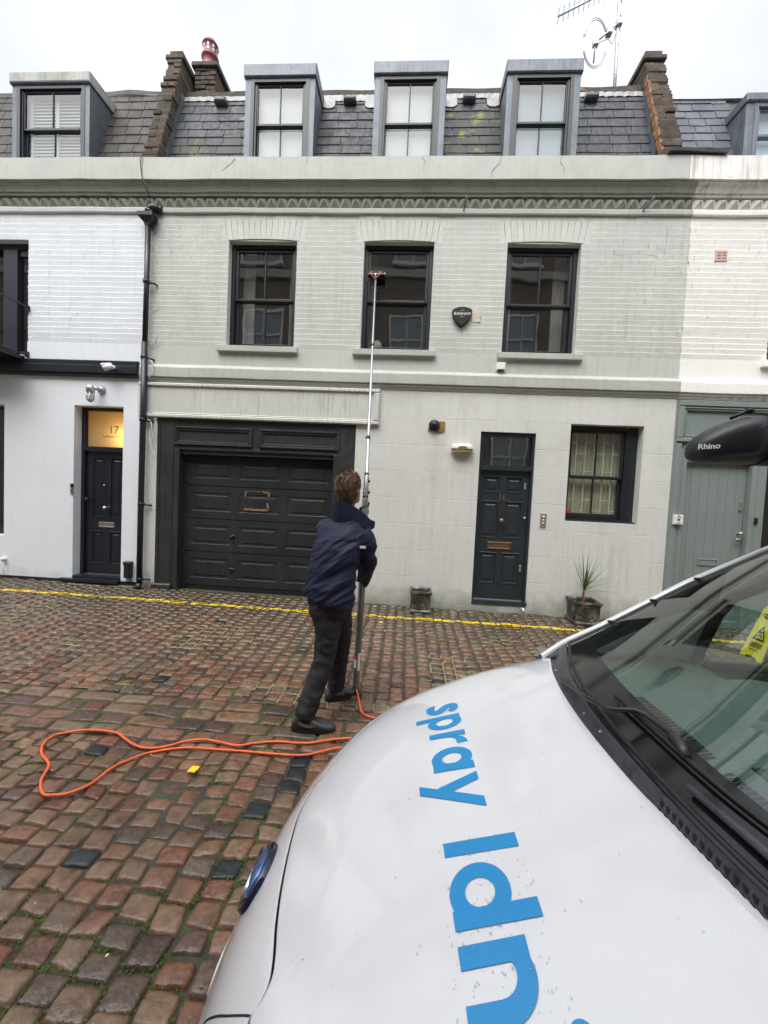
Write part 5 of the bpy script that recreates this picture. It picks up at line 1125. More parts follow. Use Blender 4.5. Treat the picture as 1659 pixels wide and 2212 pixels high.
# order so the open rear is at the ends
k0 = next(i for i in range(len(Bp)) if i in seq and (i-1) % len(Bp) not in seq); order = []
i = k0
while i in seq and i not in order: order.append(i); i = (i+1) % len(Bp)
outer = [outline(math.atan2(Bp[i][1]-BC[1], Bp[i][0]-BC[0])) for i in order]
rs = [-.002, 0, .003, .02, .1, .25, .42, .58, .72, .83, .91, .955, .98, .993, 1.0]
for k, r_ in enumerate(rs):
    ring = []
    for i, o_ in zip(order, outer):
        bx, by = Bp[i]; dl = math.hypot(o_[0]-bx, o_[1]-by); g = .0045/max(dl, .01); t = g+(1-g)*max(r_, 0)
        x, y = bx+(o_[0]-bx)*t, by+(o_[1]-by)*t; z = vz(x, y)
        if r_ < 0: z -= .02
        elif r_ == 0: z -= .003
        ring.append((x, y, z))
    rings.append(ring)
for zz, sc_ in ((.50, 1.002), (.42, 1.0), (.34, .99), (.24, .96)): rings.append([(BC[0]+(x-BC[0])*sc_, YC+(y-YC)*sc_, zz) for x, y in outer])
mb = MB(); mb.loft(rings, cap=False, closed=False); build('wings_and_nose', mb, m_vanwhite, VAN, True)
mb = MB(); mb.loft([[(BC[0]+(x-BC[0])*s_, BC[1]+(y-BC[1])*s_, vz(x, y)-.028) for x, y in Bp] for s_ in (.8, 1.02)], cap=False); build('bonnet_gap', mb, m_gap, VAN)
# side seams of the nose lid
for sgn in (1, -1):
    pts = [(-.214, YC-sgn*.268), (-.262, YC-sgn*.240), (-.300, YC-sgn*.212), (-.327, YC-sgn*.19), (-.345, YC-sgn*.18)]
    mb = MB(); sp_ = bspline([(x, y, 0) for x, y in pts], 6); mb.grid([[(p.x+dx, p.y+dy*sgn, vz(p.x+dx, p.y+dy*sgn)+h) for dx, dy, h in ((-.0009, -.0009, .0012), (0, 0, .0011), (.0009, .0009, .0012))] for p in sp_]); build('lid_seam', mb, m_gap, VAN)
# round badge at the centre of the nose
bc = Vector((-.320, -4.748, .737)); bn = Vector((-.86, 0, .51)).normalized(); bu = Vector((0, 1, 0)); bv = bn.cross(bu)
bd = MB(); rings = []
for r_, h in ((.078, -.035), (.078, .006), (.075, .012), (.066, .013), (.064, .010)): rings.append([bc+bu*math.cos(a)*r_+bv*math.sin(a)*r_*.8+bn*h for a in np.linspace(0, 6.283, 40, endpoint=False)])
bd.loft(rings); bo = build('badge', bd, m_badgerim, VAN, True)
bd = MB(); rings = []
for r_, h in ((.064, .010), (.056, .017), (.034, .021), (.005, .023)): rings.append([bc+bu*math.cos(a)*r_+bv*math.sin(a)*r_*.8+bn*h for a in np.linspace(0, 6.283, 40, endpoint=False)])
bd.loft(rings); build('badge_lens', bd, m_badge, bo, True)
bd = MB(); bd.tube([bc+bu*.062+bn*.016, bc-bu*.062+bn*.016], .009, 8); build('badge_bar', bd, m_chrome, bo, True)
# headlights swept back along both wings, lower grille, bumper, plate recess
for sgn in (1, -1):
    P_ = []
    for k in range(15):
        t = k/14; x = -.30+.42*t; row = []
        for q in range(5):
            f_ = q/4; yy = YC+sgn*van_w(x)*(.80+.13*t+(.13-.06*t)*f_); yy = YC+sgn*min(abs(yy-YC), van_w(x)*.992); row.append((x, yy, vz(x, yy)+.004))
        P_.append(row)
    mb = MB(); mb.grid(P_); hl = build('headlight', mb, m_lens, VAN, True); mb = MB(); mb.grid([[(p[0], p[1], p[2]-.002) for p in r_] for r_ in P_]); build('reflector', mb, m_satin, hl, True)
def nose_x(dy):
    x = VX0
    while van_w(x) < abs(dy): x += .002
    return BC[0]+(x-BC[0])*1.004
us_ = np.linspace(-.50, .50, 25)
mb = MB(); mb.grid([[(nose_x(u)-.006, YC+u, z) for z in (.30, .36, .42, .47)] for u in us_])
for k in range(4): mb.tube([(nose_x(u)-.010, YC+u, .325+k*.04) for u in us_], .006, 6)
build('lower_grille', mb, m_bplastic, VAN)
# lettering on the bonnet: quads draped over the curved sheet metal
LET = MB(); _lvl = [0]
def drape(A, B, na=16, nb=4):
    _lvl[0] += 1; h = .0021+.00012*(_lvl[0] % 5)
    def res(P, n_):
        P = [np.array(p) for p in P]; L_ = np.cumsum([0]+[np.linalg.norm(P[i+1]-P[i]) for i in range(len(P)-1)]); s_ = np.linspace(0, L_[-1], n_)
        return [(np.interp(v, L_, [p[0] for p in P]), np.interp(v, L_, [p[1] for p in P])) for v in s_]
    A, B = res(A, na), res(B, na); LET.grid([[(a[0]+(b[0]-a[0])*k/nb, a[1]+(b[1]-a[1])*k/nb, vz(a[0]+(b[0]-a[0])*k/nb, a[1]+(b[1]-a[1])*k/nb)+h) for k in range(nb+1)] for a, b in zip(A, B)])
def ringd(cx, cy, ox, oy, ix, iy, a0=0, a1=2*math.pi, n_=49):
    an = np.linspace(a0, a1, n_); drape([(cx+ox*math.cos(a), cy+oy*math.sin(a)) for a in an], [(cx+ix*math.cos(a), cy+iy*math.sin(a)) for a in an], n_, 4)
def stroke(P, wx, wy):
    P = bspline([(x, y, 0) for x, y in P], 5); A = []; B = []
    for i, p in enumerate(P):
        t = (P[min(i+1, len(P)-1)]-P[max(i-1, 0)]); t = Vector((t.x/wx, t.y/wy, 0)).normalized(); n_ = Vector((-t.y*wx, t.x*wy, 0))
        A.append((p.x+n_.x/2, p.y+n_.y/2)); B.append((p.x-n_.x/2, p.y-n_.y/2))
    drape(A, B, len(P), 4)
stroke([(.1702, -4.4371), (.1805, -4.4308), (.1860, -4.4148), (.1823, -4.3991), (.1722, -4.3955), (.159, -4.402), (.1495, -4.4176), (.1412, -4.4297), (.1312, -4.4329), (.1214, -4.4278), (.1131, -4.4125), (.1128, -4.397), (.1184, -4.3865), (.127, -4.3873)], .026, .0165)
drape([(.1964, -4.4613), (.0653, -4.4522)], [(.1959, -4.4808), (.0655, -4.4737)]); ringd(.149, -4.4955, .0497, .0345, .0250, .0172)
drape([(.1991, -4.5522), (.1006, -4.5447)], [(.1989, -4.5747), (.1003, -4.5662)]); drape([(.176, -4.573), (.1895, -4.581), (.1975, -4.592), (.2012, -4.6071)], [(.138, -4.5695), (.158, -4.574), (.170, -4.586), (.1726, -4.6062)])
ringd(.1515, -4.6610, .0515, .0425, .0247, .0190); drape([(.2022, -4.6838), (.1026, -4.6755)], [(.2025, -4.7103), (.1032, -4.7018)])
drape([(.2029, -4.7243), (.1063, -4.7557)], [(.2034, -4.7508), (.110, -4.7835)]); drape([(.2055, -4.8038), (.0654, -4.7361)], [(.2064, -4.8323), (.0662, -4.7641)])
drape([(.2441, -4.9059), (.1076, -4.9005)], [(.2437, -4.9364), (.1079, -4.9305)])
ringd(.1600, -5.0037, .0510, .0520, .0247, .0240); drape([(.2469, -5.028), (.1113, -5.0266)], [(.2472, -5.0576), (.1124, -5.0566)])
drape([(.2128, -5.0766), (.113, -5.0766)], [(.2128, -5.1062), (.1142, -5.1062)])
an = np.linspace(0.15, math.pi*.5, 14)
drape([(.165, -5.1735)]+[(.165+.0505*math.sin(a), -5.123-.0505*math.cos(a)) for a in np.linspace(0, 2.35, 22)][0:], [(.165, -5.1440)]+[(.165+.0245*math.sin(a), -5.1195-.0245*math.cos(a)) for a in np.linspace(0, 2.2, 22)], 40, 4)
drape([(.1156, -5.1440), (.166, -5.1440)], [(.1160, -5.1735), (.166, -5.1735)]); ringd(.249, -5.189, .0145, .0145, .0005, .0005)
# the word goes on with a stop and a small suffix beyond the frame
lt = build('lettering', LET, m_blue, VAN, True, label='sky blue lettering reading spray ldn')
# rain drops and specks on the bonnet
mw = glass('rain_water', (.93, .95, .97), 1.33)
mb = MB(); m2 = MB()
for k in range(260):
    x, y = random.uniform(.10, .25), random.uniform(-5.22, -4.9)
    if k % 5 == 0: x, y = random.uniform(-.2, .5), random.uniform(-5.25, -4.6)
    r_ = random.uniform(.0007, .0022)*(1.3 if random.random() < .1 else 1); z = vz(x, y)+.0027; el = random.uniform(.8, 1.8)
    ring = lambda s_, h: [(x+r_*s_*math.cos(a), y+r_*s_*el*math.sin(a), z+h*r_) for a in np.linspace(0, 6.283, 8, endpoint=False)]
    mb.loft([ring(1, 0), ring(.85, .3), ring(.4, .48)])
for k in range(16):
    x, y = random.uniform(-.25, .5), random.uniform(-5.25, -4.25); r_ = random.uniform(.0006, .0018); z = vz(x, y)+.0022; a = random.uniform(0, 3)
    m2.add([(x+r_*math.cos(a), y+r_*math.sin(a), z), (x-r_*math.sin(a)*.6, y+r_*math.cos(a)*.6, z), (x-r_*math.cos(a), y-r_*math.sin(a), z)], [(0, 1, 2)])
build('rain_drops', mb, mw, VAN, True, kind='stuff'); build('dirt_specks', m2, m_litter, VAN, kind='stuff')
# windscreen: side line and centre line meet in one curved sheet
SIDE = [(0.0, .665, 1.150, .695), (.12, .786, 1.215, .700), (.42, 1.10, 1.420, .680), (.66, 1.375, 1.572, .660), (.85, 1.62, 1.70, .64), (1.0, 1.82, 1.800, .62)]
def wscr(v, u):
    vs_ = [s_[0] for s_ in SIDE]; x, z, hw = (float(np.interp(v, vs_, [s_[k] for s_ in SIDE])) for k in (1, 2, 3)); b = .150-.06*v
    return Vector((x-b*(1-abs(u)**2.2), YC+u*hw, z+.025*v*(1-u*u)+.012*(1-u*u)*(1-v)))
V_F = .088
mb = MB(); mb.grid([[wscr(V_F*i/4, u) for u in np.linspace(-.985, .985, 41)] for i in range(5)]); build('windscreen_frit', mb, m_frit, VAN, True)
mb = MB(); mb.grid([[wscr(V_F+(1-V_F)*i/24, u) for u in np.linspace(-.985, .985, 41)] for i in range(25)]); wsn = build('windscreen', mb, g_van, VAN, True)
for sgn in (1, -1):   # black seal and white pillar
    mb = MB(); mb.grid([[wscr(v, sgn*u)+Vector((0, 0, h)) for u, h in ((.955, .001), (.972, .004), (.992, .006), (1.0, .0))] for v in np.linspace(0, 1, 40)]); build('windscreen_seal', mb, m_rubber, VAN, True)
    mb = MB(); mb.grid([[wscr(v, sgn*.996)+Vector((0, sgn*dy, dz)) for dy, dz in ((0, .0), (.004, .010), (.018, .012), (.040, .0), (.062, -.03), (.075, -.06))] for v in np.linspace(-.0, 1, 40)]); build('pillar', mb, m_vanwhite, VAN, True)
    if sgn == 1:
        mb = MB()
        for v in (.16, .3, .44): c = wscr(v, .975)+Vector((0, 0, .008)); mb.bbox(c.x-.012, c.x+.014, c.y-.006, c.y+.006, c.z-.004, c.z+.004, .002)
        build('seal_clip', mb, m_rubber, VAN)
# cowl below the glass: sunken trough, raised lip and air grille
def bon_edge(y):   # rear edge of the bonnet
    t = (y-YC); return float(np.interp(t, [-.70, -.56, -.45, -.30, -.15, -.04, .16, .28, .395, .503, .62, .70], [.60, .585, .56, .537, .519, .503, .498, .503, .516, .538, .576, .60]))
def cowl(y, f_):
    xe = bon_edge(y); ze = vz(min(xe, .6), YC+(y-YC)*.93)-.0; u = max(-1, min(1, (y-YC)/.695)); g = wscr(0, u)
    t = f_; x = xe+.0-.010+(g.x+.012-xe+.010)*t; z0 = ze-.016; z = z0+(g.z+.0-z0)*t
    z += .012*math.exp(-((t-.62)/.16)**2)-.003*math.exp(-((t-.30)/.14)**2)
    return (x, y, z)
mb = MB(); mb.grid([[cowl(y, f_) for f_ in np.linspace(0, 1.0, 26)] for y in np.linspace(YC-.70, YC+.70, 90)]); cw = build('cowl', mb, m_cowl, VAN, True)
mb = MB(); mb.tube([Vector(cowl(y, .99))+Vector((0, 0, .004)) for y in np.linspace(YC-.69, YC+.69, 60)], .006, 6); build('glass_edge_seal', mb, m_rubber, cw, True)
mb = MB()
for y in np.arange(-5.42, -4.90, .0145):
    for f_ in (.30, .44):
        a, b = Vector(cowl(y, f_-.055)), Vector(cowl(y+.0085, f_+.045)); mb.add([(a.x, y, a.z+.0025), (a.x, y+.0085, a.z+.0025), (b.x, y+.0085, b.z+.0025), (b.x, y, b.z+.0025)], [(0, 1, 2, 3)])
build('air_grille', mb, m_gap, cw)
# far corner trim: glossy black triangle between bonnet, wing and pillar
for sgn in (1, -1):
    mb = MB(); yk = YC+sgn*.70
    pts = [(.575, YC+sgn*.62, 1.118), (.60, YC+sgn*.672, 1.112), (.66, YC+sgn*.705, 1.148), (.80, YC+sgn*.712, 1.232), (.78, YC+sgn*.690, 1.215), (.665, YC+sgn*.66, 1.150), (.60, YC+sgn*.60, 1.128)]
    mb.loft([pts, [(x, y, z-.02) for x, y, z in pts]]); build('corner_trim', mb, m_bplastic, VAN)
    mb = MB(); P_ = [(.60, YC+sgn*.672, 1.10), (.70, YC+sgn*.712, 1.165), (.80, YC+sgn*.722, 1.235)]
    mb.grid([[(x, y, z-.05), (x, y+sgn*.02, z-.052), (x, y+sgn*.08, z-.10), (x, y+sgn*.115, z-.22), (x, y+sgn*.125, z-.45)] for x, y, z in P_]); build('wing_rear', mb, m_vanwhite, VAN, True)
for sgn in (1, -1):   # white flange running from the bonnet corner into the pillar
    mb = MB(); P_ = bspline([(.560, YC+sgn*.672, 1.098), (.605, YC+sgn*.688, 1.122), (.665, YC+sgn*.697, 1.160), (.80, YC+sgn*.698, 1.232)], 6)
    mb.grid([[tuple(p+Vector((0, sgn*dy, dz))) for dy, dz in ((-.006, -.012), (-.004, .002), (.010, .006), (.030, -.004), (.05, -.05))] for p in P_]); build('pillar_foot', mb, m_vanwhite, VAN, True)
# wiper: blade lying along the glass foot, arm cranked over it
def wp(x, y, lift=.0):
    best = min(((abs(wscr(v, u).x-x)+abs(wscr(v, u).y-y), v, u) for v in np.linspace(0, .3, 31) for u in np.linspace(-1, 1, 81)), key=lambda t: t[0]); p = wscr(best[1], best[2]); return Vector((x, y, p.z+lift))
WB = [Vector((.573, -4.630, 1.205)), Vector((.575, -4.75, 1.207)), Vector((.580, -4.882, 1.207)), Vector((.594, -5.003, 1.206)), Vector((.64, -5.20, 1.205)), Vector((.69, -5.34, 1.20))]
mb = MB(); mb.tube(bspline(WB, 6), .0055, 6); wi = build('wiper', mb, m_rubber, VAN, True)
mb = MB(); mb.tube([p+Vector((-.006, 0, -.008)) for p in bspline(WB, 6)], .004, 4); build('wiper_blade', mb, m_rubber, wi, True)
WA = [Vector(v) for v in ((.525, -4.400, 1.135), (.505, -4.62, 1.188), (.512, -4.720, 1.215), (.560, -4.728, 1.222), (.578, -4.745, 1.222), (.590, -4.805, 1.220), (.586, -4.846, 1.216))]
mb = MB(); mb.tube(WA, [.005, .006, .0065, .0065, .0065, .0065, .007], 8); build('wiper_arm', mb, m_bplastic, wi, True)
mb = MB(); mb.tube([WA[5], WA[5]*.4+WA[6]*.6, WA[6], WA[6]+Vector((-.008, -.03, -.004))], [.008, .0115, .0115, .007], 8); build('wiper_joint', mb, M('satin_black_metal', (.05, .05, .055), .35, metal=.5), wi, True)
WB2 = [wp(.60, -4.99, .014), wp(.64, -5.15, .014), wp(.70, -5.35, .014)]
mb = MB(); mb.tube([wp(.545, -4.93, .012), wp(.565, -5.07, .016), wp(.60, -5.22, .018), wp(.66, -5.38, .02)], [.006, .008, .008, .006], 8); build('wiper', mb, m_cowl, VAN, True)
# leaves and bits lodged in the cowl
mb = MB()
for x, y, r_ in ((.525, -4.36, .006), (.500, -4.62, .005), (.503, -4.70, .006), (.560, -4.22, .007), (.60, -4.86, .004), (.56, -5.05, .007), (.575, -5.09, .009), (.545, -5.04, .004), (.57, -5.03, .004)):
    z = Vector(cowl(y, .45)).z+.012
    for q in range(4): a = q*1.6+x*40; mb.add([(x, y, z), (x+r_*math.cos(a), y+r_*math.sin(a), z+.003), (x+r_*.7*math.cos(a+1), y+r_*.7*math.sin(a+1), z)], [(0, 1, 2)])
build('leaf_bits', mb, M('pale_wet_leaf', (.45, .36, .2), .6, var=.3, vscale=60, island=.4), VAN, kind='stuff')
# cab: dashboard, vents, instrument hood, steering wheel, trim, seats
def dz_(x, y): return 1.085-.02*((x-.7)/.6)**2+.0*y
mb = MB(); mb.grid([[(x, YC+t*.80, (1.085-.028*max(0, (x-.8)/.5)**2-.05*max(0, abs(t)-.9)*10*0)) for x in np.linspace(.58, 1.24, 14)]+[(1.27, YC+t*.80, 1.02), (1.28, YC+t*.80, .80), (1.20, YC+t*.8, .6)] for t in np.linspace(-1, 1, 21)]); ds = build('dashboard', mb, m_dash, VAN, True)
for ya, yb2 in ((-4.39, -4.69), (-4.735, -5.04)):
    mb = MB(); nS = 22
    for k in range(nS):
        y0_ = ya+(yb2-ya)*k/nS; y1_ = y0_+(yb2-ya)/nS*.72; x0_ = .755+.008*math.sin(k*.12); sk_ = .0
        mb.add([(x0_, y0_, 1.0875), (x0_+.042, y0_+.012, 1.0872), (x0_+.042, y1_+.012, 1.0872), (x0_, y1_, 1.0875)], [(0, 1, 2, 3)])
    build('air_vent', mb, m_gap, ds)
mb = MB(); rings = []
for x, s_ in ((.98, .05), (1.05, .62), (1.14, .95), (1.24, 1.), (1.27, .96), (1.27, .5)): rings.append([(x, -4.42+.235*s_*math.cos(a), 1.05+.095*s_*math.sin(a)) for a in np.linspace(0, math.pi, 20)])
mb.loft(rings, cap=False, closed=False); build('instrument_hood', mb, m_dash, ds, True)
mb = MB(); mb.box(.86, 1.12, -5.05, -4.70, 1.083, 1.089); build('tray_mat', mb, M('dark_dash_mat', (.04, .05, .05), .6), ds)
mb = MB(); c = Vector((1.40, -4.42, 1.02)); ux_ = Vector((0, 1, 0)); uz_ = Vector((.42, 0, .9)).normalized(); mb.tube([c+ux_*math.cos(a)*.19+uz_*math.sin(a)*.19 for a in np.linspace(0, 6.283, 41)], .015, 10, False)
for a in (0, 3.14, 4.71): mb.tube([c, c+ux_*math.cos(a)*.19+uz_*math.sin(a)*.19], .016, 8)
build('steering_wheel', mb, m_bplastic, VAN, True)
for yy in (-4.42, -5.18):
    mb = MB(); rings = []
    for z, hx_, xo in ((.62, .27, 1.95), (.82, .28, 1.95), (.86, .24, 1.97)): rings.append([(xo+hx_*sx_, yy+.25*sy, z) for sx_, sy in ((-1, -1), (-1, 1), (1, 1), (1, -1))])
    mb.loft(rings); rings = []
    for z, w2, xo in ((.84, .25, 2.20), (1.1, .25, 2.28), (1.38, .22, 2.36), (1.42, .12, 2.37), (1.60, .12, 2.40), (1.64, .09, 2.40)): rings.append([(xo+.07*sx_, yy+w2*sy, z) for sx_, sy in ((-1, -1), (-1, 1), (1, 1), (1, -1))])
    mb.loft(rings); build('seat', mb, m_trim, VAN)
# body sides with door window openings, roof, bulkhead, rear
def side_y(z):
    return float(np.interp(z, [.22, .35, .57, .80, 1.00, 1.15, 1.35, 1.60, 1.78, 1.86], [.80, .835, .845, .845, .835, .82, .775, .715, .665, .60]))
WIN = [(1.255, 1.045), (1.262, 1.12), (1.296, 1.28), (1.335, 1.355), (1.42, 1.40), (1.62, 1.50), (1.85, 1.60), (2.18, 1.64), (2.20, 1.045)]
def inwin(x, z):
    c_ = False; n_ = len(WIN)
    for i in range(n_):
        (x1, z1), (x2, z2) = WIN[i], WIN[(i+1) % n_]
        if (z1 > z) != (z2 > z) and x < (x2-x1)*(z-z1)/(z2-z1)+x1: c_ = not c_
    return c_
def pillar_z(x): return float(np.interp(x, [.62, .665, .786, 1.10, 1.375, 1.62, 1.82, 1.95], [1.0, 1.10, 1.17, 1.375, 1.525, 1.655, 1.76, 1.80]))
for sgn in (1, -1):
    # door skin built in strips around the window outline
    mb = MB(); XS = sorted(set(np.round(np.concatenate([np.linspace(.62, 4.02, 60), [p[0] for p in WIN]]), 4)))
    def zspan(x):
        zs_ = []; n_ = len(WIN)
        for i in range(n_):
            (x1, z1), (x2, z2) = WIN[i], WIN[(i+1) % n_]
            if abs(x2-x1) > 1e-6 and min(x1, x2) <= x <= max(x1, x2): zs_.append(z1+(z2-z1)*(x-x1)/(x2-x1))
        return (min(zs_), max(zs_)) if len(zs_) > 1 else None
    for i in range(len(XS)-1):
        a, b = XS[i], XS[i+1]; ta, tb = min(pillar_z(a), 1.80), min(pillar_z(b), 1.80)
        sa, sb = (zspan(a+1e-6), zspan(b-1e-6)) if 1.255 <= (a+b)/2 <= 2.20 else (None, None)
        def strip(z0a, z0b, z1a, z1b, n_=8):
            mb.grid([[(x, YC+sgn*side_y(z0_+(z1_-z0_)*k/n_), z0_+(z1_-z0_)*k/n_) for k in range(n_+1)] for x, z0_, z1_ in ((a, z0a, z1a), (b, z0b, z1b))])
        if sa and sb: strip(.22, .22, sa[0], sb[0]); strip(sa[1], sb[1], ta, tb, 3)
        else: strip(.22, .22, ta, tb, 14)
    bs = build('body_side', mb, m_vanwhite, VAN, True)
    mb = MB(); nW = len(WIN); W3 = [(x, YC+sgn*(side_y(z)-.006), z) for x, z in WIN]; mb.tube([(x, YC+sgn*(side_y(z)-.004), z) for x, z in WIN+[WIN[0]]], .022, 8); build('window_frame', mb, m_bplastic, bs, True)
    mb = MB(); mb.add(W3, [tuple(range(nW))]); build('side_glass', mb, g_side, bs)
    mb = MB(); mb.grid([[(x, YC+sgn*(side_y(z)-.035), z) for z in (pillar_z(x)-.005, (pillar_z(x)+max(1.06, min(pillar_z(x)-.09, 1.30)))/2, max(1.06, min(pillar_z(x)-.10, 1.30)))] for x in np.linspace(.74, 1.26, 16)]); build('pillar_trim', mb, m_trim, VAN, True)
    mb = MB(); mb.grid([[(x, YC+sgn*(side_y(1.0)-.04), z) for z in (.4, 1.04)] for x in (.75, 2.25)]); build('door_card', mb, m_trim, VAN)
    # mirror
    my = YC+sgn*.96; mb = MB(); rings = []
    for dx, s_ in ((-.09, .35), (-.06, .8), (0, 1), (.035, .97)): rings.append([(1.38+dx, my+.10*s_*math.copysign(abs(math.cos(a))**.6, math.cos(a)), 0.935+.09*s_*math.copysign(abs(math.sin(a))**.6, math.sin(a))) for a in np.linspace(0, 6.283, 20, endpoint=False)])
    mb.loft(rings); mb.tube([(1.40, YC+sgn*.82, .90), (1.39, my-sgn*.05, .90)], [.03, .025], 8); 
    if sgn == 1: mr_ = build('door_mirror', mb, m_bplastic, VAN, True); mb = MB(); mb.box(1.4155, 1.417, my-.08, my+.08, .87, 1.0); build('mirror_glass', mb, m_chrome, mr_)
    for wx in (.24, 3.0):
        wy = YC+sgn*.72; T_ = MB(); T_.lathe([(.20, -.10), (.30, -.10), (.315, -.08), (.318, 0), (.315, .03), (.30, .045), (.21, .04)] if sgn == -1 else [(.20, .10), (.30, .10), (.315, .08), (.318, 0), (.315, -.03), (.30, -.045), (.21, -.04)], (wx, wy, .325), 36, 'Y'); wh = build('wheel', T_, m_rubber, VAN, True)
        T_ = MB(); T_.lathe([(.205, 0), (.20, .03), (.12, .035), (.05, .045), (.01, .046)] if sgn == -1 else [(.205, 0), (.20, -.03), (.12, -.035), (.05, -.045), (.01, -.046)], (wx, wy, .325), 30, 'Y'); build('rim', T_, m_satin, wh, True)
mb = MB(); mb.grid([[(x, YC+t*(side_y(1.78)), 1.80+.05*(1-t**2)*(min(1, (x-1.78)/.3)*.6+.4)+(.0)) for t in np.linspace(-1, 1, 15)] for x in np.concatenate([[1.79, 1.84, 1.92, 2.1], np.linspace(2.3, 4.02, 6)])]); build('roof', mb, m_vanwhite, VAN, True)
mb = MB(); mb.box(2.62, 2.64, YC-.8, YC+.8, .4, 1.79) if False else mb.grid([[(2.62, YC+t*(side_y(z)-.02), z) for t in (-1, 1)] for z in (.35, .8, 1.2, 1.5, 1.78)]); build('bulkhead', mb, m_trim, VAN)
mb = MB(); mb.grid([[(4.02, YC+t*side_y(z), z) for t in np.linspace(-1, 1, 9)] for z in np.linspace(.22, 1.80, 12)]); build('rear_doors', mb, m_vanwhite, VAN, True)
mb = MB(); mb.box(-.20, 3.95, YC-.74, YC+.74, .20, .30); build('floor_pan', mb, m_bplastic, VAN)

# ---- pipe carrier on the roof
T = thing('pipe_carrier', 'black plastic capped pipe carrier tube on the van roof with white maker lettering', 'pipe carrier', (2.3, -4.2, 1.85))
def sect(x, yc, zc, hy, hz, n=26, p_=.75): return [(x, yc+hy*math.copysign(abs(math.cos(a))**p_, math.cos(a)), zc+hz*math.copysign(abs(math.sin(a))**p_, math.sin(a))) for a in np.linspace(0, 6.283, n, endpoint=False)]
m_cap = M('damp_black_moulded_plastic', (.020, .022, .028), .42, var=.15, vscale=6, fine=.1, patch=.5, pcol=(.008, .009, .011), pscale=20, pth=.6, bump=.3, bscale=60, bdist=.001)
yc = -4.2; secs = [(1.006, 1.913, .006, .006), (1.009, 1.914, .030, .024), (1.018, 1.916, .045, .036), (1.04, 1.922, .060, .050), (1.075, 1.933, .073, .063), (1.115, 1.944, .081, .073), (1.16, 1.952, .085, .081), (1.215, 1.957, .087, .086)]
mb = MB(); mb.loft([sect(x, yc, zc, hy, hz) for x, zc, hy, hz in secs]); ec = build('end_cap', mb, m_cap, T, True)
mb = MB(); mb.loft([sect(x, yc, 1.957, .0885*s_, .0875*s_) for x, s_ in ((1.216, .98), (1.219, 1.0), (3.7, 1.0))]); build('tube', mb, m_cap, T, True)
mb = MB(); mb.loft([sect(x, yc, 1.957, .0895, .0888) for x in (1.2145, 1.2175)]); build('joint_line', mb, m_rubber, T)
mb = MB(); mb.tube([(1.12, yc-.02, 2.028), (1.15, yc-.02, 2.043), (1.178, yc-.02, 2.056)], .006, 8); mb.lathe([(.010, -.012), (.010, .012)], (1.18, yc-.02, 2.056), 12, 'Y'); build('latch', mb, m_bplastic, ec, True)
mb = MB(); mb.tube([(1.06, yc-.066, 1.925), (1.11, yc-.076, 1.965), (1.20, yc-.082, 1.995)], .003, 6); build('rib', mb, m_cap, ec, True)
nrm_ = Vector((-.80, -.60, .0)).normalized(); tx = Vector((.60, -.80, 0)).normalized(); tz = tx.cross(-nrm_)*-1
Mx = Matrix((tx, Vector((0, 0, 1)), nrm_)).transposed().to_4x4(); Mx.translation = Vector((1.026, yc-.060, 1.921))
text('lettering', 'Rhino', .026, (0, 0, 0), m_lettering, ec, rot=Mx, ext=.0006, bold=.0006)
for x in (1.95, 3.4):
    mb = MB(); mb.box(x-.025, x+.025, YC-.62, YC+.70, 1.845, 1.870); mb.box(x-.02, x+.02, YC+.60, YC+.63, 1.79, 1.846); mb.box(x-.02, x+.02, YC-.63, YC-.60, 1.79, 1.846)
    o = build('roof_bar', mb, m_bplastic, VAN)

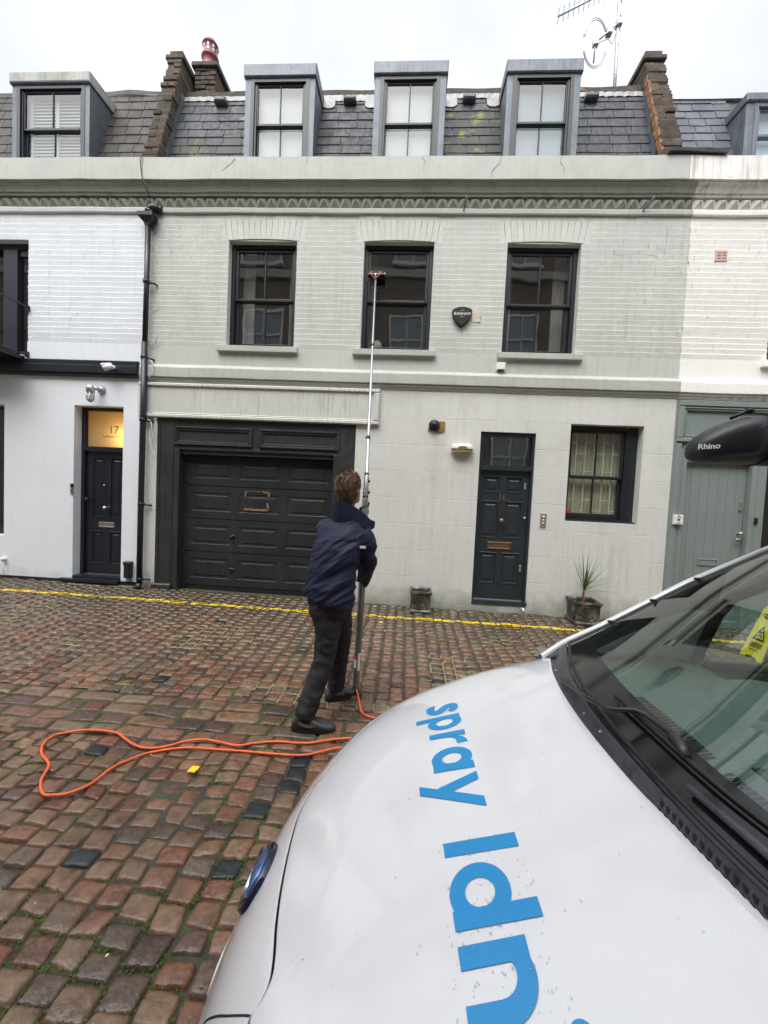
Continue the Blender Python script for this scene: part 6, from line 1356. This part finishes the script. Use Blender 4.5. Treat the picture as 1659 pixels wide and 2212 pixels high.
# ---- caution sign on the setts beyond the cab
SX, SY = 4.22, -1.10
T = thing('wet_floor_sign', 'yellow folding caution sign standing on the setts, seen through the van windows', 'sign', (SX, SY, gz(SX, SY)))
m_signy = M('yellow_plastic_sign', (.80, .62, .02), .45, var=.06); g0 = gz(SX, SY)+.004
def signpanel(sgn):
    mb = MB(); hgt = .62; lean = .33; w0, w1 = .27, .19
    def P(u, v, d_=0):   # u across, v up
        w_ = w0+(w1-w0)*v; return (SX-sgn*(lean*(1-v)*.62+.012-d_*.0)-sgn*d_, SY+u*w_/2, g0+v*hgt*.95)
    outl = [(-1, 0), (-1, .5), (-1, .93), (-.8, 1), (-.3, 1), (.3, 1), (.8, 1), (1, .93), (1, .5), (1, 0), (.55, 0), (.45, .045), (.1, .05), (0, .07), (-.1, .05), (-.45, .045), (-.55, 0)]
    mb.loft([[P(u, v, 0) for u, v in outl], [P(u, v, .014) for u, v in outl]]); o = build('panel', mb, m_signy, T)
    mb = MB(); tri = [(-.62, .36), (.62, .36), (0, .66)]; tri2 = [(-.42, .395), (.42, .395), (0, .60)]
    for i in range(3): j = (i+1) % 3; mb.add([P(*tri[i], .016), P(*tri[j], .016), P(*tri2[j], .016), P(*tri2[i], .016)], [(0, 1, 2, 3)])
    def bar(u0, v0, u1, v1, w_): 
        dx, dz = u1-u0, (v1-v0)*4; L_ = math.hypot(dx, dz); nx, nz = -dz/L_*w_, dx/L_*w_/4; mb.add([P(u0+nx, v0+nz, .0165), P(u1+nx, v1+nz, .0165), P(u1-nx, v1-nz, .0165), P(u0-nx, v0-nz, .0165)], [(0, 1, 2, 3)])
    bar(-.1, .54, .05, .47, .06); bar(.05, .47, .22, .42, .05); bar(.05, .47, -.18, .42, .05); bar(-.05, .52, .2, .51, .04)
    for k in range(4): bar(-.65, .30-k*.0, -.65, .30, .001) if False else None
    for (a, b, c) in ((-.62, .62, .29), (-.62, .62, .24), (-.45, .45, .17)):
        n_ = 9
        for k in range(n_):
            u = a+(b-a)*k/n_; bar(u, c, u+(b-a)/n_*.62, c, .10 if c != .17 else .05)
    bar(-.45, .80, .45, .80, .09); bar(-.45, .86, .45, .86, .05)
    build('warning_symbol', mb, m_bplastic, o)
signpanel(1); signpanel(-1)

m_orangehose = M('orange_hose', (.85, .15, .04), .45, var=.12, vscale=12, fine=.12, patch=.5, pcol=(.30, .08, .03), pscale=22, pth=.56, bump=.3, bscale=200, bdist=.001)
# ================================================================ MAN CLEANING THE WINDOW
m_jacket = M('navy_waterproof_cloth', (.012, .015, .042), .6, spec=.3, var=.18, vscale=4, fine=.15, bump=.5, bscale=55, bdist=.003)
m_trous = M('black_trouser_cloth', (.013, .013, .016), .75, var=.25, vscale=6, fine=.2, bump=.5, bscale=45, bdist=.003)
m_skin = M('skin', (.50, .25, .17), .5, var=.06, vscale=10)
m_hair = M('short_brown_hair', (.085, .045, .024), .62, var=.35, vscale=22, fine=.5, bump=1, bscale=160, bdist=.004, streak=.5, scol=(.16, .095, .055), sscale=60)
m_glove = M('black_glove', (.018, .020, .020), .6, var=.25, vscale=20, bump=.5, bscale=120, bdist=.001)
m_shoe = M('grey_black_trainer', (.035, .037, .04), .5, var=.25, vscale=14, patch=.8, pcol=(.12, .13, .135), pscale=9, pth=.56)
m_shoegrey = M('grey_suede', (.14, .148, .155), .7, var=.2, vscale=20); m_sole = M('black_sole', (.012, .012, .013), .6)
m_collarin = M('olive_collar_lining', (.05, .045, .022), .8)
PM = thing('person', 'man in navy jacket and black trousers seen from behind, holding a long pole upright', 'person', (-.55, -2.80, 0))
A_ = R(20); fv = Vector((math.sin(A_), math.cos(A_), 0)); rv = Vector((math.cos(A_), -math.sin(A_), 0))
def ell(c, hw, hd, tilt=0., n=28, p_=.85):
    out = []
    for a in np.linspace(0, 2*math.pi, n, endpoint=False):
        ca, sa = math.cos(a), math.sin(a); u = math.copysign(abs(ca)**p_, ca); v = math.copysign(abs(sa)**p_, sa); out.append(Vector(c)+rv*hw*u+fv*hd*v+Vector((0, 0, tilt*u)))
    return out
def limb(mb, pts, rs, n=16, per=5):
    P = bspline(pts, per); t = np.linspace(0, 1, len(P)); rr = np.interp(t, np.linspace(0, 1, len(rs)), rs); mb.tube(P, list(rr), n)
# body: one continuous skin under the clothes
hd = Vector((-.449, -2.665, 1.738)); HS = 1.07; hA = R(24); hf = (Vector((math.sin(hA), math.cos(hA), .28))).normalized(); hr_ = Vector((math.cos(hA), -math.sin(hA), 0)); hu = hr_.cross(hf)
mb = MB()
mb.loft([ell((-.548, -2.79, .84), .15, .11), ell((-.535, -2.77, 1.0), .14, .105), ell((-.515, -2.74, 1.2), .15, .11), ell((-.49, -2.70, 1.38), .165, .105), ell((-.475, -2.685, 1.47), .12, .08), ell((-.466, -2.676, 1.52), .06, .06)])
limb(mb, [(-.466, -2.675, 1.48), (-.458, -2.67, 1.58), tuple(hd-hf*.012-hu*.06)], [.062, .056, .056])
def hp_(a, b, c_): return hd+(hr_*a+hf*b+hu*c_)*HS
def hring(c_, sx, sy, oy=0): return [hp_(sx*math.cos(a), oy+sy*math.sin(a), c_) for a in np.linspace(0, 6.283, 24, endpoint=False)]
mb.loft([hring(-.118, .022, .020, .055), hring(-.112, .040, .040, .045), hring(-.085, .056, .066, .022), hring(-.05, .066, .084, .006), hring(0, .074, .094, 0), hring(.04, .076, .097, -.003), hring(.075, .066, .085, -.006), hring(.10, .045, .058, -.008), hring(.112, .018, .024, -.008)])
mb.loft([[hp_(x_*.011, .088+(.024 if k == 1 else .006), -.005-k*.020+z_*.010) for x_, z_ in ((-1, -1), (1, -1), (1, 1), (-1, 1))] for k in range(3)])      # nose
for sg in (1, -1):
    mb.tube([hp_(sg*.018, .086, .014), hp_(sg*.045, .072, .014)], .009, 8)      # brow
    mb.loft([[hp_(sg*(.074+k*.006), -.006+.016*s_*math.cos(a)-.004*k, -.012+.030*s_*math.sin(a)) for a in np.linspace(0, 6.283, 14, endpoint=False)] for k, s_ in ((-1, .8), (0, .95), (1, 1.05), (2, .95))])   # ears
mb.tube([hp_(-.022, .086, -.062), hp_(0, .094, -.060), hp_(.022, .086, -.062)], .007, 8)     # lips
LHIP, RHIP = (-.60, -2.80, .86), (-.485, -2.745, .86)
limb(mb, [LHIP, (-.550, -2.82, .68), (-.556, -2.85, .47), (-.60, -2.93, .28), (-.648, -2.995, .10), (-.648, -2.995, .06)], [.085, .075, .055, .05, .038, .036]); limb(mb, [RHIP, (-.475, -2.69, .66), (-.478, -2.63, .46), (-.492, -2.605, .26), (-.510, -2.585, .10), (-.510, -2.585, .06)], [.085, .072, .052, .048, .036, .034])
mb.tube([(-.70, -3.0, .045), (-.62, -2.99, .05), (-.50, -2.985, .035)], [.035, .036, .025], 12); mb.tube([(-.545, -2.61, .045), (-.48, -2.555, .05), (-.40, -2.505, .035)], [.033, .035, .024], 12)
RSH, LSH = (-.33, -2.74, 1.40), (-.63, -2.63, 1.42); RH, LH = Vector((-.347, -2.375, .940)), Vector((-.367, -2.225, 1.545))
limb(mb, [RSH, (-.292, -2.72, 1.29), (-.290, -2.655, 1.175), (-.318, -2.53, 1.05), tuple(RH+Vector((.018, -.05, .025)))], [.055, .046, .038, .034, .026]); limb(mb, [LSH, (-.62, -2.52, 1.33), (-.595, -2.43, 1.27), (-.50, -2.33, 1.38), tuple(LH+Vector((-.045, -.035, -.035)))], [.055, .046, .038, .034, .026])
me = voxel(mb, .008, 5); skinobj('body', me, m_skin, PM)
mb = MB()
for sg in (1, -1): mb.lathe([(.0005, -.011), (.008, -.008), (.011, 0), (.008, .008), (.0005, .011)], hp_(sg*.030, .074, -.002), 12)
build('eyes', mb, m_white, PM, True)
# hair: a rough cap, longer on top
mb = MB()
mb.loft([hring(-.098, .052, .036, -.046), hring(-.075, .066, .056, -.038), hring(-.045, .073, .080, -.022), hring(-.01, .082, .098, -.010), hring(.03, .086, .106, -.004), hring(.07, .080, .100, -.004), hring(.10, .062, .078, -.004), hring(.122, .036, .044, -.006), hring(.130, .012, .016, -.006)])
def hdisp(c, n_):
    q = c-hd; return .006*noise.noise(c*26)+.0045*noise.noise(Vector((c.x*70, c.y*70, c.z*34)))+.004*noise.noise(Vector((c.x*120, c.y*90, c.z*40)))+.002
me = voxel(mb, .0045, 2, hdisp)
import bmesh as _bm
b_ = _bm.new(); b_.from_mesh(me)
kill = [v for v in b_.verts if (v.co-hd).dot(hf) > .052+.25*max(0, (v.co-hd).dot(hu)-.01) or ((v.co-hd).dot(hf) > .012 and (v.co-hd).dot(hu) < -.002) or ((v.co-hd).dot(hu) < -.100)]
_bm.ops.delete(b_, geom=kill, context='VERTS'); b_.to_mesh(me); b_.free(); skinobj('hair', me, m_hair, PM)
hm = MB(); hv = [v for v in me.vertices]; o3 = root_org(PM); hrng = random.Random(5)
for k in range(2600):
    v = hrng.choice(hv); c = v.co+o3; q = c-hd
    n_ = q.normalized(); sw = Vector((noise.noise(c*22), noise.noise(c*22+Vector((9, 0, 0))), noise.noise(c*22+Vector((0, 9, 0)))))
    top_ = max(0, q.dot(hu)/.12); dr_ = (n_*(.35+.45*top_)-hu*(.9-.9*top_)+sw*1.3-hf*.15); dr_.normalize()
    sd = dr_.cross(n_).normalized()*hrng.uniform(.0008, .0018); L_ = hrng.uniform(.010, .022)*(.6+.7*top_)
    hm.add([c-sd, c+sd, c+dr_*L_*.6+sd*.6, c+dr_*L_+n_*.001, c+dr_*L_*.6-sd*.6], [(0, 1, 2, 3, 4)])
build('hair_strands', hm, M('brown_hair_strands', (.13, .07, .038), .5, var=.3, vscale=30, island=.45), PM)
# trousers
mb = MB(); mb.loft([ell((-.545, -2.785, .76), .12, .10), ell((-.55, -2.79, .86), .165, .125), ell((-.548, -2.79, .98), .16, .12)])
limb(mb, [LHIP, (-.548, -2.82, .69), (-.553, -2.85, .49), (-.585, -2.905, .33), (-.635, -2.975, .16), (-.652, -3.0, .085)], [.112, .096, .080, .076, .072, .070], 20)
limb(mb, [RHIP, (-.468, -2.70, .67), (-.470, -2.64, .47), (-.484, -2.61, .30), (-.500, -2.59, .16), (-.506, -2.585, .10)], [.105, .090, .074, .070, .068, .066], 20)
def tdisp(c, n_):
    k = 1.6 if c.z < .22 else 1.0
    return k*(.007*(1-2.2*abs(noise.noise(Vector((c.x*9+c.z*8, c.y*8-c.z*4, c.z*9-c.x*7)))))-.002+.004*noise.noise(Vector((c.x*14+c.z*9, c.y*12, c.z*22))))
skinobj('trousers', voxel(mb, .0085, 4, tdisp), m_trous, PM)
# jacket
mb = MB()
mb.loft([ell((-.556, -2.79, .895), .196, .150, -.042), ell((-.552, -2.788, .93), .200, .152, -.035), ell((-.545, -2.78, 1.02), .196, .148, -.02), ell((-.530, -2.765, 1.15), .190, .145), ell((-.512, -2.735, 1.29), .198, .142), ell((-.495, -2.705, 1.38), .200, .132), ell((-.482, -2.69, 1.44), .172, .112, -.018), ell((-.474, -2.683, 1.485), .125, .092, -.012), ell((-.468, -2.678, 1.54), .080, .078)])
limb(mb, [(-.345, -2.735, 1.405), (-.308, -2.725, 1.34), (-.285, -2.70, 1.24), (-.282, -2.645, 1.165), (-.305, -2.55, 1.07), (-.330, -2.44, .985), (-.336, -2.425, .972)], [.088, .090, .080, .072, .066, .056, .050], 20)
limb(mb, [(-.615, -2.63, 1.42), (-.635, -2.54, 1.36), (-.60, -2.43, 1.28), (-.52, -2.35, 1.36), (-.435, -2.275, 1.475)], [.090, .084, .072, .064, .050], 20)
def jdisp(c, n_):
    u = (c-Vector((-.52, -2.75, 1.2))).dot(rv); q = noise.noise(Vector((u*4+c.z*2.0, c.y*3, c.z*12-u*9))); q2 = noise.noise(Vector((u*9-c.z*3, c.y*7+4, c.z*22-u*14)))
    amp = 1.0 if c.z < 1.36 else .45
    return amp*(.012*(1-2.4*abs(q))-.006+.0045*(1-2.2*abs(q2))-.002)+.0015*noise.noise(c*60)
skinobj('jacket', voxel(mb, .0075, 3, jdisp), m_jacket, PM)
# stand-up collar with its loose right lapel
path = [((-.545, -2.60), 1.475, 1.56), ((-.566, -2.665), 1.505, 1.605), ((-.545, -2.735), 1.490, 1.640), ((-.490, -2.764), 1.480, 1.648), ((-.428, -2.758), 1.465, 1.625), ((-.380, -2.720), 1.440, 1.590), ((-.338, -2.670), 1.418, 1.552), ((-.295, -2.60), 1.425, 1.505), ((-.262, -2.545), 1.445, 1.485)]
pp = bspline([(p[0][0], p[0][1], 0) for p in path], 5); zl = np.interp(np.linspace(0, 1, len(pp)), np.linspace(0, 1, len(path)), [p[1] for p in path]); zh = np.interp(np.linspace(0, 1, len(pp)), np.linspace(0, 1, len(path)), [p[2] for p in path])
rings = []; cc = Vector((-.46, -2.67, 0))
for p, a, b in zip(pp, zl, zh):
    o = (p-cc).normalized(); P0 = p+o*.010
    rings.append([tuple(P0+o*.006+Vector((0, 0, a-.01))), tuple(P0+o*.010+Vector((0, 0, (a+b)/2))), tuple(P0+o*.006+Vector((0, 0, b))), tuple(P0-o*.001+Vector((0, 0, b-.002))), tuple(P0+o*.002+Vector((0, 0, (a+b)/2))), tuple(P0-o*.008+Vector((0, 0, a-.01)))])
mb = MB(); mb.loft(rings); cl_ = build('collar', mb, m_jacket, PM, autosmooth=38)
mb = MB(); mb.grid([[tuple(Vector(r_[k])*1.0-Vector((cc.x, cc.y, 0))*0+(cc-Vector((r_[k][0], r_[k][1], 0))).normalized()*.003) for k in (3, 4, 5)] for r_ in rings[4:]]); build('collar_lining', mb, m_collarin, cl_, True)
lb_ = Vector((-.303, -2.835, 1.312)); nb_ = Vector((.50, -.86, .08)).normalized(); tb_ = Vector((.86, .50, -.06)).normalized()
mb = MB(); nl = 8; P_ = []
for k in range(nl+1):
    t = -1+2*k/nl; c = lb_+tb_*t*.024+nb_*(-.006*t*t); P_.append([tuple(c+Vector((0, 0, -.010))), tuple(c+Vector((0, 0, .010)))])
build('sleeve_print', mb.grid(P_), m_lettering, PM, label='small white print on the right sleeve')
# gloves: palm, four fingers and a thumb closed round the pole
def grip(name, c, ax, th0, rp, wrist, flip=1):
    ax = Vector(ax).normalized(); e1 = Vector((0, 0, 1)).cross(ax) if abs(ax.z) < .9 else Vector((1, 0, 0)); e1 = (e1-ax*e1.dot(ax)).normalized(); e2 = ax.cross(e1); mb = MB()
    P = lambda th, r_, h: c+(e1*math.cos(th)+e2*math.sin(th))*r_+ax*h
    for k, (h, ln, rr_) in enumerate(((.033, 3.5, .0092), (.011, 3.9, .0097), (-.011, 3.7, .0094), (-.031, 3.1, .0082))):
        n_ = 14; mb.tube([P(th0+flip*(-.3+ln*i/n_), rp+rr_*.95+(.003 if i % 5 == 0 else 0), h+.002*math.sin(i)) for i in range(n_+1)], [rr_*(1-.22*i/n_) for i in range(n_+1)], 10)
    mb.tube([P(th0-flip*.5, rp+.016, .030), P(th0-flip*1.1, rp+.015, .046), P(th0-flip*1.9, rp+.012, .052), P(th0-flip*2.6, rp+.010, .046)], [.013, .0115, .0105, .009], 10)
    w_ = Vector(wrist); b0 = P(th0-flip*.15, rp+.022, .0)
    mb.loft([[P(th0-flip*.15+da, rp+dr, h) for da, h, dr in ((-.55, -.040, .006), (-.55, .042, .006), (.35, .045, .006), (.35, -.042, .006), (.2, -.04, .030), (.2, .04, .032), (-.4, .040, .032), (-.4, -.038, .030))][q:q+4] for q in (0, 4)])
    mb.tube([b0, (b0+w_)/2, w_], [.030, .032, .034], 12)
    skinobj(name, voxel(mb, .004, 3, lambda q, n_: .0012*noise.noise(q*90)), m_glove, PM)
PD = (Vector((-.367, -2.225, 1.59))-Vector((-.347, -2.38, .934))).normalized()
grip('glove', RH, PD, R(-25), .0235, RH+Vector((.025, -.062, .035)), 1)
grip('glove', LH, PD, R(200), .0225, LH+Vector((-.055, -.045, -.055)), -1)
# trainers
def shoe(heel, toe, z0):
    heel, toe = Vector((*heel, 0)), Vector((*toe, 0)); f_ = (toe-heel).normalized(); L_ = (toe-heel).length; s_ = Vector((f_.y, -f_.x, 0)); mb = MB(); rings = []
    prof = [(0, .022, .03, .06), (.04, .036, .012, .095), (.14, .042, .010, .125), (.28, .043, .010, .125), (.42, .045, .010, .098), (.60, .050, .010, .078), (.78, .053, .010, .062), (.92, .045, .012, .050), (.985, .026, .016, .038), (1, .012, .02, .03)]
    for t, hw, zl_, zh_ in prof:
        c = heel+f_*L_*t; rings.append([c+s_*hw*math.copysign(abs(math.cos(a))**.7, math.cos(a))+Vector((0, 0, z0+(zl_+zh_)/2+(zh_-zl_)/2*math.copysign(abs(math.sin(a))**.85, math.sin(a)))) for a in np.linspace(0, 6.283, 18, endpoint=False)])
    mb.loft(rings); sh_ = skinobj('shoe', voxel(mb, .006, 3, lambda c, n_: .0018*noise.noise(c*40)), m_shoe, PM)
    mb = MB(); lo, hi = [], []
    for a in np.linspace(0, 6.283, 30, endpoint=False):
        ca, sa = math.cos(a), math.sin(a); t = .5+.515*ca; hw = float(np.interp(t, [0, .1, .3, .5, .75, .92, 1], [.03, .043, .045, .047, .056, .046, .03]))*math.copysign(abs(sa)**.6, sa); c = heel+f_*L_*t+s_*hw; lo.append(c+Vector((0, 0, z0))); hi.append(c+Vector((0, 0, z0+.030+.012*max(0, t-.85))))
    mb.loft([lo, hi]); build('sole', mb, m_sole, sh_)
    mb = MB()
    for sg in (1, -1): mb.grid([[tuple(heel+f_*L_*t+s_*sg*(hw+.004)+Vector((0, 0, z0+z))) for z in (z1, z2)] for t, hw, z1, z2 in ((.16, .042, .070, .094), (.28, .0435, .050, .078), (.40, .045, .044, .066), (.52, .047, .052, .066), (.64, .045, .064, .070))])
    build('side_panel', mb, m_shoegrey, sh_)
    mb = MB()
    for k in range(5): c = heel+f_*L_*(.40+.075*k)+Vector((0, 0, z0+.106-.011*k)); mb.tube([c-s_*.020, c+Vector((0, 0, .006)), c+s_*.020], .0032, 6)
    build('laces', mb, m_sole, sh_)
shoe((-.735, -3.025), (-.430, -2.985), gz(-.6, -3)+.004); shoe((-.575, -2.625), (-.360, -2.485), gz(-.5, -2.55)+.004)
cu_M = Matrix((tb_, Vector((0, 0, 1)), nb_)).transposed().to_4x4(); cu_M.translation = Vector((-.262, -2.795, 1.300))
# ---- water fed pole
T = thing('water_fed_pole', 'long telescopic window cleaning pole held by the man, brush head on the middle upper window', 'pole', (-.36, -2.47, .03))
B0 = Vector((-.352, -2.475, .035)); H1 = Vector((-.347, -2.38, .934)); H2 = Vector((-.367, -2.235, 1.56)); G_ = Vector((-.373, -2.15, 1.895)); TP = Vector((-.602, .0, 4.80))
m_carbon = M('grey_black_tube', (.20, .205, .215), .26, metal=.55, var=.2, vscale=10, coat=.4); m_alu = M('silver_grey_pole', (.40, .41, .44), .35, metal=.6, var=.15, vscale=6)
low = bspline([B0, B0+(H1-B0)*.5, H1, H2, H2+(G_-H2)*.3], 8)
mb = MB(); mb.tube(low, .029, 16); lowt = build('lower_tube', mb, m_carbon, T, True)
mb = MB(); mb.tube([B0+Vector((0, 0, -.008)), B0+Vector((0, 0, .03))], .033, 16); mb.bbox(B0.x-.06, B0.x+.03, B0.y-.03, B0.y+.03, B0.z-.018, B0.z-.003, .004); build('foot_cap', mb, m_rubber, T, True)
ax = (H1-B0).normalized(); 
def patch(z0_, z1_, a0, a1, mat, nm, r_=.0298):
    mb = MB(); P_ = []
    for k in range(7):
        c = B0+(H1-B0)*(z0_+(z1_-z0_)*k/6); P_.append([c+Vector((math.cos(a), math.sin(a), 0))*r_ for a in np.linspace(a0, a1, 8)])
    mb.grid(P_); return build(nm, mb, mat, lowt, True)
patch(.30, .335, R(200), R(262), m_red, 'sticker'); patch(.225, .298, R(215), R(262), m_white, 'sticker'); patch(.20, .36, R(283), R(330), m_white, 'sticker')
up_pts = [H2+(G_-H2)*.25, G_, G_+(TP-G_)*.25+Vector((0, 0, .05)), G_+(TP-G_)*.5+Vector((0, 0, .06)), G_+(TP-G_)*.75+Vector((0, 0, .04)), TP]
U = bspline(up_pts, 10); rr_ = [float(np.interp(k/(len(U)-1), [0, .2, .45, .7, 1], [.017, .0155, .0135, .0115, .0095])) for k in range(len(U))]
mb = MB(); mb.tube(U, rr_, 14); build('upper_tube', mb, m_alu, T, True)
ga = (G_-H2).normalized(); n_cl = 9
for k in range(n_cl):
    c = H2+(G_-H2)*(.18+.80*k/(n_cl-1)); r_ = .029-.0011*k
    mb = MB(); mb.tube([c-ga*.016, c-ga*.013, c+ga*.009, c+ga*.012], [r_*.82, r_, r_*.95, r_*.75], 14); a = k*2.1; o = Vector((math.cos(a), math.sin(a), 0))*r_
    mb.tube([c+o*1.0-ga*.012, c+o*1.22, c+o*1.08+ga*.018], [.006, .008, .005], 8); build('clamp', mb, m_bplastic, T, True)
for px_y in (.30, .62): 
    k = int(px_y*len(U)); c = U[k]; d__ = (U[k+1]-U[k]).normalized(); mb = MB(); mb.tube([c-d__*.02, c+d__*.02], .0185, 12); mb.tube([c+Vector((-.018, -.006, 0)), c+Vector((-.03, -.012, .012))], .006, 8); build('clamp', mb, m_bplastic, T, True)
mb = MB(); mb.bbox(-.712, -.478, -.02, .055, 4.872, 4.922, .006); br = build('brush_head', mb, m_bplastic, T)
mb = MB()
for k in range(60):
    x = -.708+.226*k/59
    for z in (4.88, 4.895, 4.91): mb.tube([(x, .05, z), (x+random.uniform(-.002, .002), .118, z+random.uniform(-.006, .006))], .0018, 4, False)
build('bristles', mb, m_bplastic, br)
mb = MB(); mb.tube([(-.712, -.035, 4.862), (-.470, -.035, 4.862)], .008, 8); mb.lathe([(.013, -.012), (.013, .012)], (-.468, -.035, 4.862), 10); mb.tube([TP+Vector((0, 0, -.03)), (-.603, -.028, 4.862), (-.600, -.0, 4.885)], [.011, .016, .016], 10); build('swivel', mb, m_alu, br, True)
for sg in (1, -1):
    mb = MB(); mb.tube(bspline([(-.602+sg*.012, -.045, 4.80), (-.602+sg*.045, -.055, 4.825), (-.602+sg*.062, -.055, 4.86), (-.602+sg*.062, -.03, 4.895)], 6), .0068, 8); build('jet_hose', mb, m_orangehose, br, True)

# ================================================================ HOSE AND TAG
hp = [(-.20, -3.16), (-.364, -3.195), (-.456, -3.232), (-.562, -3.29), (-.691, -3.31), (-.89, -3.303), (-1.116, -3.311), (-1.337, -3.327), (-1.524, -3.391), (-1.598, -3.474), (-1.647, -3.56), (-1.665, -3.679), (-1.72, -3.76), (-1.785, -3.787), (-1.854, -3.776), (-1.945, -3.695), (-2.015, -3.577), (-2.145, -3.49), (-2.221, -3.405), (-2.234, -3.322), (-2.189, -3.271), (-2.103, -3.236), (-1.993, -3.226), (-1.873, -3.229),
      (-1.793, -3.272), (-1.694, -3.328), (-1.597, -3.353), (-1.504, -3.345), (-1.437, -3.311), (-1.372, -3.252), (-1.272, -3.226), (-1.151, -3.24), (-1.032, -3.253), (-.923, -3.219), (-.789, -3.184), (-.66, -3.175), (-.56, -3.165), (-.47, -3.130), (-.38, -3.09), (-.25, -3.07), (.0, -3.05), (.5, -3.2), (1.0, -3.3), (1.2, -3.05), (.9, -2.85), (.4, -2.80), (.0, -2.815), (-.12, -2.818), (-.19, -2.807), (-.235, -2.79), (-.272, -2.73), (-.300, -2.62), (-.328, -2.54)]
pts = [(x, y, gz(x, y)+.0125+.003*math.sin(i*2.1)) for i, (x, y) in enumerate(hp)]; pts[-1] = (-.342, -2.50, gz(-.34, -2.5)+.045); pts[-2] = (-.320, -2.56, gz(-.3, -2.55)+.03)
mb = MB(); mb.tube(bspline(pts, 6), .0078, 10); build('hose', mb, m_orangehose, None, True, 'bright orange hose looping over the wet setts behind the man and under the van nose', 'hose')
mb = MB(); c = Vector((-1.178, -3.508, gz(-1.18, -3.5)+.012)); mb.add([c+Vector(v) for v in ((-.032, -.018, 0), (.018, -.024, .004), (.030, .020, .010), (-.020, .024, .006))]+[c+Vector(v) for v in ((-.032, -.018, -.003), (.018, -.024, .001), (.030, .020, .007), (-.020, .024, .003))], [(0, 1, 2, 3), (4, 5, 6, 7), (0, 1, 5, 4), (1, 2, 6, 5), (2, 3, 7, 6), (3, 0, 4, 7)])
tg = build('paper_tag', mb, m_signy, None, False, 'small yellow rectangular tag lying on the sunken setts beside the hose loop', 'tag')
mb = MB(); xx, yy = -.25, -.80; zz = gz(xx, yy)+.008; mb.box(xx-.022, xx+.022, yy-.02, yy+.02, zz, zz+.006); build('paper_tag', mb, m_signy, None, False, 'tiny yellow square tag on the setts just below the yellow line', 'tag')
